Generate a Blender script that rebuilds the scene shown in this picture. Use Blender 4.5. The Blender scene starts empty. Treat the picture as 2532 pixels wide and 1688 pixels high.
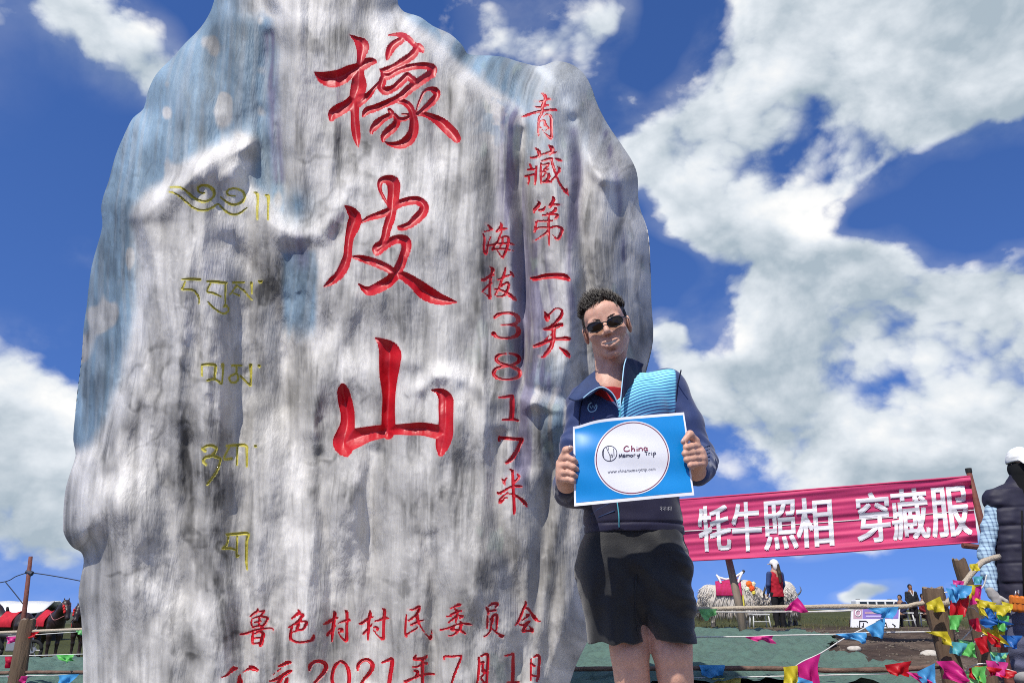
import bpy, bmesh, math, random
import numpy as np
import openvdb as vdb
from mathutils import Vector, Matrix, Euler

# ------------------------------------------------------------------ camera, sky, sun, exposure
SC = bpy.context.scene
COL = SC.collection
F_PX, W_PX, H_PX = 1899.0, 2532.0, 1688.0
CAM = Vector((0.0, 0.0, 1.1))
PITCH = math.radians(18.8)
cam_d = bpy.data.cameras.new('camera')
cam_d.sensor_width = 36.0
cam_d.lens = 36.0 * F_PX / W_PX
cam_d.clip_start = 0.05
cam_d.clip_end = 20000
cam_o = bpy.data.objects.new('camera', cam_d)
COL.objects.link(cam_o)
cam_o.location = CAM
cam_o.rotation_euler = (math.pi / 2 + PITCH, 0, 0)
SC.camera = cam_o
SC.view_settings.view_transform = 'Standard'
SC.view_settings.look = 'None'
SC.view_settings.gamma = 1.0
SC.view_settings.exposure = 0.15
SC.view_settings.use_curve_mapping = False
SC.cycles.use_denoising = False
SC.cycles.filter_width = 1.0
SC.cycles.max_bounces = 5
SC.cycles.diffuse_bounces = 2
SC.cycles.glossy_bounces = 2

SUN_DIR = Vector((-0.26, -0.52, 0.81)).normalized()      # towards the sun
sun_d = bpy.data.lights.new('sun', 'SUN')
sun_d.energy = 3.9
sun_d.angle = math.radians(0.53)
sun_d.color = (1.0, 0.955, 0.88)
sun_o = bpy.data.objects.new('sun', sun_d)
COL.objects.link(sun_o)
sun_o.rotation_euler = SUN_DIR.to_track_quat('Z', 'Y').to_euler()
sun_o.location = SUN_DIR * 60


def ray(px, py):
    """direction (Y component normalised to 1) through a pixel of the 2532x1688 photograph"""
    u = (px - W_PX / 2) / F_PX
    v = (H_PX / 2 - py) / F_PX
    c, s = math.cos(PITCH), math.sin(PITCH)
    yy = c - v * s
    return u / yy, (s + v * c) / yy


def P(px, py, Y):
    a, b = ray(px, py)
    return Vector((a * Y, Y, CAM.z + b * Y))


def D(px, py):
    a, b = ray(px, py)
    return Vector((a, 1.0, b)).normalized()


def make_world():
    w = bpy.data.worlds.new('World')
    SC.world = w
    w.use_nodes = True
    nt = w.node_tree
    nt.nodes.clear()
    N = nt.nodes.new
    L = nt.links.new
    # ---- cloud density as a group of the view direction
    g = bpy.data.node_groups.new('cloud_density', 'ShaderNodeTree')
    g.interface.new_socket('Vector', in_out='INPUT', socket_type='NodeSocketVector')
    g.interface.new_socket('Density', in_out='OUTPUT', socket_type='NodeSocketFloat')
    g.interface.new_socket('Billow', in_out='OUTPUT', socket_type='NodeSocketFloat')
    gn, gl = g.nodes.new, g.links.new
    gi, go = gn('NodeGroupInput'), gn('NodeGroupOutput')
    # warp
    wn = gn('ShaderNodeTexNoise'); wn.inputs['Scale'].default_value = 5.0; wn.inputs['Detail'].default_value = 3
    gl(gi.outputs[0], wn.inputs['Vector'])
    ws = gn('ShaderNodeVectorMath'); ws.operation = 'SUBTRACT'; ws.inputs[1].default_value = (0.5, 0.5, 0.5)
    gl(wn.outputs['Color'], ws.inputs[0])
    wm = gn('ShaderNodeVectorMath'); wm.operation = 'SCALE'; wm.inputs['Scale'].default_value = 0.14
    gl(ws.outputs[0], wm.inputs[0])
    wa = gn('ShaderNodeVectorMath'); wa.operation = 'ADD'
    gl(gi.outputs[0], wa.inputs[0]); gl(wm.outputs[0], wa.inputs[1])
    acc = None
    # cloud banks of this sky: centre (px,py of the photograph turned into directions), radii, weight
    banks = [
        (2180, 20, 520, 250, .95), (2430, 190, 330, 200, .95), (2000, 200, 230, 230, .85), (1850, 90, 130, 170, .35),
        (1730, 420, 200, 190, .95), (1620, 370, 90, 110, .6), (1880, 490, 210, 120, .75), (2000, 400, 150, 120, .6),
        (1870, 640, 140, 90, .5), (2080, 680, 220, 150, .9), (2300, 850, 330, 230, 1.1), (2000, 930, 300, 220, 1.1),
        (2500, 720, 130, 120, .9), (2450, 1050, 330, 190, 1.0), (2150, 1120, 420, 130, .8), (1690, 1010, 130, 100, .75), (1640, 870, 80, 60, .7),
        (1900, 1330, 260, 90, .35), (2300, 1310, 200, 60, .4), (2150, 1470, 75, 28, 1.0), (1760, 1420, 70, 90, .5),
        (290, 60, 190, 90, .80), (430, 150, 80, 60, .45), (1330, 70, 190, 100, .55), (1450, 110, 80, 70, .5),
        (50, 1020, 180, 140, 1.0), (60, 1180, 230, 150, .9), (40, 830, 90, 80, .5), (215, 650, 70, 45, .75), (110, 1330, 170, 60, .6),
        (1535, 240, 30, 35, .5), (2290, 500, 80, 60, .40), (2440, 640, 45, 80, .4), (150, 420, 160, 130, .15), (130, 1480, 160, 50, .5),
        (2440, 480, 170, 110, -.9), (2270, 590, 140, 90, -.7), (1640, 720, 120, 80, -.8), (1760, 900, 80, 50, -.5),
        (2000, 1390, 200, 50, -.6), (90, 1120, 70, 40, -.45), (1640, 120, 110, 190, -.8), (1600, 540, 120, 50, -.6), (2080, 560, 120, 50, -.6), (700, 60, 300, 200, -.3), (120, 520, 200, 250, -.2),
    ]
    for (bx, by, rx, ry, wt) in banks:
        c = D(bx, by)
        sub = gn('ShaderNodeVectorMath'); sub.operation = 'SUBTRACT'; sub.inputs[1].default_value = c
        gl(wa.outputs[0], sub.inputs[0])
        m = F_PX * 0.93
        mul = gn('ShaderNodeVectorMath'); mul.operation = 'MULTIPLY'
        mul.inputs[1].default_value = (m / rx, m / max(rx, ry), m / ry)
        gl(sub.outputs[0], mul.inputs[0])
        ln = gn('ShaderNodeVectorMath'); ln.operation = 'LENGTH'
        gl(mul.outputs[0], ln.inputs[0])
        mr = gn('ShaderNodeMapRange'); mr.interpolation_type = 'SMOOTHSTEP'
        mr.inputs['From Min'].default_value = 1.45; mr.inputs['From Max'].default_value = 0.15
        mr.inputs['To Min'].default_value = 0.0; mr.inputs['To Max'].default_value = wt
        gl(ln.outputs['Value'], mr.inputs['Value'])
        if acc is None:
            acc = mr.outputs[0]
        else:
            ad = gn('ShaderNodeMath'); ad.operation = 'ADD'
            gl(acc, ad.inputs[0]); gl(mr.outputs[0], ad.inputs[1]); acc = ad.outputs[0]
    cl = gn('ShaderNodeClamp'); cl.inputs['Min'].default_value = -0.3; cl.inputs['Max'].default_value = 1.15
    gl(acc, cl.inputs['Value'])
    # billows, the same everywhere around the sky; stretched so they flatten a little
    st = gn('ShaderNodeVectorMath'); st.operation = 'MULTIPLY'; st.inputs[1].default_value = (1, 1, 1.35)
    gl(gi.outputs[0], st.inputs[0])
    n1 = gn('ShaderNodeTexNoise'); n1.inputs['Scale'].default_value = 5.5; n1.inputs['Detail'].default_value = 8
    n1.inputs['Roughness'].default_value = 0.55; n1.inputs['Distortion'].default_value = 0.15
    gl(st.outputs[0], n1.inputs['Vector'])
    vo = gn('ShaderNodeTexVoronoi'); vo.feature = 'F1'; vo.inputs['Scale'].default_value = 13.0; vo.inputs['Detail'].default_value = 2.0; vo.inputs['Roughness'].default_value = 0.55
    vw = gn('ShaderNodeVectorMath'); vw.operation = 'MULTIPLY_ADD'; vw.inputs[1].default_value = (.10, .10, .10)
    gl(n1.outputs['Color'], vw.inputs[0]); gl(st.outputs[0], vw.inputs[2]); gl(vw.outputs[0], vo.inputs['Vector'])
    puff = gn('ShaderNodeMath'); puff.operation = 'MULTIPLY_ADD'; puff.inputs[1].default_value = -.24; puff.inputs[2].default_value = .108
    gl(vo.outputs['Distance'], puff.inputs[0])
    bil = gn('ShaderNodeMath'); bil.operation = 'ADD'; gl(n1.outputs['Fac'], bil.inputs[0]); gl(puff.outputs[0], bil.inputs[1])
    # general cloud cover for the rest of the sky (behind and above the viewer)
    n2 = gn('ShaderNodeTexNoise'); n2.inputs['Scale'].default_value = 2.2; n2.inputs['Detail'].default_value = 4
    gl(gi.outputs[0], n2.inputs['Vector'])
    sep = gn('ShaderNodeSeparateXYZ'); gl(gi.outputs[0], sep.inputs[0])
    bk = gn('ShaderNodeMapRange'); bk.inputs['From Min'].default_value = 0.75; bk.inputs['From Max'].default_value = 0.35
    bk.inputs['To Min'].default_value = 0.0; bk.inputs['To Max'].default_value = 0.9; gl(sep.outputs['Y'], bk.inputs['Value'])
    n2r = gn('ShaderNodeMapRange'); n2r.inputs['From Min'].default_value = 0.43; n2r.inputs['From Max'].default_value = 0.56
    gl(n2.outputs['Fac'], n2r.inputs['Value'])
    bm = gn('ShaderNodeMath'); bm.operation = 'MULTIPLY'; gl(bk.outputs[0], bm.inputs[0]); gl(n2r.outputs[0], bm.inputs[1])
    a1 = gn('ShaderNodeMath'); a1.operation = 'ADD'; gl(cl.outputs[0], a1.inputs[0]); gl(bm.outputs[0], a1.inputs[1])
    nm = gn('ShaderNodeMath'); nm.operation = 'MULTIPLY_ADD'; nm.inputs[1].default_value = 2.7; nm.inputs[2].default_value = -1.50
    gl(bil.outputs[0], nm.inputs[0])
    a2 = gn('ShaderNodeMath'); a2.operation = 'ADD'; gl(a1.outputs[0], a2.inputs[0]); gl(nm.outputs[0], a2.inputs[1])
    g.interface.new_socket('Veil', in_out='OUTPUT', socket_type='NodeSocketFloat')
    vr = gn('ShaderNodeMapRange'); vr.interpolation_type = 'SMOOTHSTEP'; vr.inputs['From Min'].default_value = .36; vr.inputs['From Max'].default_value = .66; vr.inputs['To Max'].default_value = .36
    gl(n1.outputs['Fac'], vr.inputs['Value'])
    vc = gn('ShaderNodeMapRange'); vc.inputs['From Min'].default_value = .05; vc.inputs['From Max'].default_value = .8; gl(a1.outputs[0], vc.inputs['Value'])
    vm_ = gn('ShaderNodeMath'); vm_.operation = 'MULTIPLY'; gl(vr.outputs[0], vm_.inputs[0]); gl(vc.outputs[0], vm_.inputs[1]); gl(vm_.outputs[0], go.inputs[2])
    gl(a2.outputs[0], go.inputs[0]); gl(bil.outputs[0], go.inputs[1])
    # ---- world
    tc = N('ShaderNodeTexCoord')
    nv = N('ShaderNodeVectorMath'); nv.operation = 'NORMALIZE'; L(tc.outputs['Generated'], nv.inputs[0])
    sky = N('ShaderNodeTexSky'); sky.sky_type = 'NISHITA'; sky.sun_disc = False
    sky.sun_elevation = math.asin(SUN_DIR.z)
    sky.sun_rotation = math.atan2(SUN_DIR.x, SUN_DIR.y)
    sky.altitude = 3800; sky.air_density = 1.0; sky.dust_density = 0.35; sky.ozone_density = 2.0
    d1 = N('ShaderNodeGroup'); d1.node_tree = g; L(nv.outputs[0], d1.inputs[0])
    off = N('ShaderNodeVectorMath'); off.operation = 'ADD'
    off.inputs[1].default_value = (SUN_DIR.x * .05, 0.0, SUN_DIR.z * .05)
    L(nv.outputs[0], off.inputs[0])
    st2 = N('ShaderNodeVectorMath'); st2.operation = 'MULTIPLY'; st2.inputs[1].default_value = (1, 1, 1.35); L(off.outputs[0], st2.inputs[0])
    nz = N('ShaderNodeTexNoise'); nz.inputs['Scale'].default_value = 5.5; nz.inputs['Detail'].default_value = 6
    nz.inputs['Roughness'].default_value = 0.55; nz.inputs['Distortion'].default_value = 0.15
    L(st2.outputs[0], nz.inputs['Vector'])
    df = N('ShaderNodeMath'); df.operation = 'SUBTRACT'; L(nz.outputs['Fac'], df.inputs[0]); L(d1.outputs['Billow'], df.inputs[1])
    d2 = N('ShaderNodeMath'); d2.operation = 'MULTIPLY_ADD'; d2.inputs[1].default_value = 6.0; L(df.outputs[0], d2.inputs[0]); L(d1.outputs[0], d2.inputs[2])
    al = N('ShaderNodeMapRange'); al.interpolation_type = 'SMOOTHSTEP'
    al.inputs['From Min'].default_value = 0.0; al.inputs['From Max'].default_value = 0.56
    L(d1.outputs[0], al.inputs['Value'])
    # how much cloud lies between this puff and the sun
    sh = N('ShaderNodeMapRange')
    sh.inputs['From Min'].default_value = 0.15; sh.inputs['From Max'].default_value = 2.0
    L(d2.outputs[0], sh.inputs['Value'])
    ramp = N('ShaderNodeValToRGB')
    e = ramp.color_ramp.elements
    k = 9.8
    e[0].position = 0.0; e[0].color = (0.93 * k, 0.93 * k, 0.92 * k, 1)
    e[1].position = 1.0; e[1].color = (0.38 * k, 0.46 * k, 0.53 * k, 1)
    m1 = ramp.color_ramp.elements.new(0.38); m1.color = (0.72 * k, 0.77 * k, 0.82 * k, 1)
    L(sh.outputs[0], ramp.inputs[0])
    lift = N('ShaderNodeVectorMath'); lift.operation = 'MULTIPLY_ADD'      # thin, clear air at 3800 m: no pale band at the horizon
    lift.inputs[1].default_value = (1, 1, .80); lift.inputs[2].default_value = (0, 0, .25); L(nv.outputs[0], lift.inputs[0])
    ln2 = N('ShaderNodeVectorMath'); ln2.operation = 'NORMALIZE'; L(lift.outputs[0], ln2.inputs[0]); L(ln2.outputs[0], sky.inputs['Vector'])
    hs = N('ShaderNodeHueSaturation'); hs.inputs['Saturation'].default_value = 1.28; hs.inputs['Value'].default_value = 1.85
    tn = N('ShaderNodeVectorMath'); tn.operation = 'MULTIPLY'; tn.inputs[1].default_value = (1.12, .95, 1.0); L(sky.outputs[0], tn.inputs[0])
    L(tn.outputs[0], hs.inputs['Color'])
    mix = N('ShaderNodeMix'); mix.data_type = 'RGBA'
    mxa = N('ShaderNodeMath'); mxa.operation = 'MAXIMUM'; L(al.outputs[0], mxa.inputs[0]); L(d1.outputs['Veil'], mxa.inputs[1])
    L(mxa.outputs[0], mix.inputs[0]); L(hs.outputs[0], mix.inputs[6]); L(ramp.outputs[0], mix.inputs[7])
    bg = N('ShaderNodeBackground'); bg.inputs['Strength'].default_value = 0.1
    L(mix.outputs[2], bg.inputs['Color'])
    out = N('ShaderNodeOutputWorld'); L(bg.outputs[0], out.inputs['Surface'])
    w.cycles.sampling_method = 'MANUAL'; w.cycles.sample_map_resolution = 512


make_world()

# ------------------------------------------------------------------ helpers
RNG = np.random.default_rng(7)
random.seed(5)
_LAT = RNG.random((256, 256)).astype(np.float32)
_LAT3 = RNG.random((48, 48, 48)).astype(np.float32)


def vn(x, y, seed=0):
    """2D value noise 0..1"""
    x = np.asarray(x, np.float32) + seed * 17.31
    y = np.asarray(y, np.float32) + seed * 9.73
    x0 = np.floor(x).astype(int); y0 = np.floor(y).astype(int)
    fx = x - x0; fy = y - y0
    fx = fx * fx * (3 - 2 * fx); fy = fy * fy * (3 - 2 * fy)
    a = _LAT[x0 & 255, y0 & 255]; b = _LAT[(x0 + 1) & 255, y0 & 255]
    c = _LAT[x0 & 255, (y0 + 1) & 255]; d = _LAT[(x0 + 1) & 255, (y0 + 1) & 255]
    return (a * (1 - fx) + b * fx) * (1 - fy) + (c * (1 - fx) + d * fx) * fy


def fbm(x, y, o=4, seed=0):
    s = 0; a = 0.5; t = 0
    for i in range(o):
        s = s + a * vn(x * 2 ** i, y * 2 ** i, seed + i * 3.7); t += a; a *= .5
    return s / t


def vn3(x, y, z, seed=0):
    x = np.asarray(x, np.float32) + seed * 7.3; y = np.asarray(y, np.float32) + seed * 3.1; z = np.asarray(z, np.float32) + seed * 5.7
    x0 = np.floor(x).astype(int); y0 = np.floor(y).astype(int); z0 = np.floor(z).astype(int)
    fx, fy, fz = x - x0, y - y0, z - z0
    fx = fx * fx * (3 - 2 * fx); fy = fy * fy * (3 - 2 * fy); fz = fz * fz * (3 - 2 * fz)
    r = 0
    for i in (0, 1):
        for j in (0, 1):
            for k in (0, 1):
                r = r + _LAT3[(x0 + i) % 48, (y0 + j) % 48, (z0 + k) % 48] * (fx if i else 1 - fx) * (fy if j else 1 - fy) * (fz if k else 1 - fz)
    return r


def sstep(e0, e1, x):
    t = np.clip((x - e0) / (e1 - e0), 0, 1)
    return t * t * (3 - 2 * t)


def mat(name, col, rough=0.7, metal=0.0, spec=0.3, noise=0.0, nscale=20.0, bump=0.0, bscale=60.0, stretch=(1, 1, 1), attr=None,
        col2=None, sss=0.0, sheen=0.0, coat=0.0, trans=0.0, var=0.0):
    """principled material with procedural colour variation and relief in object space"""
    m = bpy.data.materials.new(name)
    m.use_nodes = True
    nt = m.node_tree
    b = nt.nodes['Principled BSDF']
    N, L = nt.nodes.new, nt.links.new
    b.inputs['Roughness'].default_value = rough
    b.inputs['Metallic'].default_value = metal
    b.inputs['Specular IOR Level'].default_value = spec
    if sss:
        b.inputs['Subsurface Weight'].default_value = sss
        b.inputs['Subsurface Radius'].default_value = (0.012, 0.005, 0.003)
        b.inputs['Subsurface Scale'].default_value = 0.6
    if sheen:
        b.inputs['Sheen Weight'].default_value = sheen
        b.inputs['Sheen Roughness'].default_value = 0.5
    if coat:
        b.inputs['Coat Weight'].default_value = coat
        b.inputs['Coat Roughness'].default_value = 0.2
    c4 = tuple(col) + (1,)
    tc = N('ShaderNodeTexCoord')
    mp = N('ShaderNodeMapping'); mp.inputs['Scale'].default_value = stretch
    L(tc.outputs['Object'], mp.inputs['Vector'])
    src = None
    if attr:
        a = N('ShaderNodeAttribute'); a.attribute_name = attr
        src = a.outputs['Color']
    if noise or col2:
        n = N('ShaderNodeTexNoise'); n.inputs['Scale'].default_value = nscale; n.inputs['Detail'].default_value = 6
        n.inputs['Roughness'].default_value = .65
        L(mp.outputs[0], n.inputs['Vector'])
        mr = N('ShaderNodeMapRange'); mr.inputs['From Min'].default_value = .3; mr.inputs['From Max'].default_value = .7
        L(n.outputs['Fac'], mr.inputs['Value'])
        if col2:
            mx = N('ShaderNodeMix'); mx.data_type = 'RGBA'
            mx.inputs[6].default_value = c4; mx.inputs[7].default_value = tuple(col2) + (1,)
            L(mr.outputs[0], mx.inputs[0]); src = mx.outputs[2]
        if noise:
            mr2 = N('ShaderNodeMapRange'); mr2.inputs['To Min'].default_value = 1 - noise; mr2.inputs['To Max'].default_value = 1 + noise
            L(n.outputs['Fac'], mr2.inputs['Value'])
            mr2.inputs['From Min'].default_value = .25; mr2.inputs['From Max'].default_value = .75
            vm = N('ShaderNodeVectorMath'); vm.operation = 'SCALE'
            if src is None:
                vm.inputs[0].default_value = col
            else:
                L(src, vm.inputs[0])
            L(mr2.outputs[0], vm.inputs['Scale']); src = vm.outputs[0]
    if var:
        oi = N('ShaderNodeObjectInfo')
        mr3 = N('ShaderNodeMapRange'); mr3.inputs['To Min'].default_value = 1 - var; mr3.inputs['To Max'].default_value = 1 + var
        L(oi.outputs['Random'], mr3.inputs['Value'])
        vm = N('ShaderNodeVectorMath'); vm.operation = 'SCALE'
        if src is None:
            vm.inputs[0].default_value = col
        else:
            L(src, vm.inputs[0])
        L(mr3.outputs[0], vm.inputs['Scale']); src = vm.outputs[0]
    if src is None:
        b.inputs['Base Color'].default_value = c4
    else:
        L(src, b.inputs['Base Color'])
    if bump:
        n = N('ShaderNodeTexNoise'); n.inputs['Scale'].default_value = bscale; n.inputs['Detail'].default_value = 5
        L(mp.outputs[0], n.inputs['Vector'])
        bp = N('ShaderNodeBump'); bp.inputs['Strength'].default_value = bump; bp.inputs['Distance'].default_value = 0.01
        L(n.outputs['Fac'], bp.inputs['Height']); L(bp.outputs[0], b.inputs['Normal'])
    if trans:
        tr = N('ShaderNodeBsdfTranslucent')
        if src is None:
            tr.inputs['Color'].default_value = c4
        else:
            L(src, tr.inputs['Color'])
        ms = N('ShaderNodeMixShader'); ms.inputs[0].default_value = trans
        L(b.outputs[0], ms.inputs[1]); L(tr.outputs[0], ms.inputs[2])
        L(ms.outputs[0], nt.nodes['Material Output'].inputs['Surface'])
    return m


def link(o, parent=None):
    COL.objects.link(o)
    if parent is not None:
        o.parent = parent
        o.matrix_parent_inverse = parent.matrix_basis.inverted()
    return o


def tag(o, label=None, cat=None, group=None, kind=None):
    if label: o['label'] = label
    if cat: o['category'] = cat
    if group: o['group'] = group
    if kind: o['kind'] = kind
    return o


def empty(name, loc, label=None, cat=None, group=None, kind=None):
    o = bpy.data.objects.new(name, None)
    o.empty_display_size = 0.1
    o.location = loc
    COL.objects.link(o)
    return tag(o, label, cat, group, kind)


def mesh_np(name, V, Q, m=None, parent=None, smooth=True, attrs=None):
    """mesh object from numpy arrays; Q is (n,3) or (n,4)"""
    me = bpy.data.meshes.new(name)
    V = np.ascontiguousarray(V, np.float32); Q = np.ascontiguousarray(Q, np.int32)
    k = Q.shape[1]
    me.vertices.add(len(V)); me.vertices.foreach_set('co', V.ravel())
    me.loops.add(Q.size); me.loops.foreach_set('vertex_index', Q.ravel())
    me.polygons.add(len(Q))
    me.polygons.foreach_set('loop_start', np.arange(0, Q.size, k, dtype=np.int32))
    me.polygons.foreach_set('loop_total', np.full(len(Q), k, np.int32))
    me.polygons.foreach_set('use_smooth', np.full(len(Q), smooth))
    me.update(calc_edges=True)
    if attrs:
        for an, (typ, data) in attrs.items():
            at = me.attributes.new(an, typ, 'POINT')
            if typ == 'FLOAT_COLOR':
                at.data.foreach_set('color', np.ascontiguousarray(data, np.float32).ravel())
            else:
                at.data.foreach_set('value', np.ascontiguousarray(data, np.float32).ravel())
    me.validate()
    if m: me.materials.append(m)
    o = bpy.data.objects.new(name, me)
    return link(o, parent)


class MB:
    """collects simple solids and links them as one mesh"""
    def __init__(self):
        self.v = []; self.f = []

    def add(self, vs, fs):
        b = len(self.v)
        self.v += [tuple(p) for p in vs]
        self.f += [tuple(b + i for i in f) for f in fs]

    def box(self, c, h, rot=None):
        c = Vector(c)
        R = rot.to_matrix() if rot is not None else Matrix.Identity(3)
        vs = [c + R @ Vector((sx * h[0], sy * h[1], sz * h[2])) for sx in (-1, 1) for sy in (-1, 1) for sz in (-1, 1)]
        self.add(vs, [(0, 1, 3, 2), (4, 6, 7, 5), (0, 4, 5, 1), (2, 3, 7, 6), (0, 2, 6, 4), (1, 5, 7, 3)])

    def tube(self, pts, rad, n=10, flat=1.0, wob=0.0):
        pts = [Vector(p) for p in pts]
        if not hasattr(rad, '__len__'): rad = [rad] * len(pts)
        vs = []
        prev = None
        for i, p in enumerate(pts):
            t = (pts[min(i + 1, len(pts) - 1)] - pts[max(i - 1, 0)]).normalized()
            a = prev if prev is not None else (Vector((0, 0, 1)) if abs(t.z) < .9 else Vector((1, 0, 0)))
            s = t.cross(a).normalized(); u = s.cross(t).normalized(); prev = u
            for k in range(n):
                an = 2 * math.pi * k / n
                r = rad[i] * (1 + wob * (random.random() - .5))
                vs.append(p + s * math.cos(an) * r + u * math.sin(an) * r * flat)
        fs = []
        for i in range(len(pts) - 1):
            for k in range(n):
                k2 = (k + 1) % n
                fs.append((i * n + k, i * n + k2, (i + 1) * n + k2, (i + 1) * n + k))
        fs.append(tuple(range(n - 1, -1, -1)))
        fs.append(tuple((len(pts) - 1) * n + k for k in range(n)))
        self.add(vs, fs)

    def build(self, name, m, parent=None, smooth=False):
        me = bpy.data.meshes.new(name)
        me.from_pydata(self.v, [], self.f)
        if smooth:
            for p in me.polygons: p.use_smooth = True
        me.materials.append(m)
        me.update()
        o = bpy.data.objects.new(name, me)
        return link(o, parent)


def catmull(pts, n=8):
    """smooth curve through points (any dimension)"""
    p = [np.array(q, float) for q in pts]
    if len(p) < 3:
        t = np.linspace(0, 1, n + 1)[:, None]
        return p[0] * (1 - t) + p[1] * t
    p = [2 * p[0] - p[1]] + p + [2 * p[-1] - p[-2]]
    out = []
    for i in range(1, len(p) - 2):
        for k in range(n):
            t = k / n
            out.append(.5 * (2 * p[i] + (p[i + 1] - p[i - 1]) * t + (2 * p[i - 1] - 5 * p[i] + 4 * p[i + 1] - p[i + 2]) * t * t
                             + (3 * p[i] - p[i - 1] - 3 * p[i + 1] + p[i + 2]) * t ** 3))
    out.append(p[-2])
    return np.array(out)


class Sculpt:
    """signed distance modelling on a voxel grid, turned into one continuous mesh"""
    def __init__(self, lo, hi, vox):
        self.lo = np.array(lo, float); self.vox = vox
        self.n = np.ceil((np.array(hi, float) - self.lo) / vox).astype(int) + 1
        self.a = np.full(tuple(self.n), 9.0, np.float32)
        self.M = Matrix.Identity(4)

    def _block(self, lo, hi):
        i0 = np.clip(np.floor((np.array(lo) - self.lo) / self.vox).astype(int), 0, self.n)
        i1 = np.clip(np.ceil((np.array(hi) - self.lo) / self.vox).astype(int) + 1, 0, self.n)
        if np.any(i1 <= i0): return None
        g = [self.lo[k] + self.vox * np.arange(i0[k], i1[k], dtype=np.float32) for k in range(3)]
        X, Y, Z = np.meshgrid(*[q.astype(np.float32) for q in g], indexing='ij')
        return (slice(i0[0], i1[0]), slice(i0[1], i1[1]), slice(i0[2], i1[2])), X, Y, Z

    def _put(self, sl, d, k, mode):
        cur = self.a[sl]
        if mode == 'sub':
            a, b = -d, cur
            h = np.clip(.5 - .5 * (b - a) / k, 0, 1) if k else (a > b).astype(np.float32)
            self.a[sl] = b * (1 - h) + a * h + (k * h * (1 - h) if k else 0)
        elif mode == 'int':
            self.a[sl] = np.maximum(cur, d)
        else:
            if k:
                h = np.clip(.5 + .5 * (cur - d) / k, 0, 1)
                self.a[sl] = cur * (1 - h) + d * h - k * h * (1 - h)
            else:
                self.a[sl] = np.minimum(cur, d)

    def cone(self, p, q, r1, r2, k=.02, mode='add', flat=None):
        p = self.M @ Vector(p); q = self.M @ Vector(q)
        R = max(r1, r2) + k + 3 * self.vox
        lo = [min(p[i], q[i]) - R for i in range(3)]; hi = [max(p[i], q[i]) + R for i in range(3)]
        b = self._block(lo, hi)
        if b is None: return
        sl, X, Y, Z = b
        d = q - p; L2 = max(d.length_squared, 1e-9)
        t = np.clip(((X - p.x) * d.x + (Y - p.y) * d.y + (Z - p.z) * d.z) / L2, 0, 1)
        dist = np.sqrt((X - p.x - t * d.x) ** 2 + (Y - p.y - t * d.y) ** 2 + (Z - p.z - t * d.z) ** 2)
        self._put(sl, dist - (r1 + (r2 - r1) * t), k, mode)

    def chain(self, pts, rad, k=.02, mode='add'):
        for i in range(len(pts) - 1):
            self.cone(pts[i], pts[i + 1], rad[i], rad[i + 1], k, mode)

    def ell(self, c, r, k=.02, rot=None, mode='add'):
        T = self.M @ Matrix.Translation(Vector(c))
        if rot is not None: T = T @ Euler(rot).to_matrix().to_4x4()
        cw = T.translation; R = max(r) + k + 3 * self.vox
        b = self._block([cw[i] - R for i in range(3)], [cw[i] + R for i in range(3)])
        if b is None: return
        sl, X, Y, Z = b
        I = T.inverted()
        x = I[0][0] * X + I[0][1] * Y + I[0][2] * Z + I[0][3]
        y = I[1][0] * X + I[1][1] * Y + I[1][2] * Z + I[1][3]
        z = I[2][0] * X + I[2][1] * Y + I[2][2] * Z + I[2][3]
        k0 = np.sqrt((x / r[0]) ** 2 + (y / r[1]) ** 2 + (z / r[2]) ** 2)
        k1 = np.sqrt((x / r[0] ** 2) ** 2 + (y / r[1] ** 2) ** 2 + (z / r[2] ** 2) ** 2)
        self._put(sl, k0 * (k0 - 1) / np.maximum(k1, 1e-6), k, mode)

    def box(self, c, h, rnd=.01, k=.01, rot=None, mode='add'):
        T = self.M @ Matrix.Translation(Vector(c))
        if rot is not None: T = T @ Euler(rot).to_matrix().to_4x4()
        cw = T.translation; R = Vector(h).length + k + 3 * self.vox
        b = self._block([cw[i] - R for i in range(3)], [cw[i] + R for i in range(3)])
        if b is None: return
        sl, X, Y, Z = b
        I = T.inverted()
        q = []
        for i in range(3):
            q.append(np.abs(I[i][0] * X + I[i][1] * Y + I[i][2] * Z + I[i][3]) - (h[i] - rnd))
        o = np.sqrt(np.maximum(q[0], 0) ** 2 + np.maximum(q[1], 0) ** 2 + np.maximum(q[2], 0) ** 2) + np.minimum(np.maximum(q[0], np.maximum(q[1], q[2])), 0) - rnd
        self._put(sl, o, k, mode)

    def loft(self, rows, k=.02, pw=2.3, mode='add'):
        """rows of (z, cx, cy, rx, ry), ascending z: stacked rounded sections"""
        rows = sorted(rows)
        A = np.array(rows, float)
        R = max(A[:, 3].max(), A[:, 4].max()) + k + 3 * self.vox
        b = self._block([(A[:, 1] - R).min(), (A[:, 2] - R).min(), A[0, 0] - .03], [(A[:, 1] + R).max(), (A[:, 2] + R).max(), A[-1, 0] + .03])
        if b is None: return
        sl, X, Y, Z = b
        z1 = Z[0, 0, :]
        f = catmull(A, 6)
        o = np.argsort(f[:, 0])
        I = [np.interp(z1, f[o, 0], f[o, j])[None, None, :].astype(np.float32) for j in (1, 2, 3, 4)]
        q = (np.abs((X - I[0]) / I[2]) ** pw + np.abs((Y - I[1]) / I[3]) ** pw) ** (1 / pw)
        d = (q - 1) * np.minimum(I[2], I[3]) * .92
        d = np.maximum(d, np.maximum(A[0, 0] - Z, Z - A[-1, 0]))
        self._put(sl, d, k, mode)

    def noise(self, fn):
        i = np.argwhere(np.abs(self.a) < 6 * self.vox)
        X = self.lo + i * self.vox
        self.a[i[:, 0], i[:, 1], i[:, 2]] += fn(X[:, 0], X[:, 1], X[:, 2]).astype(np.float32)

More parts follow.
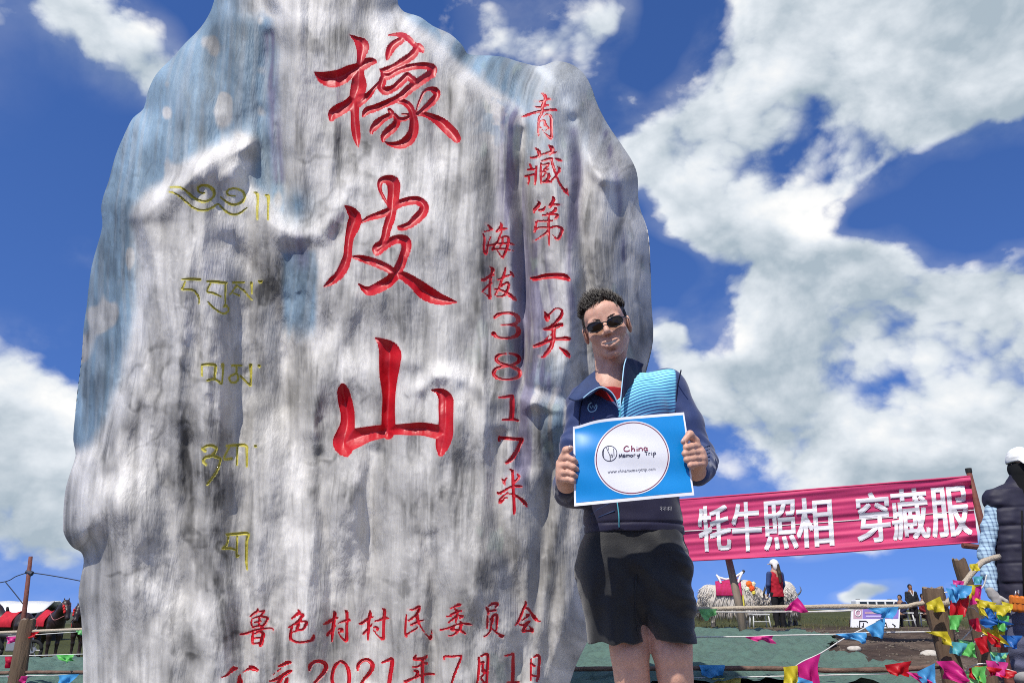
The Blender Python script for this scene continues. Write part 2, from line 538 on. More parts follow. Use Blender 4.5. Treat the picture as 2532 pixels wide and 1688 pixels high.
    def front(self, px, py, y0=1.8, y1=3.6, off=.0):
        """first surface point met by the view line of a pixel"""
        a, b = ray(px, py)
        Y = np.arange(y0, y1, self.vox * .5)
        I = np.stack([a * Y, Y, CAM.z + b * Y], 1)
        i = np.round((I - self.lo) / self.vox).astype(int)
        ok = ((i >= 0) & (i < self.n)).all(1)
        v = np.full(len(Y), 9.0)
        v[ok] = self.a[i[ok, 0], i[ok, 1], i[ok, 2]]
        h = np.argmax(v < 0)
        if v[h] >= 0: return P(px, py, (y0 + y1) / 2)
        return P(px, py, Y[h] - off)

    def build(self, name, m, parent=None, attrs=None):
        g = vdb.FloatGrid(3 * self.vox)
        a = np.clip(self.a, -3 * self.vox, 3 * self.vox)
        g.copyFromArray(a)
        p, q = g.convertToQuads(isovalue=0.0)
        V = np.array(p) * self.vox + self.lo
        Q = np.array(q)[:, ::-1]
        at = attrs(V) if attrs else None
        return mesh_np(name, V, Q, m, parent, True, at)

# ------------------------------------------------------------------ the carved boulder
SIL = [(530, 0), (519, 32), (495, 70), (457, 108), (425, 145), (387, 183), (366, 226), (355, 269), (328, 293), (307, 334), (285, 387), (269, 447), (256, 484),
       (250, 517), (253, 560), (237, 619), (226, 662), (218, 721), (215, 753), (207, 807), (203, 870), (198, 915), (191, 969), (185, 1033), (181, 1087), (187, 1125),
       (172, 1173), (161, 1216), (156, 1281), (158, 1319), (178, 1351), (201, 1365), (207, 1389), (199, 1432), (194, 1475), (201, 1529), (205, 1615), (205, 1688), (200, 2160),
       (1370, 2160), (1370, 1900), (1380, 1760), (1405, 1700), (1423, 1646), (1440, 1610), (1460, 1563), (1475, 1470), (1495, 1350), (1530, 1200), (1565, 1050), (1595, 930), (1615, 840),
       (1611, 754), (1608, 646), (1602, 571), (1580, 506), (1577, 441), (1566, 404), (1539, 361), (1502, 307), (1477, 258), (1462, 215), (1442, 181), (1410, 158), (1373, 152),
       (1335, 164), (1286, 154), (1238, 140), (1167, 136), (1153, 130), (1142, 111), (1112, 84), (1071, 65), (1038, 42), (1000, 30), (985, 12), (982, -4), (960, -60), (900, -120), (800, -160),
       (700, -170), (600, -130), (548, -60)]
FRONT = [(640, -60), (680, 40), (692, 150), (695, 300), (700, 410), (712, 470), (712, 530), (695, 535), (655, 495), (612, 462),
         (600, 430), (622, 380), (622, 345), (587, 337), (538, 362), (484, 394), (447, 427), (414, 459), (377, 486), (342, 518), (334, 560), (348, 620), (350, 670), (343, 760),
         (328, 830), (308, 920), (283, 1010), (246, 1085), (200, 1125), (60, 1180), (60, 2400), (1700, 2400), (1700, 1020), (1480, 1000), (1300, 960), (1296, 800), (1300, 560),
         (1285, 420), (1292, 310), (1262, 262), (1200, 215), (1120, 150), (1060, 92), (1010, 62), (975, 20), (950, -60), (860, -120), (700, -120)]
RSLAB = [(1300, 205), (1350, 200), (1400, 260), (1425, 330), (1430, 420), (1440, 560), (1442, 700), (1432, 900), (1420, 1010), (1300, 1010), (1296, 300)]

# strokes: (origin x, origin y, zoom, [stroke, ...]); a stroke is x,y,half width in zoomed pixels
CH = {}
CH['big_character_oak'] = (740, 40, 4.355, [
    [545,205,6, 610,250,30, 680,320,66, 670,420,46, 655,520,40, 640,650,58, 640,760,80, 600,900,58, 598,1050,42, 605,1200,46, 620,1310,38, 635,1410,6],
    [165,605,6, 250,660,55, 350,680,84, 450,655,80, 540,605,70, 640,560,55, 740,500,48, 800,490,30, 822,500,12],
    [640,870,66, 520,960,58, 430,1010,62, 370,1050,55, 345,1110,25],
    [640,950,30, 720,880,35, 790,800,25, 860,710,12, 890,670,8],
    [965,205,8, 1040,200,18, 1120,210,28, 1190,260,30, 1230,300,25, 1300,350,36, 1335,390,10],
    [1100,260,36, 1010,320,44, 965,400,36, 945,475,10],
    [1280,330,36, 1220,420,42, 1120,490,42, 1020,550,36, 920,590,36, 875,578,12],
    [890,590,15, 925,645,42, 980,640,36, 1060,590,36, 1200,550,34, 1340,535,36, 1430,565,46, 1425,620,46],
    [915,650,36, 895,710,40, 880,770,35, 930,805,44, 1020,775,36, 1100,705,40, 1165,640,34],
    [1165,640,34, 1230,700,40, 1250,740,30],
    [1425,620,44, 1300,705,46, 1200,775,46, 1080,875,40, 960,930,36, 820,990,38, 730,1020,38, 690,1075,16],
    [1060,925,12, 1130,930,32, 1190,980,36, 1220,1060,36, 1235,1150,46, 1225,1250,52, 1170,1340,56, 1080,1385,42, 980,1378,22, 920,1355,8],
    [970,1010,20, 995,1055,28, 900,1110,36, 830,1170,42, 785,1230,28, 775,1272,8],
    [1020,1060,20, 1055,1115,34, 1030,1180,42, 960,1245,46, 910,1300,33, 900,1352,10],
    [1060,1110,25, 1130,1110,22, 1230,1065,14],
    [1105,1055,8, 1160,1058,12, 1225,1060,15],
    [1250,1050,8, 1290,930,13, 1340,820,16, 1400,785,20, 1465,805,38, 1482,850,33, 1440,910,37, 1370,980,33, 1290,1050,22, 1245,1072,10],
    [1270,1070,10, 1340,1060,24, 1430,1090,38, 1530,1150,52, 1620,1230,58, 1690,1310,46, 1712,1352,14]])
CH['big_character_skin'] = (740, 400, 3.92, [
    [440,425,6, 500,475,38, 540,540,56, 525,620,60, 490,720,42, 475,820,38, 465,920,40, 430,1020,46, 380,1100,40, 310,1160,33, 240,1207,7],
    [590,592,8, 680,545,24, 790,510,33, 880,470,33, 960,412,36, 1060,380,38, 1150,378,40, 1208,425,42, 1195,490,46, 1140,550,45, 1070,610,33, 990,640,28, 958,630,10],
    [870,435,10, 820,350,14, 780,260,18, 790,190,28, 850,172,40, 910,205,60, 915,300,55, 905,400,52, 900,480,40, 880,560,43, 850,650,40, 830,740,38, 800,800,38],
    [830,790,38, 770,820,42, 742,850,34, 740,905,8],
    [760,870,38, 850,800,38, 940,752,40, 1022,765,48, 1038,830,46, 1010,920,42, 980,1000,44, 940,1080,46, 880,1150,50, 780,1210,50, 690,1250,44, 640,1240,30, 577,1183,7],
    [530,922,15, 600,935,30, 720,972,38, 840,1022,38, 920,1072,34, 1020,1112,43, 1120,1180,56, 1220,1262,70, 1330,1320,58, 1430,1347,36, 1528,1360,7]])
CH['big_character_mountain'] = (780, 800, 4.355, [
    [650,155,10, 720,210,48, 800,310,108, 800,420,108, 790,550,94, 790,680,76, 790,800,65, 785,950,66, 785,1080,70, 780,1180,60],
    [293,672,30, 300,740,62, 325,860,72, 345,960,70, 345,1080,74, 320,1200,94, 305,1290,108, 330,1380,50],
    [310,1290,98, 420,1235,98, 560,1190,78, 700,1162,68, 850,1140,53, 1000,1135,60, 1150,1132,66, 1300,1160,72, 1390,1180,72],
    [1255,715,10, 1340,735,38, 1400,805,72, 1405,900,76, 1405,1050,74, 1395,1180,82, 1370,1290,72, 1350,1390,34]])
CH['small_character_blue'] = (1280, 220, 11.2, [
    [665,115,15, 720,160,30, 770,240,40, 750,340,35, 690,470,35, 680,560,30, 660,640,25],
    [480,345,8, 600,350,20, 720,330,25, 850,280,28, 945,305,8], [460,490,8, 560,510,22, 680,500,25, 800,450,22, 890,465,8],
    [120,770,15, 250,730,28, 450,660,28, 650,615,28, 850,585,26, 1040,580,28, 1090,605,10],
    [690,670,20, 600,780,25, 580,900,25, 575,1050,22, 570,1200,20, 580,1290,18],
    [640,830,8, 720,760,10, 810,700,12, 890,730,18, 925,800,30, 930,950,30, 935,1100,28, 940,1250,30, 920,1350,45, 850,1310,25, 740,1210,12, 640,1060,8],
    [630,890,15, 740,880,22, 750,960,25, 740,1040,15], [780,980,18, 830,1060,25, 860,1100,15, 740,1180,8]])
CH['small_character_tibet'] = (1280, 350, 11.2, [
    [480,180,12, 570,260,35, 600,340,40, 590,420,25], [370,450,20, 480,440,28, 600,390,22, 760,335,20, 900,290,25, 1000,310,25, 1110,290,12],
    [850,105,10, 950,190,50, 940,290,40, 880,370,20], [640,550,15, 760,510,25, 900,470,25, 980,470,12], [1030,470,15, 1130,500,35, 1210,530,25],
    [940,500,25, 970,650,30, 1030,820,28, 1080,960,22, 1150,1130,24, 1250,1290,28, 1340,1390,40, 1410,1490,8], [1350,1250,10, 1370,1380,30],
    [1110,690,10, 1160,780,35, 1110,880,25, 1030,990,25, 930,1080,20], [650,600,20, 640,800,28, 640,1000,25, 650,1170,15],
    [650,640,15, 760,640,22, 860,610,25, 800,720,20, 740,790,25, 870,770,15], [660,830,20, 780,850,15, 720,960,20, 660,1000,15],
    [850,890,20, 870,950,35, 810,1060,25, 720,1120,25, 880,1110,25, 940,1130,10], [320,610,10, 370,700,25, 400,740,15], [280,780,22, 400,770,25, 500,760,20],
    [520,600,15, 515,750,25, 500,900,28, 490,1080,28, 470,1180,20], [210,960,25, 320,940,25, 450,900,20], [310,960,22, 310,1080,25, 290,1180,18]])
CH['small_character_ordinal'] = (1280, 480, 11.2, [
    [560,200,12, 600,260,35, 540,350,40, 470,430,40, 450,500,20], [550,430,15, 650,450,35, 730,400,25, 775,320,8],
    [960,70,12, 1000,140,40, 960,230,40, 910,320,45, 880,390,12], [990,290,25, 1100,290,25, 1215,295,12], [1030,370,15, 1050,430,40, 980,490,25, 810,530,12],
    [625,580,10, 760,580,22, 900,560,22, 1060,560,25, 1100,610,35, 1040,680,25], [470,740,18, 650,745,22, 850,740,22, 1060,735,12],
    [520,780,25, 500,880,25, 480,1000,30, 455,1060,15],
    [490,980,20, 600,930,22, 760,920,22, 880,940,20, 1000,900,22, 1130,900,25, 1220,970,35, 1220,1060,38, 1160,1170,40, 1100,1250,25, 970,1140,8],
    [860,600,22, 855,800,28, 855,1000,28, 865,1200,24, 870,1420,14], [850,1020,25, 740,1110,25, 600,1210,16, 420,1310,8]])
CH['small_character_one'] = (1150, 200, 2.24, [[368,1092,6, 390,1095,10, 440,1083,12, 500,1079,13, 550,1085,15, 575,1100,8]])
CH['small_character_pass'] = (1300, 750, 11.2, [
    [510,210,8, 560,300,35, 590,380,66, 600,460,40],
    [620,350,25, 710,240,20, 800,160,16, 890,135,14, 970,160,18, 1010,230,28, 990,320,38, 920,420,38, 840,510,30, 760,580,25, 650,660,25],
    [475,715,15, 580,705,38, 720,680,50, 860,630,50, 980,590,45, 1020,600,20],
    [790,680,40, 770,800,45, 770,950,45, 740,1080,45, 700,1200,48, 620,1320,48, 530,1430,42, 480,1480,22, 370,1465,6],
    [230,1190,30, 350,1150,45, 500,1090,42, 650,1030,35, 850,985,35, 1000,975,38, 1120,970,50, 1215,985,35], [500,1030,12, 600,940,12, 720,850,12],
    [920,1215,8, 1020,1280,30, 1110,1360,55, 1180,1440,45, 1210,1500,15]])
CH['small_character_sea'] = (1170, 540, 11.2, [
    [350,150,6, 440,210,22, 490,280,35, 540,320,12], [260,380,6, 360,360,14, 450,335,16],
    [265,410,15, 310,520,24, 310,650,26, 295,800,26, 310,920,30, 350,975,28, 385,900,24, 400,780,18, 430,640,12, 500,480,6],
    [760,110,12, 780,190,34, 740,290,42, 650,360,26], [720,310,26, 820,290,32, 940,280,14],
    [790,370,18, 730,500,20, 690,620,22, 620,720,24, 560,810,24, 530,870,20], [380,750,18, 500,735,22, 660,710,24, 850,690,24, 1000,690,26, 1135,730,12],
    [700,540,12, 780,540,18, 880,500,22, 960,530,28, 975,620,33, 950,750,34, 910,880,32, 860,1000,32, 815,1080,22, 740,1000,18, 670,900,10],
    [820,580,27, 800,680,22, 740,800,18], [530,860,22, 680,845,20, 850,840,22, 980,870,22, 1120,895,12]])
CH['small_character_pull'] = (1170, 650, 11.2, [
    [470,110,8, 540,180,40, 530,270,35, 490,330,30], [230,460,18, 300,470,35, 400,410,30, 490,345,27, 600,320,16],
    [490,400,24, 470,550,28, 460,700,30, 460,850,32, 470,970,32, 390,890,16, 300,830,10], [255,790,16, 340,690,24, 440,600,20, 540,540,10],
    [610,465,12, 720,455,22, 850,390,27, 960,350,22, 1050,320,14],
    [890,140,20, 880,230,28, 840,340,32, 790,470,30, 750,600,26, 690,740,24, 620,870,20, 600,890,8], [1015,225,10, 1070,290,28, 1110,370,22],
    [770,650,17, 870,580,26, 950,550,30, 985,610,32, 960,720,30, 910,820,30, 850,900,24, 760,930,20, 650,920,12],
    [530,710,12, 650,725,22, 800,770,27, 920,830,32, 1040,910,42, 1140,990,42, 1190,1030,18]])
CH['carved_digit_three'] = (1150, 740, 2.8, [[205,125,8, 225,107,10, 260,96,7, 310,94,7, 350,110,11, 368,140,13, 350,165,9, 310,174,5, 250,177,4],
    [310,174,5, 350,187,8, 370,215,13, 360,245,12, 320,264,8, 270,268,6, 225,261,7, 200,240,13, 195,235,11]])
CH['carved_digit_eight'] = (1150, 740, 2.8, [[300,458,8, 240,440,9, 215,415,9, 225,390,9, 260,378,5, 310,375,5, 355,385,8, 375,408,11, 365,435,9, 320,455,7, 270,463,7, 215,480,9,
    198,510,11, 215,538,9, 260,552,5, 310,552,5, 360,540,9, 380,515,11, 365,485,10, 320,462,8]])
CH['carved_digit_one'] = (1150, 740, 2.8, [[232,677,4, 270,675,6, 315,668,9, 327,672,9, 325,700,14, 325,760,14, 322,820,14], [260,832,5, 300,830,7, 330,828,9, 370,838,5]])
CH['carved_digit_seven'] = (1150, 740, 2.8, [[237,975,8, 236,952,7], [240,957,9, 300,961,9, 360,966,9, 393,970,10, 375,1010,12, 350,1060,12, 320,1105,13, 285,1130,8]])
CH['small_character_metre'] = (1200, 1140, 11.2, [
    [660,210,8, 740,260,27, 760,400,32, 765,600,34, 775,800,32, 785,1000,32, 795,1200,34, 800,1340,36, 800,1460,20], [450,480,8, 510,550,32, 540,650,16], [640,400,8, 560,500,22, 520,560,22],
    [790,250,8, 880,340,14, 930,430,32, 860,530,27, 770,620,22], [330,850,12, 380,890,32, 480,840,27, 620,750,24, 740,700,26, 880,685,28, 980,695,28, 1010,710,14],
    [640,800,10, 610,870,14, 500,960,18, 400,1070,22, 400,1140,24, 460,1110,22, 540,1020,18, 620,1000,10],
    [600,910,14, 760,905,20, 880,970,24, 1000,1060,34, 1090,1150,45, 1160,1260,10]])
CH['row_character_stupid'] = (580, 1490, 9.046, [
    [520,130,15, 500,190,25, 420,240,22, 350,300,15], [530,190,15, 620,180,18, 670,170,15, 620,240,18, 570,290,16], [390,360,10, 370,440,16, 400,540,16],
    [400,350,14, 550,300,18, 680,310,20, 740,340,24, 700,430,24, 640,500,22, 520,510,18, 400,545,16], [560,310,18, 550,420,18, 545,500,16], [450,430,16, 590,405,16],
    [130,695,15, 250,680,22, 450,610,20, 650,570,18, 840,565,14, 870,640,8], [410,650,14, 400,780,26, 400,870,22],
    [440,690,14, 570,640,20, 640,680,32, 620,800,36, 590,920,36, 570,960,15], [430,785,16, 570,770,16], [400,905,18, 560,890,16]])
CH['row_character_colour'] = (580, 1490, 9.046, [
    [1420,150,12, 1450,200,30, 1380,270,25, 1280,350,16], [1450,230,20, 1530,270,28, 1480,340,30, 1400,430,26, 1300,490,20, 1210,545,10],
    [1440,430,14, 1550,405,17, 1610,430,28, 1580,510,30, 1540,580,22, 1400,610,18, 1290,660,12], [1430,480,30, 1400,560,26, 1380,620,16],
    [1290,520,20, 1260,640,24, 1250,780,28, 1310,840,22, 1450,875,20, 1600,860,20, 1720,830,24, 1760,770,33, 1775,690,8]])
CH['row_character_village'] = (780, 1480, 9.046, [
    [410,270,10, 435,320,30, 420,430,32, 400,600,32, 380,780,26, 370,950,14], [190,560,15, 260,530,26, 380,460,28, 500,420,16], [270,800,28, 340,710,22, 430,620,14, 520,540,8],
    [540,525,12, 640,490,22, 720,470,30, 770,475,14],
    [655,240,8, 700,300,26, 705,450,28, 700,620,26, 700,780,27, 690,920,35, 630,900,20, 560,830,12, 510,720,10, 520,670,14, 590,670,27, 590,720,30]])
CH['row_character_hamlet'] = (780, 1480, 9.046, [
    [1220,265,10, 1225,330,30, 1195,450,30, 1190,600,28, 1180,760,26, 1175,900,16], [980,550,15, 1050,535,26, 1150,460,25, 1200,420,20, 1300,400,12],
    [1070,780,20, 1130,710,22, 1210,630,17, 1300,520,8], [1340,490,16, 1430,470,20, 1540,425,30, 1640,430,12],
    [1490,210,8, 1545,260,28, 1535,420,30, 1525,600,26, 1520,780,26, 1515,880,32, 1440,860,18, 1360,780,12, 1300,680,10, 1320,620,14, 1390,650,28, 1380,690,25]])
CH['row_character_people'] = (980, 1480, 9.046, [
    [260,240,10, 380,235,20, 480,180,24, 530,170,18, 500,260,25, 450,350,28, 370,420,24, 280,480,20], [230,350,10, 215,450,17, 205,600,20, 200,760,19, 225,830,24],
    [230,790,15, 340,720,17, 460,650,15, 465,600,8], [470,370,26, 480,480,26, 520,570,17, 580,670,12, 650,780,12, 720,840,16, 760,870,36, 785,780,9, 790,700,5],
    [330,580,20, 430,530,20, 520,490,16, 610,470,12]])
CH['row_character_entrust'] = (980, 1480, 9.046, [
    [1200,215,10, 1300,170,16, 1400,130,30, 1450,130,12], [1200,350,14, 1300,310,22, 1400,270,20, 1510,260,10], [1280,210,10, 1360,270,20, 1350,400,20, 1330,500,16, 1320,570,12],
    [1330,390,16, 1250,460,19, 1160,530,12], [1130,390,15, 1300,370,12], [1380,370,15, 1480,385,22, 1420,440,12],
    [985,690,17, 1150,650,17, 1300,590,16, 1450,550,18, 1600,555,22, 1690,575,12], [1330,580,16, 1280,630,19, 1230,690,21, 1340,690,20, 1450,710,23, 1540,770,18],
    [1430,500,14, 1450,550,28, 1430,650,28, 1350,750,20, 1240,810,15, 1130,820,8]])
CH['row_character_member'] = (1150, 1470, 9.046, [
    [470,270,12, 510,340,28, 520,420,20], [520,260,12, 600,200,22, 700,190,28, 720,220,26, 680,280,17], [540,360,16, 660,340,20, 700,350,12], [500,480,16, 500,600,20, 490,740,14],
    [520,610,10, 600,500,16, 660,440,24, 710,460,26, 710,600,26, 700,760,16, 670,800,10], [610,470,18, 610,560,25, 580,680,17, 560,800,18, 500,880,16, 430,930,15],
    [600,740,10, 670,820,16, 750,870,20, 820,920,34, 870,900,9]])
CH['row_character_meeting'] = (1150, 1470, 9.046, [
    [1345,145,14, 1360,190,24, 1310,300,22, 1250,450,24, 1190,590,22, 1110,690,10], [1330,280,14, 1410,310,22, 1480,400,22, 1550,500,34, 1610,570,24, 1680,590,8],
    [1260,580,10, 1330,530,15, 1420,450,22, 1340,440,15], [1220,660,16, 1310,670,20, 1420,600,23, 1450,590,12],
    [1400,620,25, 1340,720,28, 1290,810,23, 1400,800,20, 1500,800,25, 1510,840,12], [1440,700,12, 1500,780,28]])
CH['date_character_public'] = (540, 1600, 10.69, [
    [70,790,8, 200,740,22, 310,640,35, 400,560,48, 500,550,20], [400,500,12, 420,560,30],
    [600,690,10, 720,600,16, 850,550,35, 960,560,48, 1030,600,28], [820,490,20, 920,505,26], [575,710,14, 560,800,40, 570,900,62, 540,1000,58, 450,1100,40, 380,1200,30],
    [440,1200,30, 600,1180,30, 760,1150,34]])
CH['date_character_origin'] = (540, 1600, 10.69, [
    [1590,490,20, 1700,460,35, 1820,400,43, 1900,390,33], [1410,740,9, 1530,650,12, 1650,560,16], [1350,890,15, 1500,850,30, 1700,740,40, 1850,640,42, 1930,610,25],
    [1700,760,35, 1620,880,40, 1540,1000,40, 1440,1120,25], [1830,800,20, 1800,880,43, 1780,1000,40, 1850,1120,34, 2000,1140,28, 2060,1060,10]])
CH['date_digit_two'] = (520, 1450, 2.6727, [[655,550,6, 660,520,10, 685,497,9, 720,490,9, 755,505,12, 765,535,12, 745,570,11, 715,605,9, 685,640,7, 660,680,6, 720,692,7, 770,690,7]])
CH['date_digit_zero'] = (520, 1450, 2.6727, [[860,490,7, 825,520,9, 808,570,9, 805,620,9, 825,680,8, 870,700,8, 905,670,9, 918,610,10, 912,550,10, 890,505,8, 860,490,7]])
CH['date_digit_two_second'] = (520, 1450, 2.6727, [[975,550,6, 978,515,10, 1000,490,9, 1030,480,9, 1060,495,12, 1072,525,12, 1055,565,11, 1025,600,9, 995,640,7, 970,680,6, 1040,692,7, 1080,690,7]])
CH['date_digit_one'] = (520, 1450, 2.6727, [[1135,500,5, 1170,485,8, 1198,477,10, 1202,500,11, 1197,540,11, 1190,580,11, 1182,640,11, 1180,695,10]])
CH['date_character_year'] = (980, 1600, 6.189, [
    [300,120,14, 280,170,20, 400,170,22, 460,130,16], [250,300,10, 340,285,14, 400,240,16, 470,240,15], [400,180,20, 400,300,22, 400,450,20, 405,640,18],
    [280,350,14, 330,370,18, 300,430,12], [135,520,20, 230,480,17, 370,425,15, 480,400,16, 580,405,13]])
CH['date_digit_seven'] = (980, 1600, 6.189, [[735,190,10, 735,135,12, 850,135,13, 960,126,13, 995,130,12, 960,230,15, 900,380,15, 850,530,14, 820,640,12]])
CH['date_character_month'] = (980, 1600, 6.189, [
    [1260,150,13, 1270,230,17, 1260,350,17, 1245,500,15, 1205,620,10], [1300,130,12, 1370,97,16, 1400,130,18, 1395,300,18, 1385,450,17, 1380,620,16],
    [1290,235,10, 1335,220,15, 1320,300,15, 1350,370,18, 1310,360,10], [1340,400,10, 1300,470,12, 1340,530,12]])
CH['date_digit_one_second'] = (980, 1600, 6.189, [[1660,125,8, 1730,110,12, 1785,92,15, 1785,200,20, 1785,350,22, 1780,515,22], [1700,530,12, 1880,526,12]])
CH['date_character_day'] = (980, 1600, 6.189, [
    [2110,140,12, 2160,120,18, 2190,160,18, 2180,300,18, 2170,450,18, 2150,500,16], [2060,250,16, 2120,280,13], [2070,425,12, 2110,430,13, 2150,440,12], [2062,170,9, 2060,330,11, 2058,495,10]])
TIB = {}
TIB['tibetan_opening_mark'] = (400, 440, 7.84, [
    [140,185,8, 250,175,11, 370,190,13, 480,260,13, 600,370,15, 700,430,17, 820,460,17, 930,430,16, 1010,350,17, 1010,250,20, 940,180,21, 850,147,18, 760,152,15, 700,200,15, 720,270,12, 790,295,11, 840,290,8],
    [130,265,8, 230,290,11, 350,360,13, 480,470,13, 600,570,13, 720,620,15, 850,625,15, 970,580,13, 1090,510,10, 1160,570,13, 1260,660,14, 1380,710,14, 1500,690,14, 1590,630,12, 1650,580,8],
    [1140,370,8, 1230,450,13, 1340,510,15, 1450,515,16, 1560,460,18, 1610,370,18, 1580,280,15, 1500,225,13, 1400,205,13, 1300,230,13, 1260,280,11, 1310,340,11, 1420,350,8],
    [1780,280,8, 1850,310,20, 1860,450,15, 1850,650,15, 1855,800,13], [2000,340,8, 2060,360,22, 2065,500,13, 2060,650,12, 2060,800,11]])
TIB['tibetan_syllable_upper'] = (440, 670, 9.8, [
    [100,200,12, 300,195,22, 540,205,20], [185,240,11, 130,370,14, 100,450,14, 240,445,18, 380,470,15, 470,570,16, 510,660,12, 510,790,9],
    [710,250,17, 900,260,24, 1170,290,22], [790,300,12, 720,440,14, 720,510,15, 850,530,18, 960,580,15, 1060,630,12], [1150,320,15, 1150,450,16, 1145,600,13, 1150,780,12],
    [720,740,11, 870,890,14, 1000,990,14, 1120,1030,16, 1210,980,14, 1220,900,13, 1150,830,19, 1110,870,12],
    [1340,280,18, 1600,275,15], [1420,350,14, 1330,480,13, 1260,570,12], [1360,540,12, 1490,600,13], [1450,370,13, 1600,480,14, 1720,620,12, 1800,700,9], [1780,290,24, 1785,400,16, 1790,550,10],
    [1960,240,14, 2000,270,24, 2030,240,14]])
TIB['tibetan_syllable_road'] = (480, 880, 2.9035, [
    [55,65,5, 90,60,7, 150,65,7, 152,110,7, 150,160,5, 195,200,4], [55,72,4.5, 55,140,4.5], [95,175,5, 140,165,6, 185,185,5], [205,62,9, 207,110,5, 200,200,4],
    [275,68,6, 340,68,4.5], [305,75,4.5, 300,120,5, 255,150,5, 260,180,5, 290,190,5, 315,165,5, 310,130,4.5], [330,140,4.5, 400,210,5], [405,65,9, 408,120,6, 405,210,5], [463,70,6, 467,72,8]])
TIB['tibetan_syllable_middle'] = (480, 880, 2.9035, [
    [80,680,8, 60,665,6, 90,645,6, 130,642,7, 160,665,6, 130,712,7, 85,725,7, 65,750,6, 85,780,6], [130,712,7, 175,730,6, 190,745,5, 160,830,5, 95,920,4.5],
    [235,645,6, 300,640,7, 370,642,7, 378,690,6, 378,790,5], [250,660,5, 215,735,5, 270,735,7], [310,660,4.5, 308,780,5], [437,645,6, 443,646,7]])
TIB['tibetan_syllable_last'] = (480, 880, 2.9035, [
    [235,1280,6, 310,1275,8, 385,1275,8, 378,1330,7, 375,1460,6, 380,1530,4.5], [245,1300,5, 235,1350,4.5, 205,1380,4.5, 260,1378,6, 300,1390,4.5], [310,1295,4.5, 305,1430,5, 320,1430,4.5]])


def poly_sd(X, Y, poly):
    """signed distance to a closed polygon, positive inside"""
    d2 = np.full(X.shape, 1e12); ins = np.zeros(X.shape, bool)
    n = len(poly)
    for i in range(n):
        x1, y1 = poly[i]; x2, y2 = poly[(i + 1) % n]
        ex, ey = x2 - x1, y2 - y1
        t = np.clip(((X - x1) * ex + (Y - y1) * ey) / (ex * ex + ey * ey + 1e-9), 0, 1)
        d2 = np.minimum(d2, (X - x1 - t * ex) ** 2 + (Y - y1 - t * ey) ** 2)
        if y1 != y2:
            c = ((y1 > Y) != (y2 > Y)) & (X < (x2 - x1) * (Y - y1) / (y2 - y1) + x1)
            ins ^= c
    d = np.sqrt(d2)
    return np.where(ins, d, -d)


def smooth_poly(poly, n=3):
    p = list(poly) + [poly[0]]
    q = catmull([poly[-1]] + p + [poly[1]], n)[n:-n]
    return [tuple(a) for a in q[:-1]]


def line_g(X, Y, pts, w):
    """gaussian fall-off around a curve"""
    c = catmull(pts, 5)
    d2 = np.full(X.shape, 1e9)
    for i in range(len(c) - 1):
        x1, y1 = c[i]; x2, y2 = c[i + 1]
        ex, ey = x2 - x1, y2 - y1
        t = np.clip(((X - x1) * ex + (Y - y1) * ey) / (ex * ex + ey * ey + 1e-9), 0, 1)
        d2 = np.minimum(d2, (X - x1 - t * ex) ** 2 + (Y - y1 - t * ey) ** 2)
    return np.exp(-d2 / (w * w))


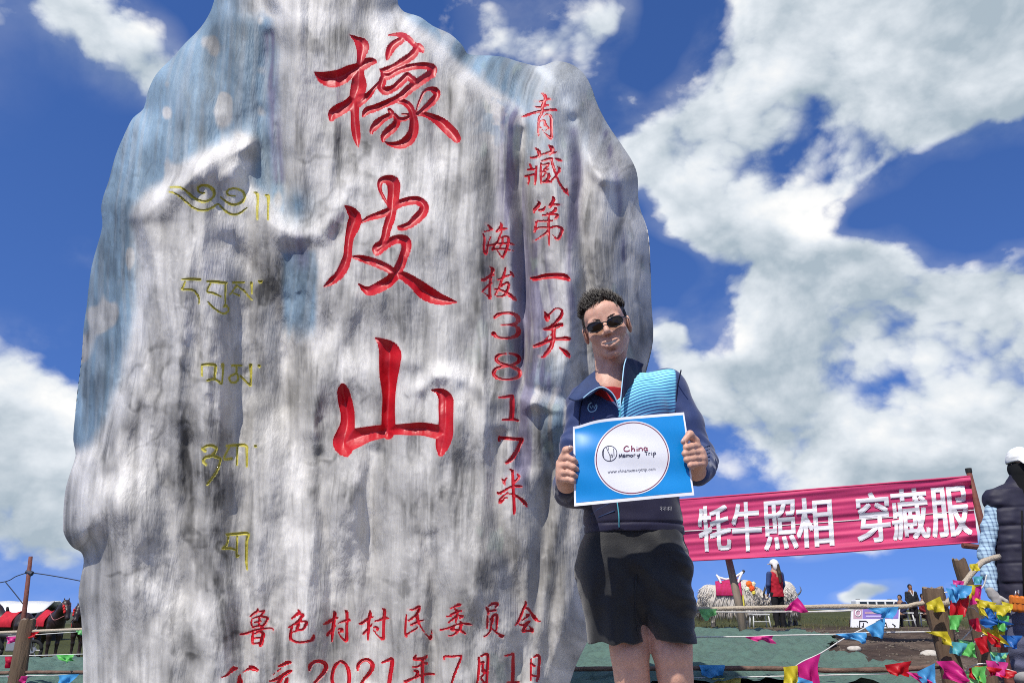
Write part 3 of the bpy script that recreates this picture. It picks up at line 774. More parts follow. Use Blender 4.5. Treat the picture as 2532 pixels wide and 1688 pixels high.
def build_rock():
    STEP = 2.5
    xs = np.arange(145, 1625, STEP)
    ys = np.concatenate([np.arange(-175, -10, 8.0), np.arange(-10, 1702, STEP), np.arange(1702, 2166, 14.0)])
    CG = 5.0
    Xc = np.arange(130, 1650, CG); Yc = np.arange(-190, 2190, CG)
    GX, GY = np.meshgrid(Xc, Yc, indexing='xy')

    def up(A):
        """bilinear from the coarse design grid to the mesh grid"""
        fx = (xs - Xc[0]) / CG; fy = (ys - Yc[0]) / CG
        ix = np.clip(fx.astype(int), 0, len(Xc) - 2); iy = np.clip(fy.astype(int), 0, len(Yc) - 2)
        tx = (fx - ix)[None, :]; ty = (fy - iy)[:, None]
        return (A[iy][:, ix] * (1 - tx) + A[iy][:, ix + 1] * tx) * (1 - ty) + (A[iy + 1][:, ix] * (1 - tx) + A[iy + 1][:, ix + 1] * tx) * ty

    sil = smooth_poly(SIL, 3)
    sdc = poly_sd(GX, GY, sil)
    X, Y = np.meshgrid(xs, ys, indexing='xy')
    sd = up(sdc)
    # soften the medial creases of the distance field
    dd = np.clip(sdc, 0, 230)
    for _ in range(36):
        dd[1:-1, 1:-1] = (dd[1:-1, 1:-1] * 2 + dd[:-2, 1:-1] + dd[2:, 1:-1] + dd[1:-1, :-2] + dd[1:-1, 2:]) / 6
    w_edge = sstep(0, 70, sdc)
    dd = dd * w_edge + np.clip(sdc, 0, 230) * (1 - w_edge)
    t = np.clip(dd / 225, 0, 1)
    H = 0.40 * np.sqrt(np.clip(1 - (1 - t) ** 2, 0, 1))
    wob = 12 * (vn(GX / 45, GY / 45, 3) - .5) + 16 * (vn(GX / 110, GY / 110, 5) - .5)
    fr = poly_sd(GX + wob, GY + wob * .6, smooth_poly(FRONT, 2))
    fm = sstep(-8, 30, fr)
    H += (0.065 + .115 * sstep(660, 500, GX) + .06 * sstep(900, 1050, GX)) * fm * sstep(0, 60, sdc)
    # rolled lip along the front edge: proud band just inside the ledge
    H += (.012 + .020 * sstep(660, 500, GX)) * np.exp(-((fr - 42) / 26) ** 2) * sstep(0, 60, sdc)
    rs = poly_sd(GX + wob * .6, GY, RSLAB)
    H += 0.085 * sstep(-20, 34, rs)
    for (cx, cy, rx, ry, a) in [
        (1160, 1040, 80, 95, .085), (860, 930, 70, 55, .05), (880, 1210, 90, 120, .06), (1100, 1270, 100, 150, .07),
        (255, 1240, 90, 120, .06), (310, 1500, 90, 190, .06), (640, 1290, 55, 220, .045), (765, 1440, 48, 200, .07), (1190, 1420, 90, 130, .06), 
        (1390, 190, 60, 45, .07), (1350, 930, 70, 60, .05), (1370, 1060, 60, 70, .05), (980, 620, 70, 160, .03),
        (440, 760, 40, 300, .04), (530, 1080, 50, 300, .03), (1150, 620, 60, 200, .03), (300, 700, 40, 160, .03), (480, 250, 70, 160, .03), (1510, 480, 60, 120, .05),
        (1530, 720, 60, 160, .04), (700, 880, 45, 220, -.05), (600, 780, 40, 160, -.03), (1060, 900, 34, 160, -.04), (960, 1300, 34, 260, -.02), (420, 1400, 60, 240, -.025),
        (1330, 1250, 60, 260, -.04), (740, 730, 46, 110, -.02), (650, 200, 26, 200, -.03), (950, 180, 120, 120, -.02), (560, 430, 90, 30, .03),
        (1230, 780, 40, 140, -.02), (1010, 1480, 40, 160, .04), (870, 1560, 40, 150, -.03), (540, 1560, 50, 140, .04)]:
        H += a * np.exp(-((GX - cx) / rx) ** 2 - ((GY - cy) / ry) ** 2)
    for pts, w, a in [
        ([(590, 425), (640, 478), (685, 545), (735, 585), (795, 570), (835, 525), (862, 465)], 27, .034),
        ([(342, 535), (380, 492), (430, 452), (484, 408), (545, 368), (612, 348)], 20, .04),
        ([(620, 350), (618, 400), (595, 445)], 16, .03),
        ([(1010, 62), (1100, 140), (1190, 212), (1268, 268)], 20, .035), ([(1330, 165), (1390, 230), (1430, 330), (1470, 420), (1520, 450)], 18, .035),
        ([(348, 570), (352, 680), (332, 830), (292, 980), (240, 1090), (190, 1160)], 20, .035), ([(880, 740), (840, 840), (790, 930), (770, 1060)], 26, .03),
        ([(930, 730), (960, 880), (1040, 900), (1120, 950)], 24, .02), ([(1040, 960), (1080, 930), (1150, 935), (1220, 990)], 20, .03), ([(640, 1010), (655, 1200), (640, 1420), (650, 1680)], 30, .03),
        ([(1285, 330), (1268, 450), (1290, 560), (1302, 700), (1288, 850), (1280, 1000), (1296, 1150)], 22, -.06),
        ([(1420, 300), (1440, 420), (1430, 520), (1447, 700), (1437, 860), (1420, 1000)], 18, -.06),
        ([(668, 90), (672, 200), (690, 320), (695, 450)], 20, -.03),
        ([(340, 560), (352, 700), (335, 830), (300, 960), (250, 1090)], 20, -.04),
        ([(1500, 330), (1530, 450), (1545, 620), (1550, 800)], 22, -.03),
        ([(930, 1120), (905, 1250), (925, 1400), (915, 1680)], 22, -.04), ([(1060, 1330), (1075, 1480), (1065, 1690)], 20, -.035),
        ([(790, 1130), (800, 1300), (820, 1500), (815, 1690)], 18, -.03), ([(470, 1100), (455, 1300), (440, 1500), (450, 1700)], 30, -.02),
        ([(1240, 1080), (1225, 1250), (1260, 1400), (1290, 1560), (1270, 1690)], 20, -.04), ([(1380, 1080), (1350, 1250), (1330, 1420), (1300, 1690)], 18, -.035),
        ([(1420, 1150), (1400, 1300), (1370, 1480), (1340, 1690)], 16, -.025), ([(560, 600), (640, 680), (690, 820), (700, 1000)], 24, -.03)]:
        H += a * line_g(GX, GY, pts, w)
    H += .09 * (vn(GX / 170, GY / 330, 11) - .5) + .07 * (fbm(GX / 80, GY / 150, 3, 21) - .5)
    fw = GX + 40 * (vn(GX / 180, GY / 260, 15) - .5)
    H += .055 * (1 - np.abs(2 * vn(fw / 62, GY / 620, 17) - 1)) * sstep(0, 90, sdc) * (.35 + .9 * vn(GX / 260, GY / 300, 19)) - .02
    Hd = H.copy()
    for _ in range(2):
        H[1:-1, 1:-1] = (H[1:-1, 1:-1] * 2 + H[:-2, 1:-1] + H[2:, 1:-1] + H[1:-1, :-2] + H[1:-1, 2:]) / 6
    edge = sstep(2, 40, sd)
    Hf = up(H)
    Hlow = up(Hd)
    # flutes run down the face and bend round the swellings
    flow = X + 110 * (Hlow - .5) + 30 * (vn(X / 160, Y / 260, 31) - .5) + 8 * (vn(X / 40, Y / 120, 37) - .5)
    fl1 = vn(flow / 34, Y / 520, 41); fl2 = vn(flow / 13, Y / 260, 43); fl3 = vn(flow / 5.5, Y / 110, 47)
    amp = edge * (0.45 + .9 * vn(X / 220, Y / 240, 53))
    Hf = Hf + amp * (.022 * (fl1 - .5) + .0055 * (fl2 - .5) + .0014 * (fl3 - .5)) + edge * .007 * (fbm(X / 22, Y / 30, 3, 59) - .5)
    # fine cracks and chips
    chips = np.clip(fbm(X / 34, Y / 60, 3, 61) - .74, 0, 1)
    Hf -= edge * chips * .03

    # ---- carving
    csd = np.full(X.shape, -50.0, np.float32); cid = np.full(X.shape, -1, np.int32)
    names = list(CH) + list(TIB)
    for ci, nm in enumerate(names):
        ox, oy, sc, strokes = (CH.get(nm) or TIB.get(nm))
        for s in strokes:
            a = np.array(s, float).reshape(-1, 3)
            a = np.stack([ox + a[:, 0] / sc, oy + a[:, 1] / sc, np.maximum(a[:, 2] / sc, 0.5)], 1)
            c = catmull(a, 10)
            c[:, 2] = c[:, 2] * 1.07 if nm.startswith('big') else c[:, 2] * (1.35 if nm in TIB else 1.22) + (.45 if nm in TIB else .25)
            c[:, 2] = np.maximum(c[:, 2], 1.9 if nm in TIB else 1.7)
            r = c[:, 2].max() + 8
            j0, j1 = np.searchsorted(xs, [c[:, 0].min() - r, c[:, 0].max() + r])
            i0, i1 = np.searchsorted(ys, [c[:, 1].min() - r, c[:, 1].max() + r])
            if i1 <= i0: continue
            bx = X[i0:i1, j0:j1]; by = Y[i0:i1, j0:j1]
            best = np.full(bx.shape, -50.0)
            for k in range(len(c) - 1):
                x1, y1, r1 = c[k]; x2, y2, r2 = c[k + 1]
                ex, ey = x2 - x1, y2 - y1
                tt = np.clip(((bx - x1) * ex + (by - y1) * ey) / (ex * ex + ey * ey + 1e-9), 0, 1)
                best = np.maximum(best, r1 + (r2 - r1) * tt - np.hypot(bx - x1 - tt * ex, by - y1 - tt * ey))
            cur = csd[i0:i1, j0:j1]
            win = best > cur
            cur[win] = best[win]
            cid[i0:i1, j0:j1][win] = ci
    # snap grid points on to the stroke outlines and the silhouette
    gy, gx = np.gradient(csd, ys, xs)
    gl = np.hypot(gx, gy) + 1e-6
    near = np.abs(csd) < STEP * .5
    PX = X - np.where(near, csd * gx / gl, 0) * .95
    PY = Y - np.where(near, csd * gy / gl, 0) * .95
    csd2 = np.where(near, 0, csd)
    gy, gx = np.gradient(sd, ys, xs)
    gl = np.hypot(gx, gy) + 1e-6
    near2 = (sd < 0.7)
    mv = np.clip(sd, -9, 9)
    PX = np.where(near2, X - mv * gx / gl, PX); PY = np.where(near2, Y - mv * gy / gl, PY)
    depth_c = np.where(csd2 > 0, .0016 * csd2 * (1 - .010 * np.clip(csd2, 0, 22)), 0)
    depth_c = np.where(csd2 > 0, depth_c + .0022, 0)
    YF = 3.80 - np.where(near2, 0.02 * 0, Hf) + depth_c
    YF = np.where(near2, 3.80 - np.clip(Hf * 0, 0, 1), YF)
    U = (PX - W_PX / 2) / F_PX; Vv = (H_PX / 2 - PY) / F_PX
    cs, sn = math.cos(PITCH), math.sin(PITCH)
    yy = cs - Vv * sn
    WX = U / yy * YF; WZ = CAM.z + (sn + Vv * cs) / yy * YF
    V = np.stack([WX, YF, WZ], -1)

    # ---- paint
    st1 = vn(flow / 4.2, Y / 90, 71); st2 = vn(flow / 10, Y / 190, 73); st3 = vn(flow / 30, Y / 330, 79); st4 = fbm(X / 110, Y / 130, 3, 83)
    sa = .15 + 1.0 * sstep(.3, .7, vn(X / 130, Y / 170, 77))
    tone = .56 + sa * (.11 * (st1 - .5) + .18 * (st2 - .5)) + .20 * (st3 - .5) + .58 * (st4 - .5) + .26 * (fbm(X / 26, Y / 60, 4, 78) - .5)
    drip = sstep(.50, .72, vn(flow / 17, Y / 420, 171)) * sstep(.35, .62, fbm(X / 90, Y / 140, 3, 173)) * (.55 + .9 * (st1 - .2))
    tone -= .17 * np.clip(drip, 0, 1)
    fleck = sstep(.66, .76, fbm(X / 11, Y / 24, 3, 177)) * sstep(.45, .6, fbm(X / 120, Y / 120, 2, 179))
    tone -= .09 * fleck
    scuff = sstep(.70, .78, fbm(X / 9, Y / 7, 3, 181)) * sstep(.52, .64, fbm(X / 80, Y / 80, 2, 183))
    tone += .09 * scuff
    # dark grey washes brushed on in patches
    dk = sstep(.54, .68, fbm(flow / 60, Y / 110, 4, 89)) * sstep(.3, .7, st2 * .5 + st1 * .5 + .1)
    tone -= .16 * dk
    lt = sstep(.56, .72, fbm(flow / 75, Y / 160, 4, 97))
    tone += .16 * lt
    thin = sstep(.80, .95, vn(flow / 3.0, Y / 150, 101)) * sstep(.45, .65, vn(X / 90, Y / 110, 103))
    tone -= .12 * thin
    white = sstep(.86, .97, vn(flow / 4.0, Y / 70, 107)) * sstep(.5, .7, vn(X / 70, Y / 60, 109))
    tone += .1 * white
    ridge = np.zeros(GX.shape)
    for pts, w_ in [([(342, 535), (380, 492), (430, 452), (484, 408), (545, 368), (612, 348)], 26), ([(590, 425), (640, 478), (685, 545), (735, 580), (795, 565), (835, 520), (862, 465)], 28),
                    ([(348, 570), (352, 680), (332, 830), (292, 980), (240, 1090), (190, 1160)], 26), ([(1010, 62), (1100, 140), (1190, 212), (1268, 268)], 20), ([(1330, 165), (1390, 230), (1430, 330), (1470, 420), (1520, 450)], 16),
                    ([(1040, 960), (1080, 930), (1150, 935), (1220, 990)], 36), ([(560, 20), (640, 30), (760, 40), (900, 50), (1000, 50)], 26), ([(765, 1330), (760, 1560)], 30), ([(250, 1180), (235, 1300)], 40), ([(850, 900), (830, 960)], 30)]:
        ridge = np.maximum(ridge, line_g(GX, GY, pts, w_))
    vein = (1 - np.abs(2 * vn(flow / 21, Y / 330, 193) - 1)) * sstep(.35, .65, vn(X / 110, Y / 150, 195))
    tone -= .11 * sstep(.80, .97, vein)
    vein2 = (1 - np.abs(2 * fbm((X + .5 * Y) / 120, (Y - .4 * X) / 150, 4, 197) - 1)) * sstep(.4, .7, vn(X / 150, Y / 150, 199))
    tone -= .16 * sstep(.90, .985, vein2)
    tone = .61 + (tone - .56) * 1.12
    tone += .30 * up(ridge) * (.5 + .7 * fbm(X / 30, Y / 40, 3, 191))      # ridges and lump tops painted whiter, sunlit brightness put into the colour
    tone = np.clip(tone, .10, 1.0)
    tone = np.clip(tone * .78, .07, .74)
    rgb = np.stack([tone * 1.0, tone * .962, tone * .90], -1)
    tone = tone / .78
    fru = up(fr); wobu = up(wob)
    left = sstep(8, -26, fru) * sstep(760, 690, X) * sstep(1160, 1080, Y)
    crown = sstep(60, 15, Y + wobu) * sstep(560, 640, X)
    left = left * (1 - .85 * crown)
    blot = 1 - .85 * sstep(.62, .74, fbm(X / 46, Y / 75, 2, 113))
    right = sstep(6, -26, fru) * sstep(900, 1040, X) * sstep(470, 330, Y) * (1 - .8 * sstep(300, 420, Y) * sstep(1450, 1500, X))
    right *= .35 + .65 * sstep(1300, 1180, X - .3 * Y)
    panel = sstep(690, 706, X + wobu * .5) * sstep(792, 774, X + wobu * .5) * sstep(612, 632, Y + wobu * .5) * sstep(850, 790, Y + 40 * (st2 - .5))
    niche = np.exp(-((X - 735) / 36) ** 2 - ((Y - 508) / 40) ** 2)
    rbl = np.exp(-((X - 1385) / 60) ** 2 - ((Y - 1060) / 90) ** 2) * sstep(.4, .6, st2) + .8 * np.exp(-((X - 1340) / 55) ** 2 - ((Y - 930) / 60) ** 2) * sstep(.45, .6, fbm(X / 30, Y / 30, 3, 127))
    rbl += .8 * np.exp(-((X - 1235) / 55) ** 2 - ((Y - 300) / 60) ** 2) * sstep(.4, .55, fbm(X / 24, Y / 24, 3, 131))
    blue = np.clip(np.maximum.reduce([left * blot, right * (.4 + .6 * blot), panel * .95, niche, rbl]), 0, 1) * (.80 + .20 * sstep(.25, .6, st2))
    bt = np.clip(.82 + 1.25 * (tone - .58), .35, 1.35)
    bcol = np.stack([.205 * bt, .315 * bt, .41 * bt], -1)
    rgb = rgb * (1 - blue[..., None] * .96) + bcol * blue[..., None] * .96
    pur = np.zeros(X.shape)
    for pts, w in [([(1262, 300), (1262, 420), (1278, 560), (1300, 700), (1292, 830), (1290, 960), (1290, 1110), (1280, 1190)], 34), ([(1418, 330), (1425, 430), (1415, 600), (1420, 840)], 14),
                   ([(668, 90), (676, 260), (690, 440)], 15), ([(1500, 330), (1528, 470), (1540, 640)], 9), ([(1320, 560), (1345, 760), (1330, 900), (1370, 960)], 24), ([(735, 610), (745, 640)], 24)]:
        pur = np.maximum(pur, up(line_g(GX, GY, pts, w)))
    pur = np.clip(pur * (.35 + 1.0 * sstep(.3, .65, st2)) * (.4 + .9 * vn(X / 50, Y / 70, 137)), 0, 1)
    pt = np.clip(.62 + .8 * (tone - .55), .25, 1)
    pcol = np.stack([.23 * pt, .205 * pt, .32 * pt], -1)
    rgb = rgb * (1 - pur[..., None] * .85) + pcol * pur[..., None] * .85
    # scuffs of mint under-coat
    mint = sstep(.70, .78, fbm(X / 40, Y / 70, 3, 139)) * .35 * sstep(1100, 1250, X)
    rgb = rgb * (1 - mint[..., None]) + np.array([.30, .37, .30]) * mint[..., None]
    # red and yellow over-paint that strayed on to the stone beside the strokes
    istib = cid >= len(CH)
    halo = sstep(-4.5, 0, csd) * (.5 + .5 * vn(X / 9, Y / 9, 149))
    rgb = np.where((~istib & (halo > 0))[..., None], rgb * (1 - .40 * halo[..., None]) + np.array([.60, .32, .30]) * .40 * halo[..., None], rgb)
    rgb = np.where((istib & (halo > 0))[..., None], rgb * (1 - .35 * halo[..., None]) + np.array([.45, .42, .16]) * .35 * halo[..., None], rgb)
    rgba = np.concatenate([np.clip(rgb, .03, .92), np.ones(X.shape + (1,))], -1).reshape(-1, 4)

    # ---- faces
    ny, nx = X.shape
    idx = np.arange(ny * nx).reshape(ny, nx)
    quad = np.stack([idx[:-1, :-1], idx[1:, :-1], idx[1:, 1:], idx[:-1, 1:]], -1).reshape(-1, 4)
    sdq = sd.reshape(-1)[quad]
    keep = (sdq > -4.5).all(1) & (sdq.max(1) > 0.7)
    c4 = csd2.reshape(-1)[quad]
    c_in = c4.mean(1) > 0
    cq = cid.reshape(-1)[quad]
    cpick = cq[np.arange(len(quad)), c4.argmax(1)]
    Vf = V.reshape(-1, 3)

    M_rock = mat('painted_rock', (.5, .5, .5), rough=.62, spec=.35, attr='paint', noise=.12, nscale=75, stretch=(1, 1, .10), bump=.42, bscale=110)
    M_red = mat('red_carving_paint', (.50, .006, .016), rough=.44, spec=.45, noise=.22, nscale=14, bump=.12, bscale=60)
    M_gold = mat('yellow_carving_paint', (.46, .40, .06), rough=.5, noise=.35, nscale=60, bump=.3)

    root = empty('carved_boulder', P(800, 1990, 3.8), 'tall grey painted boulder carved with red Chinese and yellow Tibetan characters', 'boulder')

    def sub(sel, name, m, at=True):
        q = quad[sel]
        u, inv = np.unique(q, return_inverse=True)
        at_ = {'paint': ('FLOAT_COLOR', rgba[u])} if at else None
        return mesh_np(name, Vf[u], inv.reshape(-1, 4), m, root, True, at_)

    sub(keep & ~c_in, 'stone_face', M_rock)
    for ci, nm in enumerate(names):
        sel = keep & c_in & (cpick == ci)
        if sel.any():
            sub(sel, 'carved_character', M_red if nm in CH else M_gold, at=False)
    # back of the boulder: closes the solid behind the outline
    st = 5
    bi = np.unique(np.concatenate([np.arange(0, ny, st), [ny - 1]])); bj = np.arange(0, nx, st)
    sdb = sd[np.ix_(bi, bj)]; Xb = PX[np.ix_(bi, bj)]; Yb = PY[np.ix_(bi, bj)]
    gyb = gy[np.ix_(bi, bj)]; gxb = gx[np.ix_(bi, bj)]; glb = np.hypot(gxb, gyb) + 1e-6
    nb = sdb < 22
    mvb = np.clip(sdb - 15.0, -40, 40)
    Xb = np.where(nb, X[np.ix_(bi, bj)] - mvb * gxb / glb, Xb); Yb = np.where(nb, Y[np.ix_(bi, bj)] - mvb * gyb / glb, Yb)
    tb = np.where(nb, 0, np.clip(sdb / 300, 0, 1))
    yb = 3.80 + 0.85 * np.sqrt(1 - (1 - tb) ** 2) + .12 * (fbm(Xb / 90, Yb / 120, 3, 151) - .5) * (tb > 0)
    U = (Xb - W_PX / 2) / F_PX; Vv = (H_PX / 2 - Yb) / F_PX; yy = cs - Vv * sn
    Vb = np.stack([U / yy * 3.80, yb, CAM.z + (sn + Vv * cs) / yy * 3.80], -1).reshape(-1, 3)
    ib = np.arange(len(bi) * len(bj)).reshape(len(bi), len(bj))
    qb = np.stack([ib[:-1, :-1], ib[:-1, 1:], ib[1:, 1:], ib[1:, :-1]], -1).reshape(-1, 4)
    sq = sdb.reshape(-1)[qb]
    qb = qb[(sq > -14).all(1) & (sq.max(1) > 0)]
    u, inv = np.unique(qb, return_inverse=True)
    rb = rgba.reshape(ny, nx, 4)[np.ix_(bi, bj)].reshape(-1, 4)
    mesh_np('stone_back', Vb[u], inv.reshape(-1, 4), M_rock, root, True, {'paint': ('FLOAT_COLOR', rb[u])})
    return root


rock = build_rock()

# ------------------------------------------------------------------ ground
_ZR = np.array([(-400, 0), (0, .1), (3, .3), (5, .50), (6, .555), (7.2, .575), (8.2, .61), (9.4, .655), (11, .71), (13, .67), (16, .57), (20, .55), (85, .55), (110, -.6), (220, -7), (900, -25), (9000, -90)], float)
_ZL = np.array([(-400, 0), (0, .1), (3, .3), (5, .22), (6, .2), (7.2, .2), (8.2, .26), (9.4, .33), (11, .39), (13, .28), (20, -.3), (31, -.85), (85, -.9), (110, -1.8), (220, -7), (900, -25), (9000, -90)], float)


def gz(x, y):
    """height of the ground"""
    x = np.asarray(x, float); y = np.asarray(y, float)
    l = sstep(1.5, -5.0, x * 12 / np.maximum(np.abs(y), 12))
    z = np.interp(y, _ZR[:, 0], _ZR[:, 1]) * (1 - l) + np.interp(y, _ZL[:, 0], _ZL[:, 1]) * l
    w = sstep(4.5, 6.5, y) * sstep(40, 18, y)
    z = z + w * (.10 * (fbm(x * .55, y * .55, 3, 201) - .5) + .10 * (fbm(x * 2.2, y * 2.6, 3, 203) - .5) * sstep(1.0, 4.5, x))
    return z


def gzf(x, y):
    return float(gz(np.array([x]), np.array([y]))[0])


def build_ground():
    yl = np.concatenate([-np.geomspace(400, 3, 14), np.linspace(0, 6, 12)[0:-1], np.arange(6, 22, .075), np.geomspace(22, 9000, 70)])
    t = np.linspace(-1.25, 1.25, 340)
    T, Yg = np.meshgrid(t, yl)
    Xg = T * (np.abs(Yg) * .95 + 5)
    Z = gz(Xg, Yg)
    soil = np.array([.112, .082, .062]); soil2 = np.array([.055, .038, .030]); grass = np.array([.060, .066, .022]); dry = np.array([.12, .10, .055])
    n = fbm(Xg * .9, Yg * .9, 4, 211)[..., None]; n2 = fbm(Xg * .35, Yg * .35, 3, 213)[..., None]
    c = soil * (1 - sstep(.45, .62, n)) + soil2 * sstep(.45, .62, n)
    c = c * (.75 + .5 * n2)
    g = sstep(17.5, 22, Yg + 6 * (fbm(Xg * .3, Yg * .3, 3, 217) - .5))[..., None]
    gc = grass * (.6 + .8 * n2) + (dry - grass) * sstep(.6, .75, n2) * .5
    c = c * (1 - g) + gc * g
    far = sstep(400, 3000, Yg)[..., None]
    c = c * (1 - far) + np.array([.09, .11, .09]) * far
    ny, nx = Xg.shape
    i = np.arange(ny * nx).reshape(ny, nx)
    Q = np.stack([i[:-1, :-1], i[:-1, 1:], i[1:, 1:], i[1:, :-1]], -1).reshape(-1, 4)
    m = mat('soil_and_grass', (.1, .08, .06), rough=.95, spec=.15, attr='paint', noise=.5, nscale=9, bump=.9, bscale=26)
    o = mesh_np('ground', np.stack([Xg, Yg, Z], -1).reshape(-1, 3), Q, m, None, True,
                {'paint': ('FLOAT_COLOR', np.concatenate([c.reshape(-1, 3), np.ones((ny * nx, 1))], 1))})
    tag(o, kind='structure')
    # clods and gravel scattered over the churned soil
    V, F = [], []
    base = [(1, 0, 0), (-1, 0, 0), (0, 1, 0), (0, -1, 0), (0, 0, 1), (0, 0, -.6)]
    fc = [(0, 2, 4), (2, 1, 4), (1, 3, 4), (3, 0, 4), (2, 0, 5), (1, 2, 5), (3, 1, 5), (0, 3, 5)]
    for k in range(7000):
        y = random.uniform(5.4, 15); x = random.uniform(1.6, 8.5) * y / 10
        if random.random() < .25: x = random.uniform(-7, 9) * y / 10; y = random.uniform(10.8, 17)
        s = random.choice([.005, .007, .010, .013, .020]) * random.uniform(.6, 1.4)
        z = gzf(x, y); a = random.uniform(0, 6.28); b = len(V)
        for (px, py, pz) in base:
            j = random.uniform(.7, 1.3)
            V.append((x + s * j * (px * math.cos(a) - py * math.sin(a)) * 1.3, y + s * j * (px * math.sin(a) + py * math.cos(a)), z + s * j * pz * .8))
        F += [(b + p, b + q, b + r) for p, q, r in fc]
    m2 = mat('clods', (.10, .074, .056), rough=.95, spec=.1, col2=(.17, .145, .12), nscale=3.0)
    tag(mesh_np('soil_clods', np.array(V), np.array(F), m2, None, True), 'loose clods and gravel scattered over the brown soil', 'soil', kind='stuff')
    # short grass along the top of the bank
    V, F = [], []
    for k in range(9000):
        y = random.uniform(16.5, 34); x = random.uniform(-.75, .75) * y
        z = gzf(x, y); h = random.uniform(.03, .10); a = random.uniform(0, 6.28); w = .012
        dx, dy = math.cos(a) * w, math.sin(a) * w; b = len(V)
        V += [(x - dx, y - dy, z - .01), (x + dx, y + dy, z - .01), (x + random.uniform(-.04, .04), y + random.uniform(-.04, .04), z + h)]
        F.append((b, b + 1, b + 2))
    m3 = mat('short_grass', (.085, .095, .028), rough=.8, col2=(.16, .14, .06), nscale=.8)
    tag(mesh_np('short_grass', np.array(V), np.array(F), m3, None, False), 'short olive grass on the pasture behind the fence', 'grass', kind='stuff')


build_ground()

# green dust netting pegged over the bank
def build_net():
    y = np.arange(5.6, 11.35, .035)
    x = np.arange(-9.5, 4.6, .04)
    Xn, Yn = np.meshgrid(x, y)
    edge = 2.6 + .12 * Yn + .45 * np.sin(Yn * 1.3 + 1) + .9 * (fbm(Yn * .8, Yn * 0 + 3, 3, 231) - .5) - .12 * (Yn - 8) ** 2
    keep = Xn < edge
    top = 11.15 + .5 * (fbm(Xn * .6, Xn * 0, 3, 233) - .5)
    keep &= Yn < top
    wr = .20 * np.abs(fbm(Xn * 2.0 + .8 * Yn, Yn * 2.4, 4, 241) - .5) + .16 * np.abs(fbm(Xn * 6, Yn * 6, 3, 243) - .5)
    Z = gz(Xn, Yn) + .018 + wr
    i = np.arange(Xn.size).reshape(Xn.shape)
    Q = np.stack([i[:-1, :-1], i[:-1, 1:], i[1:, 1:], i[1:, :-1]], -1).reshape(-1, 4)
    Q = Q[keep.reshape(-1)[Q].all(1)]
    u, inv = np.unique(Q, return_inverse=True)
    m = mat('dust_net', (.125, .200, .160), rough=.75, spec=.25, noise=.6, nscale=16, bump=1.0, bscale=55, col2=(.060, .108, .088))
    o = mesh_np('dust_netting', np.stack([Xn, Yn, Z], -1).reshape(-1, 3)[u], inv.reshape(-1, 4), m)
    tag(o, 'wrinkled green dust netting spread over the bank behind the fence', 'netting')


build_net()

# stone plinth under the boulder and the man
PL_Z = 0.415
def build_plinth():
    root = empty('stone_plinth', (-.3, 3.4, 0), 'low stone plinth under the carved boulder', 'plinth')
    ms = mat('plinth_stone', (.36, .35, .33), rough=.8, noise=.25, nscale=8, bump=.4, bscale=40)
    b = MB(); b.box((-.3, 3.55, .19), (2.35, 1.55, .20)); b.build('plinth_core', ms, root)
    for ix in range(5):
        for iy in range(4):
            q = MB(); q.box((-.3 - 1.9 + ix * .95, 2.05 + .4 + iy * .78, .4015), (.468, .383, .0125)); q.build('paving_slab', ms, root)


build_plinth()

# two pale stones and one more lying on the bank
def stone(px, py, Y, s, label):
    c = P(px, py, Y); z = gzf(c.x, Y)
    S = Sculpt((c.x - s * 2, Y - s * 2, z - s), (c.x + s * 2, Y + s * 2, z + s * 1.5), s / 9)
    S.ell((c.x, Y, z + s * .25), (s * 1.2, s * .9, s * .55), k=0.001)
    S.ell((c.x + s * .4, Y + .1 * s, z + s * .2), (s * .7, s * .8, s * .5), k=s * .2)
    S.noise(lambda x, y, w: s * .22 * (vn3(x / s * 1.6, y / s * 1.6, w / s * 1.6, px) - .5))
    o = S.build('stone', M_stone)
    tag(o, label, 'stone', 'pale stones on the soil')


M_stone = mat('pale_stone', (.52, .48, .42), rough=.85, noise=.3, nscale=25)
stone(2296, 1606, 8.3, .075, 'pale stone lying on the soil just left of the right fence post')
stone(2113, 1610, 8.6, .06, 'small pale stone on the soil under the blue pennants')
stone(2352, 1600, 8.9, .07, 'pale stone on the soil behind the right fence post')

# ------------------------------------------------------------------ fence: posts, ropes, rails, bunting
FA = P(75, 1560, 8.0); FB = P(2310, 1490, 5.2)
_m = (FB.y - FA.y) / (FB.x - FA.x)


def FP(px, py, dy=0.0):
    """point of the fence line seen at a pixel"""
    a, b = ray(px, py)
    Y = (FA.y - _m * FA.x) / (1 - _m * a) + dy
    return P(px, py, Y)


M_log = mat('weathered_log', (.17, .11, .07), rough=.85, noise=.6, nscale=26, stretch=(1, 1, .12), bump=.9, bscale=60, col2=(.12, .082, .055))
M_pole = mat('grey_pole', (.24, .185, .14), rough=.85, noise=.4, nscale=30, stretch=(1, 1, .1), bump=.6)
M_rust = mat('rusty_pole', (.16, .055, .04), rough=.7, noise=.4, nscale=18, bump=.4)
M_rope = mat('pale_rope', (.50, .42, .32), rough=.9, noise=.3, nscale=80, bump=.8, bscale=160)
M_cord = mat('white_cord', (.66, .65, .62), rough=.8, noise=.15, nscale=40)
M_rail = mat('brown_rail', (.16, .10, .075), rough=.85, noise=.5, nscale=12, bump=.7)


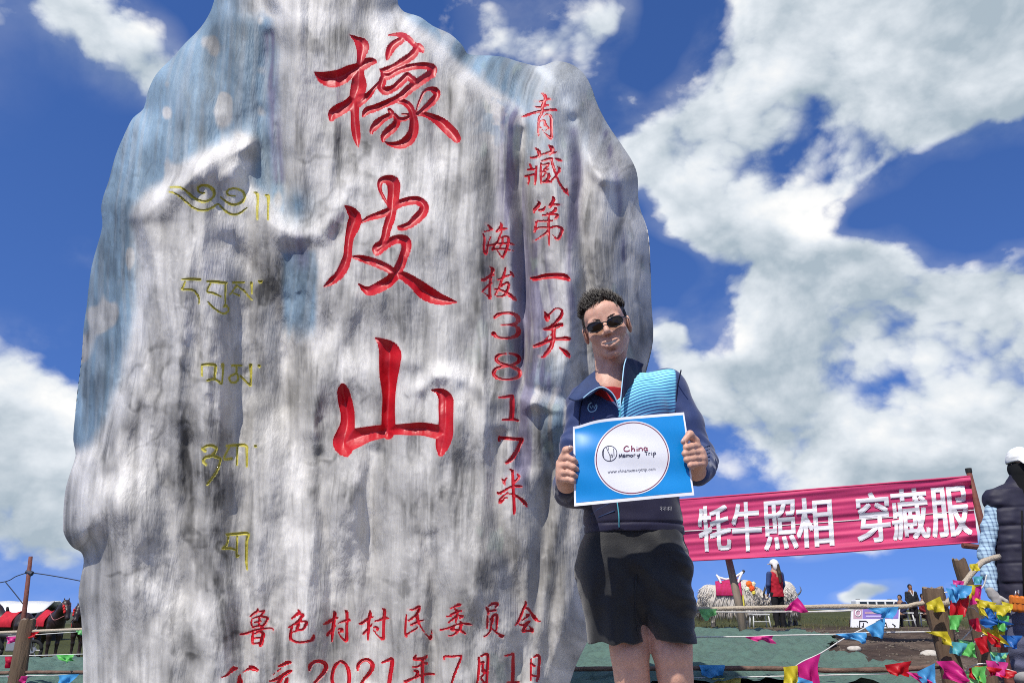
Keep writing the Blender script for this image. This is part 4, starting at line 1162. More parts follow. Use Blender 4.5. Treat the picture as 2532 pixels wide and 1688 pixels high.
def log(name, top, r, label, cat='post', lean=(0, 0), m=None, group=None, n=14, base_z=None):
    """round timber standing in the ground; top face with growth-ring cut as its own part"""
    b = Vector((top.x + lean[0], top.y + lean[1], 0)); b.z = gzf(b.x, b.y) - .3 if base_z is None else base_z
    root = empty(name, (b.x, b.y, b.z + .3), label, cat, group)
    H = 26; n = max(n, 26)
    vs = []; fs = []
    sd_ = r * 1000
    for i in range(H + 1):
        t = i / H; c = b.lerp(top, t)
        c = c + Vector((math.sin(t * 5 + r * 90) * .012, 0, 0))
        for k in range(n):
            a = 2 * math.pi * k / n
            q = r * (1.06 - .10 * t) * (1 + .26 * (float(vn(3 + 2.2 * math.cos(a), 3 + 2.2 * math.sin(a) + .8 * t, sd_)) - .5) + .13 * (float(vn(9 + 6 * math.cos(a), 9 + 6 * math.sin(a) + 9 * t, sd_ + 3)) - .5)
                                       + .10 * (float(vn(20 + 13 * math.cos(a), 20 + 13 * math.sin(a) + 2.5 * t, sd_ + 5)) - .5))
            if i == H: q *= .93
            vs.append(c + Vector((math.cos(a) * q, math.sin(a) * q, (0 if i < H else .03 * (float(vn(5 + 3 * math.cos(a), 5 + 3 * math.sin(a), sd_)) - .5)))))
    for i in range(H):
        for k in range(n):
            k2 = (k + 1) % n
            fs.append((i * n + k, i * n + k2, (i + 1) * n + k2, (i + 1) * n + k))
    mb = MB(); mb.add(vs, fs); mb.build('trunk', m or M_log, root, True)
    mb = MB(); c = sum((vs[H * n + k] for k in range(n)), Vector()) / n + Vector((0, 0, -.008))
    mb.add([c] + vs[H * n:], [(0, 1 + k, 1 + (k + 1) % n) for k in range(n)]); mb.build('cut_end', M_pole, root)
    return root


log('fence_post', P(2310, 1452, 5.2), .070, 'thick weathered log post at the right, yellow pennants tied to it', lean=(.03, 0), group='log posts of the rope fence')
log('fence_post', P(2371, 1381, 5.75), .048, 'tall slim log post with a sawn top right of the thick post', lean=(.10, 0), group='log posts of the rope fence')
log('fence_post', P(74, 1529, 8.0), .074, 'brown log post with a red cloth at the left edge of the photo', lean=(-.02, 0), group='log posts of the rope fence')
log('fence_post', P(2455, 1500, 5.9), .03, 'thin dark red stake beside the gloved hand', lean=(.05, 0), m=M_rust, group='log posts of the rope fence', n=8)


def cable(name, pts, r, m, label=None, cat=None, parent=None, sub=6, n=6, wob=0.0):
    c = catmull([tuple(p) for p in pts], sub)
    b = MB(); b.tube([Vector(q) for q in c], r, n, wob=wob)
    o = b.build(name, m, parent, True)
    if label: tag(o, label, cat)
    return o


cable('fence_rope', [FP(-40, 1565), FP(75, 1560), FP(200, 1555), FP(700, 1535), FP(1200, 1518), FP(1720, 1505), FP(1900, 1501), FP(2100, 1498), FP(2230, 1499), FP(2262, 1493), FP(2310, 1486)],
      .0155, M_rope, 'thick pale top rope of the fence tied to the log posts', 'rope', wob=.25)
cable('fence_rope', [FP(2310, 1490, -.1), FP(2345, 1488), FP(2385, 1440, .2), FP(2425, 1392, .3), FP(2470, 1375, .5)], .019, M_rope, 'pale rope rising from the thick post towards the gloved man', 'rope', wob=.3)
cable('fence_rail', [FP(-40, 1664), FP(75, 1661), FP(205, 1661), FP(700, 1660), FP(1420, 1653), FP(1540, 1652), FP(1800, 1651), FP(1950, 1652), FP(2060, 1656), FP(2230, 1653), FP(2330, 1645)],
      .017, M_rail, 'crooked brown branch rail low along the fence', 'rail', wob=.35)
cable('fence_wire', [FP(1720, 1512), FP(1900, 1512), FP(2040, 1511), FP(2110, 1508)], .005, M_cord, 'thin white cord just below the thick top rope', 'cord')

FLAGC = {'green': (.16, .62, .14), 'palegreen': (.28, .70, .26), 'magenta': (.72, .025, .26), 'pink': (.80, .05, .30), 'blue': (.09, .40, .78), 'deepblue': (.03, .17, .55), 'yellow': (.78, .64, .04),
         'red': (.62, .012, .022), 'crimson': (.58, .012, .05), 'cyan': (.12, .50, .58), 'paleyellow': (.78, .68, .16)}
FM = {k: mat('pennant_' + k, v, rough=.42, spec=.4, noise=.12, nscale=14, trans=.35) for k, v in FLAGC.items()}


def pennant(parent, colr, q, dy=0.0, amp=.022, seed=0):
    """small waving cloth between four corner pixels of the fence line"""
    c = [FP(*p, dy) for p in q]
    n = 9
    V = []
    sz = (c[0] - c[2]).length
    for i in range(n):
        for j in range(n):
            s, t = j / (n - 1), i / (n - 1)
            p = (c[0] * (1 - s) + c[1] * s) * (1 - t) + (c[3] * (1 - s) + c[2] * s) * t
            w = amp * (sz / .14) * t
            p = p + Vector((.25 * w * math.sin(5 * t + seed), w * math.sin(7.5 * s + 3.0 * t + seed * 2.1) * 1.3 + w * .7 * math.sin(13 * s - 6 * t + seed), .25 * w * math.sin(9 * s + seed)))
            V.append(p)
    i = np.arange(n * n).reshape(n, n)
    Q = np.stack([i[:-1, :-1], i[:-1, 1:], i[1:, 1:], i[1:, :-1]], -1).reshape(-1, 4)
    mesh_np('pennant', np.array([tuple(v) for v in V]), Q, FM[colr], parent, True)


def bunting(label, cords, flags, r=.0045):
    root = empty('bunting', FP(*cords[0][0][:2]), label, 'bunting', 'pennant strings on the fence')
    for pts in cords:
        cable('cord', [FP(*p) for p in pts], r, M_cord, parent=root)
    for k, (colr, q) in enumerate(flags):
        near_post = any(2255 < p[0] < 2366 for p in q)
        pennant(root, colr, q, dy=(-.13 if near_post else -.03) - .008 * (k % 5), seed=k * 1.7 + len(flags))
    return root


bunting('pennant string on the top rope with pale green, magenta and light blue cloths',
        [[(1712, 1510), (1745, 1504), (1774, 1504), (1937, 1507), (2001, 1511), (2144, 1503), (2226, 1500)]],
        [('palegreen', [(1728, 1505), (1774, 1504), (1768, 1518), (1742, 1534)]), ('magenta', [(1955, 1490), (1972, 1476), (2002, 1514), (1937, 1508)]),
         ('blue', [(2144, 1503), (2223, 1499), (2205, 1532), (2170, 1517)])])
bunting('thin white pennant string at mid height with a pink and a frayed blue cloth',
        [[(1500, 1578), (1710, 1574), (1850, 1573), (1912, 1570), (2065, 1567), (2141, 1563), (2285, 1561), (2345, 1560)]],
        [('pink', [(1843, 1573), (1912, 1570), (1912, 1588), (1853, 1580)]), ('blue', [(2065, 1566), (2141, 1562), (2146, 1592), (2092, 1577)]),
         ('yellow', [(2285, 1560), (2343, 1560), (2354, 1602), (2330, 1576)])])
bunting('slanting pennant string with a long magenta cloth and light blue cloths',
        [[(1962, 1650), (1985, 1634), (2029, 1614), (2086, 1578), (2139, 1551), (2187, 1526), (2227, 1502), (2296, 1488)]],
        [('magenta', [(1970, 1643), (2029, 1614), (2019, 1692), (1982, 1694)]), ('blue', [(2139, 1551), (2188, 1526), (2186, 1579), (2157, 1572)]), ('yellow', [(2290, 1490), (2325, 1473), (2337, 1514), (2296, 1508)])])
bunting('lowest pennant string with yellow, blue and red cloths along the branch rail',
        [[(1500, 1676), (1720, 1675), (1870, 1672), (2040, 1668), (2200, 1664), (2260, 1655), (2330, 1640)]],
        [('blue', [(1728, 1643), (1792, 1643), (1790, 1671), (1738, 1672)]), ('paleyellow', [(1761, 1676), (1833, 1675), (1829, 1706), (1778, 1706)]), ('yellow', [(1937, 1648), (1972, 1644), (1976, 1692), (1941, 1692)]),
         ('blue', [(1974, 1672), (2010, 1684), (2004, 1706), (1968, 1694)]), ('red', [(2187, 1643), (2254, 1633), (2243, 1670), (2203, 1667)]), ('pink', [(2241, 1660), (2267, 1663), (2314, 1690), (2278, 1690)]),
         ('blue', [(2267, 1660), (2312, 1638), (2312, 1692), (2280, 1686)]), ('magenta', [(2314, 1634), (2358, 1632), (2414, 1686), (2345, 1682)])])
bunting('tangle of bright pennants wound round the right-hand posts',
        [[(2300, 1470), (2355, 1462), (2397, 1470), (2430, 1450), (2440, 1420)], [(2335, 1560), (2360, 1520), (2400, 1500), (2440, 1530), (2500, 1545)], [(2330, 1640), (2370, 1590), (2412, 1545), (2445, 1500)],
         [(2345, 1650), (2395, 1600), (2450, 1560), (2500, 1590)], [(2350, 1690), (2420, 1640), (2512, 1660)]],
        [('green', [(2354, 1459), (2390, 1450), (2396, 1474), (2358, 1489)]), ('red', [(2350, 1484), (2397, 1471), (2386, 1522), (2346, 1533)]), ('magenta', [(2401, 1455), (2427, 1446), (2428, 1480), (2404, 1497)]),
         ('yellow', [(2412, 1489), (2431, 1497), (2443, 1533), (2419, 1511)]), ('deepblue', [(2423, 1531), (2452, 1518), (2497, 1543), (2434, 1548)]), ('blue', [(2440, 1545), (2470, 1530), (2500, 1555), (2450, 1562)]),
         ('yellow', [(2419, 1553), (2463, 1556), (2497, 1599), (2448, 1577)]), ('red', [(2408, 1578), (2441, 1570), (2446, 1606), (2426, 1617)]), ('crimson', [(2395, 1531), (2419, 1526), (2424, 1562), (2400, 1551)]),
         ('green', [(2368, 1607), (2405, 1585), (2421, 1627), (2376, 1619)]), ('palegreen', [(2448, 1610), (2488, 1614), (2486, 1628), (2455, 1626)]), ('yellow', [(2410, 1646), (2433, 1646), (2427, 1690), (2414, 1690)]),
         ('red', [(2437, 1646), (2512, 1658), (2512, 1675), (2448, 1670)]), ('pink', [(2355, 1433), (2385, 1436), (2378, 1453), (2360, 1450)]), ('cyan', [(2406, 1424), (2430, 1424), (2428, 1442), (2408, 1442)]),
         ('yellow', [(2397, 1394), (2418, 1392), (2420, 1410), (2400, 1411)]), *[(random.choice(['red', 'yellow', 'green', 'blue', 'magenta', 'pink', 'deepblue', 'crimson', 'palegreen', 'cyan']), (lambda x, y, w, h, k: [(x, y), (x + w, y + k), (x + w * .75, y + h), (x + w * .2, y + h * .8)])(random.uniform(2335, 2480), random.uniform(1440, 1660), random.uniform(28, 58), random.uniform(24, 46), random.uniform(-12, 12))) for _ in range(17)],
         ('deepblue', [(2436, 1500), (2465, 1508), (2460, 1530), (2432, 1524)]), ('red', [(2440, 1560), (2475, 1580), (2470, 1600), (2450, 1590)])])
bunting('pennant string at the left with red, pink, green and blue cloths',
        [[(-40, 1621), (100, 1619), (205, 1616)], [(-40, 1671), (100, 1669), (208, 1666)], [(20, 1572), (60, 1570), (205, 1560)]],
        [('red', [(48, 1568), (97, 1560), (88, 1575), (54, 1583)]), ('pink', [(15, 1573), (47, 1572), (44, 1588), (17, 1588)]), ('crimson', [(12, 1622), (54, 1622), (52, 1652), (19, 1648)]),
         ('pink', [(18, 1671), (68, 1670), (60, 1694), (28, 1694)]), ('green', [(138, 1618), (183, 1617), (178, 1634), (160, 1639)]), ('blue', [(144, 1668), (196, 1665), (170, 1694), (147, 1694)]),
         ('palegreen', [(188, 1558), (203, 1557), (203, 1570), (191, 1565)])])

# leaning pole with cables at the left
def build_cable_pole():
    t = P(76, 1375, 8.6); b = P(56, 1600, 8.6); b.z = gzf(b.x, 8.6) - .2
    root = empty('cable_pole', b, 'thin leaning wooden pole carrying dark cables at the left edge', 'pole')
    mb = MB(); mb.tube([b, b.lerp(t, .5) + Vector((.012, 0, 0)), t], [.03, .026, .02], 8); mb.build('pole', M_rust, root, True)
    mk = mat('dark_cable', (.04, .05, .08), rough=.6)
    for pts in ([(-60, 1447), (13, 1437), (40, 1424), (70, 1414)], [(70, 1414), (120, 1421), (192, 1434), (260, 1450)], [(13, 1437), (35, 1464), (57, 1492)]):
        cable('cable', [P(x, y, 8.6) for x, y in pts], .0055, mk, parent=root, n=5)
    mb = MB(); mb.tube([P(66, 1412, 8.6), P(80, 1418, 8.6)], .026, 8); mb.build('cable_tie', mk, root)


build_cable_pole()

# ------------------------------------------------------------------ banner
def build_banner():
    TL, TR, BR, BL = P(1600, 1241, 10.6), P(2399, 1177, 8.9), P(2418, 1339, 8.9), P(1600, 1390, 10.6)
    root = empty('banner', (TL + BR) / 2, 'long pink cloth banner with white characters strung between two poles', 'banner')
    nu, nv = 150, 130
    du = (TR - TL).normalized()
    nrm = du.cross(Vector((0, 0, 1))).normalized()           # towards the camera
    if nrm.y > 0: nrm = -nrm

    def surf(s, t, off=0.0):
        """s along, t down the banner"""
        p = (TL * (1 - s) + TR * s) * (1 - t) + (BL * (1 - s) + BR * s) * t
        w = .008 * math.sin(19 * t + 2.0 * s) + .005 * math.sin(37 * t - 3 * s + 1) + .022 * math.sin(3.2 * s + 5 * t) + .0028 * math.sin(63 * t + 9 * s) + .004 * math.sin(25 * s + 11 * t)
        w += .03 * math.exp(-((1 - s) / .05) ** 2) * math.sin(30 * t)
        sag = .02 * math.sin(math.pi * s) * (1 if t > .5 else .4)
        return p + nrm * (w + off) - Vector((0, 0, sag))

    V = [tuple(surf(i / nu, j / nv)) for j in range(nv + 1) for i in range(nu + 1)]
    idx = np.arange(len(V)).reshape(nv + 1, nu + 1)
    Q = np.stack([idx[:-1, :-1], idx[1:, :-1], idx[1:, 1:], idx[:-1, 1:]], -1).reshape(-1, 4)
    m = mat('banner_cloth', (.74, .060, .190), rough=.55, spec=.3, noise=.16, nscale=7, stretch=(.25, .25, 3), trans=.25, sheen=.2)
    mesh_np('cloth', np.array(V), Q, m, root, True)
    mw = mat('banner_lettering', (.80, .76, .78), rough=.6, noise=.1, nscale=8)
    # characters of the banner, set along it (source pixel span of each)
    spans = [('牦', 1729, 1810, 1250, 1362), ('牛', 1812, 1886, 1241, 1362), ('照', 1890, 1975, 1237, 1358), ('相', 1972, 2064, 1230, 1352), ('穿', 2122, 2207, 1217, 1340), ('藏', 2210, 2305, 1208, 1333), ('服', 2308, 2408, 1203, 1326)]
    a0 = ray(1600, 1315)[0]

    def s_of(px):
        a = ray(px, 1280)[0]
        # intersect the view line x = a*y with the banner line
        d = TR - TL
        return (a * TL.y - TL.x) / (d.x - a * d.y)

    for ch, x0, x1, y0, y1 in spans:
        cu = bpy.data.curves.new('lettering', 'FONT')
        cu.body = ch; cu.size = 1.0; cu.resolution_u = 2
        o = bpy.data.objects.new('lettering', cu); COL.objects.link(o)
        dg = bpy.context.evaluated_depsgraph_get()
        me = bpy.data.meshes.new_from_object(o.evaluated_get(dg))
        bpy.data.objects.remove(o)
        bm = bmesh.new()
        for q, (ox, oy) in enumerate([(-.022, -.010), (.022, -.010), (-.022, .010), (.022, .010), (0, 0)]):     # bold face: overlapping impressions of the glyph
            k0 = len(bm.verts); bm.from_mesh(me)
            bm.verts.ensure_lookup_table()
            for v in bm.verts[k0:]: v.co.x += ox; v.co.y += oy; v.co.z = q * .0011
        bmesh.ops.triangulate(bm, faces=bm.faces)
        for _ in range(4):
            es = [e for e in bm.edges if e.calc_length() > .06]
            if not es: break
            bmesh.ops.subdivide_edges(bm, edges=es, cuts=1)
            bmesh.ops.triangulate(bm, faces=bm.faces)
        xs = [v.co.x for v in bm.verts]; ys = [v.co.y for v in bm.verts]
        s0, s1 = s_of(x0), s_of(x1)

        def t_of(px, py):
            s = s_of(px); tp = surf(s, 0); bt = surf(s, 1)
            # pixel rows of the edges at this column
            def row(p):
                v = p - CAM; f = v.y * math.cos(PITCH) + v.z * math.sin(PITCH); u = -v.y * math.sin(PITCH) + v.z * math.cos(PITCH)
                return H_PX / 2 - F_PX * u / f
            return (py - row(tp)) / (row(bt) - row(tp))
        xm = (x0 + x1) / 2
        t0, t1 = t_of(xm, y0), t_of(xm, y1)
        for v in bm.verts:
            u = (v.co.x - min(xs)) / (max(xs) - min(xs)); w = (max(ys) - v.co.y) / (max(ys) - min(ys))
            v.co = surf(s0 + (s1 - s0) * u, t0 + (t1 - t0) * w, .012 + v.co.z)
        bm.normal_update()
        bm.to_mesh(me); bm.free()
        me.materials.clear(); me.materials.append(mw)
        link(bpy.data.objects.new('lettering', me), root)
    # hems and the guy lines through them
    for t in (0.0, 1.0, .52):
        mb = MB(); mb.tube([surf(i / 30, t, .008 if t == .52 else 0) for i in range(31)], .012 if t != .52 else .007, 6)
        mb.build('hem_cord', m if t != .52 else M_cord, root, True)
    return TL, TR, BR, BL


_TL, _TR, _BR, _BL = build_banner()


def pole(name, pts, r, m, label):
    root = empty(name, pts[0], label, 'pole')
    mb = MB(); mb.tube(pts, r, 10, wob=.1); mb.build('shaft', m, root, True)
    return root


_t = P(1799, 1370, 10.35); _b = P(1842, 1560, 10.35); _b.z = gzf(_b.x, _b.y) - .2
_p = pole('banner_pole', [_b, _b.lerp(_t, .5) + Vector((.02, 0, 0)), _t], [.055, .05, .042], M_pole, 'grey wooden pole under the left part of the pink banner')
_t = P(2396, 1168, 8.95); _b = Vector((_t.x + .12, 8.95, 0)); _b.z = gzf(_b.x, 8.95) - .2
_p = pole('banner_pole', [_b, _b.lerp(_t, .6), _t], [.045, .04, .03], M_rust, 'dark red pole holding the right end of the pink banner')
mb = MB(); mb.tube([P(2380, 1348, 8.9), P(2420, 1352, 8.9)], .03, 8); mb.build('lashing', M_rust, _p)
mb = MB(); mb.tube([_t, _t + Vector((0, 0, .05))], .036, 8); mb.build('cap', mat('black_cap', (.02, .02, .02)), _p)

# ------------------------------------------------------------------ the man holding the paper sign
M_skin = mat('sunlit_skin', (.62, .34, .24), rough=.5, spec=.4, noise=.10, nscale=60, sss=.12, bump=.08, bscale=220, col2=(.67, .38, .275))
M_hair = mat('dark_brown_hair', (.018, .011, .007), rough=.42, spec=.5, noise=.4, nscale=90)
M_teeth = mat('teeth', (.62, .58, .52), rough=.3, spec=.5)


def strands(name, m, parent, roots, n_out=4):
    """tapered four-sided tufts: (base, direction tip, width)"""
    V, F = [], []
    for b, t, w in roots:
        d = (t - b); s = d.cross(Vector((random.uniform(-1, 1), random.uniform(-1, 1), random.uniform(-1, 1))))
        if s.length < 1e-6: continue
        s = s.normalized() * w; u = d.normalized().cross(s)
        i = len(V)
        mid = b.lerp(t, .55) + Vector((0, 0, 0))
        V += [b + s, b + u, b - s, b - u, mid + s * .6, mid + u * .6, mid - s * .6, mid - u * .6, t]
        for k in range(4):
            k2 = (k + 1) % 4
            F += [(i + k, i + k2, i + 4 + k2), (i + k, i + 4 + k2, i + 4 + k), (i + 4 + k, i + 4 + k2, i + 8)]
    return mesh_np(name, np.array([tuple(v) for v in V]), np.array(F), m, parent, True)


def sheet(name, grid, m, parent, th=.004, smooth=True, n=10):
    """thick cloth patch through a grid of control points (rows of points), smoothed"""
    R = [catmull([tuple(p) for p in row], n) for row in grid]
    R = np.array(R)
    C = np.array([catmull([tuple(R[i, j]) for i in range(R.shape[0])], n) for j in range(R.shape[1])])
    a, b = C.shape[:2]
    du = np.gradient(C, axis=0); dv = np.gradient(C, axis=1)
    N = np.cross(du, dv); N /= (np.linalg.norm(N, axis=2, keepdims=True) + 1e-9)
    V = np.concatenate([(C + N * th / 2).reshape(-1, 3), (C - N * th / 2).reshape(-1, 3)])
    i = np.arange(a * b).reshape(a, b); k = a * b
    Q = np.stack([i[:-1, :-1], i[:-1, 1:], i[1:, 1:], i[1:, :-1]], -1).reshape(-1, 4)
    Q2 = Q[:, ::-1] + k
    rim = np.concatenate([i[0, :], i[1:, -1], i[-1, -2::-1], i[-2:0:-1, 0]])
    r2 = np.roll(rim, -1)
    Q3 = np.stack([rim, rim + k, r2 + k, r2], -1)
    return mesh_np(name, V, np.concatenate([Q, Q2, Q3]), m, parent, smooth), C


def head_prims(S, skull=True):
    """face and skull in head space (face towards -Y)"""
    S.ell((0, .016, .030), (.074, .097, .077), k=.002)
    S.ell((0, -.028, -.028), (.059, .064, .080), k=.03)
    S.ell((0, -.052, .044), (.056, .040, .042), k=.03)
    for s in (-1, 1):
        S.cone((s * .045, .004, -.050), (s * .014, -.066, -.090), .021, .018, k=.016)
        S.ell((s * .041, -.061, -.022), (.025, .022, .024), k=.018)
        S.ell((s * .028, -.083, .024), (.030, .010, .009), k=.012)
        S.ell((s * .078, .014, -.006), (.009, .019, .031), k=.006, rot=(0.12, 0, s * .25))
        S.ell((s * .083, .010, -.004), (.005, .010, .018), k=.003, mode='sub')
    S.ell((0, -.080, -.095), (.020, .016, .015), k=.016)
    for s in (-1, 1):
        S.ell((s * .031, -.097, .003), (.017, .014, .011), k=.010, mode='sub')
        S.ell((s * .031, -.080, .003), (.0125, .0125, .0115), k=.003)
    S.cone((0, -.086, .018), (0, -.112, -.020), .0075, .0115, k=.012)
    for s in (-1, 1):
        S.ell((s * .013, -.100, -.026), (.0085, .010, .0075), k=.006)
        S.ell((s * .007, -.108, -.033), (.0035, .006, .003), k=.002, mode='sub')
        # smile folds
        S.cone((s * .024, -.096, -.030), (s * .036, -.082, -.060), .002, .003, k=.006, mode='sub')
    S.ell((0, -.088, -.060), (.034, .014, .016), k=.012)
    S.chain([(-.030, -.090, -.0500), (-.015, -.101, -.0530), (0, -.104, -.0545), (.015, -.101, -.0530), (.030, -.090, -.0500)], [.0018, .0024, .0027, .0024, .0018], k=.007)
    S.chain([(-.026, -.090, -.0620), (-.013, -.099, -.0690), (0, -.102, -.0715), (.013, -.099, -.0690), (.026, -.090, -.0620)], [.0018, .0027, .0032, .0027, .0018], k=.007)
    S.chain([(-.031, -.092, -.0545), (-.016, -.104, -.0600), (0, -.108, -.0625), (.016, -.104, -.0600), (.031, -.092, -.0545)], [.0016, .0042, .0050, .0042, .0016], k=.0012, mode='sub')
    S.ell((0, -.088, -.0855), (.016, .008, .003), k=.006, mode='sub')


def build_man():
    YB = 2.62

    def Q(px, py, dy=0.0):
        return P(px, py, YB + dy)

    root = empty('person', (Q(1620, 2000).x, YB, PL_Z), 'smiling man in sunglasses, striped navy jacket and black shorts holding a blue sign', 'person')
    HC = Q(1500, 811, -.02)
    MH = Matrix.Translation(HC) @ Euler((math.radians(15), math.radians(-12.5), math.radians(-13))).to_matrix().to_4x4() @ Matrix.Scale(1.03, 4)
    lo = (P(1370, 1000, 2.7).x - .02, 2.18, PL_Z + .03); hi = (P(1790, 1000, 2.7).x, 2.86, 2.16)
    B = Sculpt(lo, hi, .0033)
    # trunk and neck
    nb = Q(1512, 968, .03)
    B.chain([Q(1508, 905, .03), nb, Q(1540, 1070, .04), Q(1560, 1200, .04), Q(1570, 1330, .04)], [.048, .056, .112, .100, .085], k=.04)
    SL, SR = Q(1450, 1000, .04), Q(1648, 958, .05)
    EL, ER = Q(1418, 1212, .02), Q(1720, 1138, .02)
    WL, WR = P(1400, 1196, 2.36), P(1722, 1166, 2.36)
    B.chain([nb, SL], [.05, .055], k=.05); B.chain([nb, SR], [.05, .055], k=.05)
    B.chain([SL, EL, WL], [.048, .038, .026], k=.02); B.chain([SR, ER, WR], [.048, .038, .026], k=.02)
    # head
    B.M = MH
    head_prims(B)
    B.M = Matrix.Identity(4)
    B.cone(MH @ Vector((0, .030, -.055)), Q(1510, 925, .030), .050, .052, k=.016)
    B.cone(MH @ Vector((0, -.015, -.09)), Q(1509, 940, -.006), .018, .020, k=.014)      # throat
    for s in (-1, 1):                                                             # neck cords
        B.cone(MH @ Vector((s * .055, .03, -.05)), Q(1509 + s * 14, 955, -.018), .011, .010, k=.02)
    # hands (fingers closed on the edges of the paper)
    B.ell(P(1389, 1163, 2.300), (.022, .026, .040), k=.012); B.cone(P(1391, 1175, 2.305), WL, .027, .026, k=.015)
    for (a, b, c, r) in [((1385, 1136), (1404, 1131), (1424, 1142), .0098), ((1381, 1152), (1403, 1149), (1426, 1160), .0098), ((1381, 1169), (1402, 1168), (1424, 1177), .0092), ((1385, 1184), (1403, 1185), (1420, 1191), .0082)]:
        B.chain([P(a[0] + 4, a[1], 2.290), P(b[0], b[1], 2.262), P((b[0] + c[0]) / 2 + 3, (b[1] + c[1]) / 2, 2.258), P(c[0], c[1], 2.268)], [r * 1.06, r, r * .94, r * .8], k=.0035)
        B.ell(P(a[0] + 6, a[1], 2.286), (r * 1.2, r * 1.1, r * 1.1), k=.004)
    B.chain([P(1392, 1165, 2.31), P(1393, 1132, 2.285), P(1400, 1113, 2.268), P(1411, 1108, 2.263)], [.015, .0125, .0112, .0088], k=.006)
    B.ell(P(1729, 1128, 2.305), (.022, .026, .036), k=.012); B.cone(P(1726, 1140, 2.31), WR, .027, .026, k=.015)
    for (a, b, c, r) in [((1724, 1102), (1697, 1106), (1706, 1117), .0098), ((1732, 1117), (1694, 1121), (1704, 1131), .0098), ((1737, 1132), (1698, 1136), (1706, 1144), .0092), ((1737, 1147), (1706, 1150), (1712, 1156), .0082)]:
        B.chain([P(a[0], a[1], 2.292), P((a[0] + b[0]) / 2, (a[1] + b[1]) / 2 - 1, 2.268), P(b[0], b[1], 2.256), P(c[0], c[1], 2.272)], [r * 1.08, r * 1.02, r, r * .85], k=.0035)
        B.ell(P(a[0], a[1], 2.288), (r * 1.2, r * 1.1, r * 1.1), k=.004)
    B.chain([P(1728, 1122, 2.31), P(1719, 1090, 2.29), P(1706, 1073, 2.272), P(1690, 1092, 2.262)], [.015, .0125, .0112, .0088], k=.006)
    # legs
    for (hip, knee, low, ank) in [(Q(1525, 1345, .04), P(1558, 1625, 2.645), P(1580, 1800, 2.68), P(1590, 1985, 2.70)), (Q(1625, 1345, .04), P(1664, 1622, 2.625), P(1684, 1800, 2.67), P(1702, 1985, 2.70))]:
        B.chain([hip, hip.lerp(knee, .6), knee, knee.lerp(ank, .12), low, ank], [.070, .060, .056, .052, .058, .036], k=.02)
        B.ell(knee + Vector((0, -.034, .012)), (.034, .028, .040), k=.012); B.ell(knee + Vector((.0, -.030, -.055)), (.020, .022, .030), k=.015); B.ell(knee + Vector((.042, -.005, .07)), (.022, .03, .06), k=.02); B.ell(knee + Vector((-.042, -.005, .06)), (.022, .03, .06), k=.02)
        B.cone(ank, Vector((ank.x + .01, ank.y - .14, PL_Z + .05)), .036, .034, k=.02)
    B.noise(lambda x, y, z: .0009 * (vn3(x * 60, y * 60, z * 60, 3) - .5))

    def skin_attr(V):
        return None
    B.build('body', M_skin, root)
    # fingernails
    mn = mat('fingernail', (.62, .40, .33), rough=.25, spec=.5)
    for p in (P(1409, 1106, 2.255), P(1689, 1090, 2.253)):
        S = Sculpt(p - Vector((.012, .012, .012)), p + Vector((.012, .012, .012)), .0012)
        S.ell(p, (.0055, .004, .007), k=.0005); S.build('fingernail', mn, root)
    # teeth
    S = Sculpt(HC - Vector((.12, .2, .12)), HC + Vector((.12, .05, .1)), .002)
    S.M = MH
    S.chain([(-.025, -.0915, -.0550), (-.013, -.0990, -.0582), (0, -.1022, -.0597), (.013, -.0990, -.0582), (.025, -.0915, -.0550)], [.0024, .0040, .0044, .0040, .0024], k=.001)
    S.build('teeth', M_teeth, root)
    # eyebrows
    for s in (-1, 1):
        ro = []
        for k in range(70):
            t = random.random(); x = s * (.012 + .040 * t); z = .027 + .008 * math.sin(t * 2.6) - .004 * t
            b = MH @ Vector((x, -.096 + .022 * t * t, z - .004 + random.uniform(-.003, .003)))
            ro.append((b, b + (MH.to_3x3() @ Vector((s * .007, -.002, .002 + random.uniform(-.0015, .0015)))), .0009))
        strands('eyebrow', M_hair, root, ro)
    # hair
    S = Sculpt(HC - Vector((.14, .16, .12)), HC + Vector((.14, .16, .2)), .003)
    S.M = MH
    S.ell((0, .020, .034), (.0785, .099, .0775), k=.001)
    S.box((0, -.16, -.068), (.2, .13, .113), rnd=.004, k=.014, mode='sub', rot=(-.22, 0, 0))      # clears the forehead
    S.box((0, -.10, -.16), (.2, .115, .165), rnd=.01, k=.01, mode='sub')
    S.box((0, .10, -.17), (.2, .2, .11), rnd=.01, k=.01, mode='sub')
    S.noise(lambda x, y, z: .003 * (vn3(x * 110, y * 110, z * 50, 5) - .5))
    hair = S.build('hair', M_hair, root)
    ro = []
    for k in range(6500):
        th = random.uniform(0, 2 * math.pi); zz = random.uniform(-.15, 1.0)
        r = math.sqrt(max(0, 1 - zz * zz))
        n = Vector((r * math.cos(th), r * math.sin(th), zz))
        b = Vector((n.x * .078, .020 + n.y * .098, .034 + n.z * .077))
        if b.y < -.02 and b.z < .068 + .06 * min(0, b.y + .05) + .010 * math.sin(b.x * 70): continue
        if b.z < .0 and b.y < .02: continue
        if b.z < -.005 and b.y < .05: continue
        up = max(0, n.z)
        L_ = .010 + .030 * up * random.uniform(.25, 1.4)
        cl = [float(vn3(b.x * 55 + q, b.y * 55, b.z * 55, q)) - .5 for q in (0, 9, 17)]
        d = (n * (.25 + .25 * up) + Vector((-.42 * up + .45 * cl[0], -.50 * up + .45 * cl[1], .80 * up + .3 * cl[2])) + Vector((random.uniform(-.1, .1), random.uniform(-.1, .1), 0))).normalized()
        if b.z < .055: d = (n * .12 + Vector((0, .30, -.85))).normalized(); L_ = .011
        ro.append((MH @ b, MH @ (b + d * L_), .0019 if b.z > .055 else .0014))
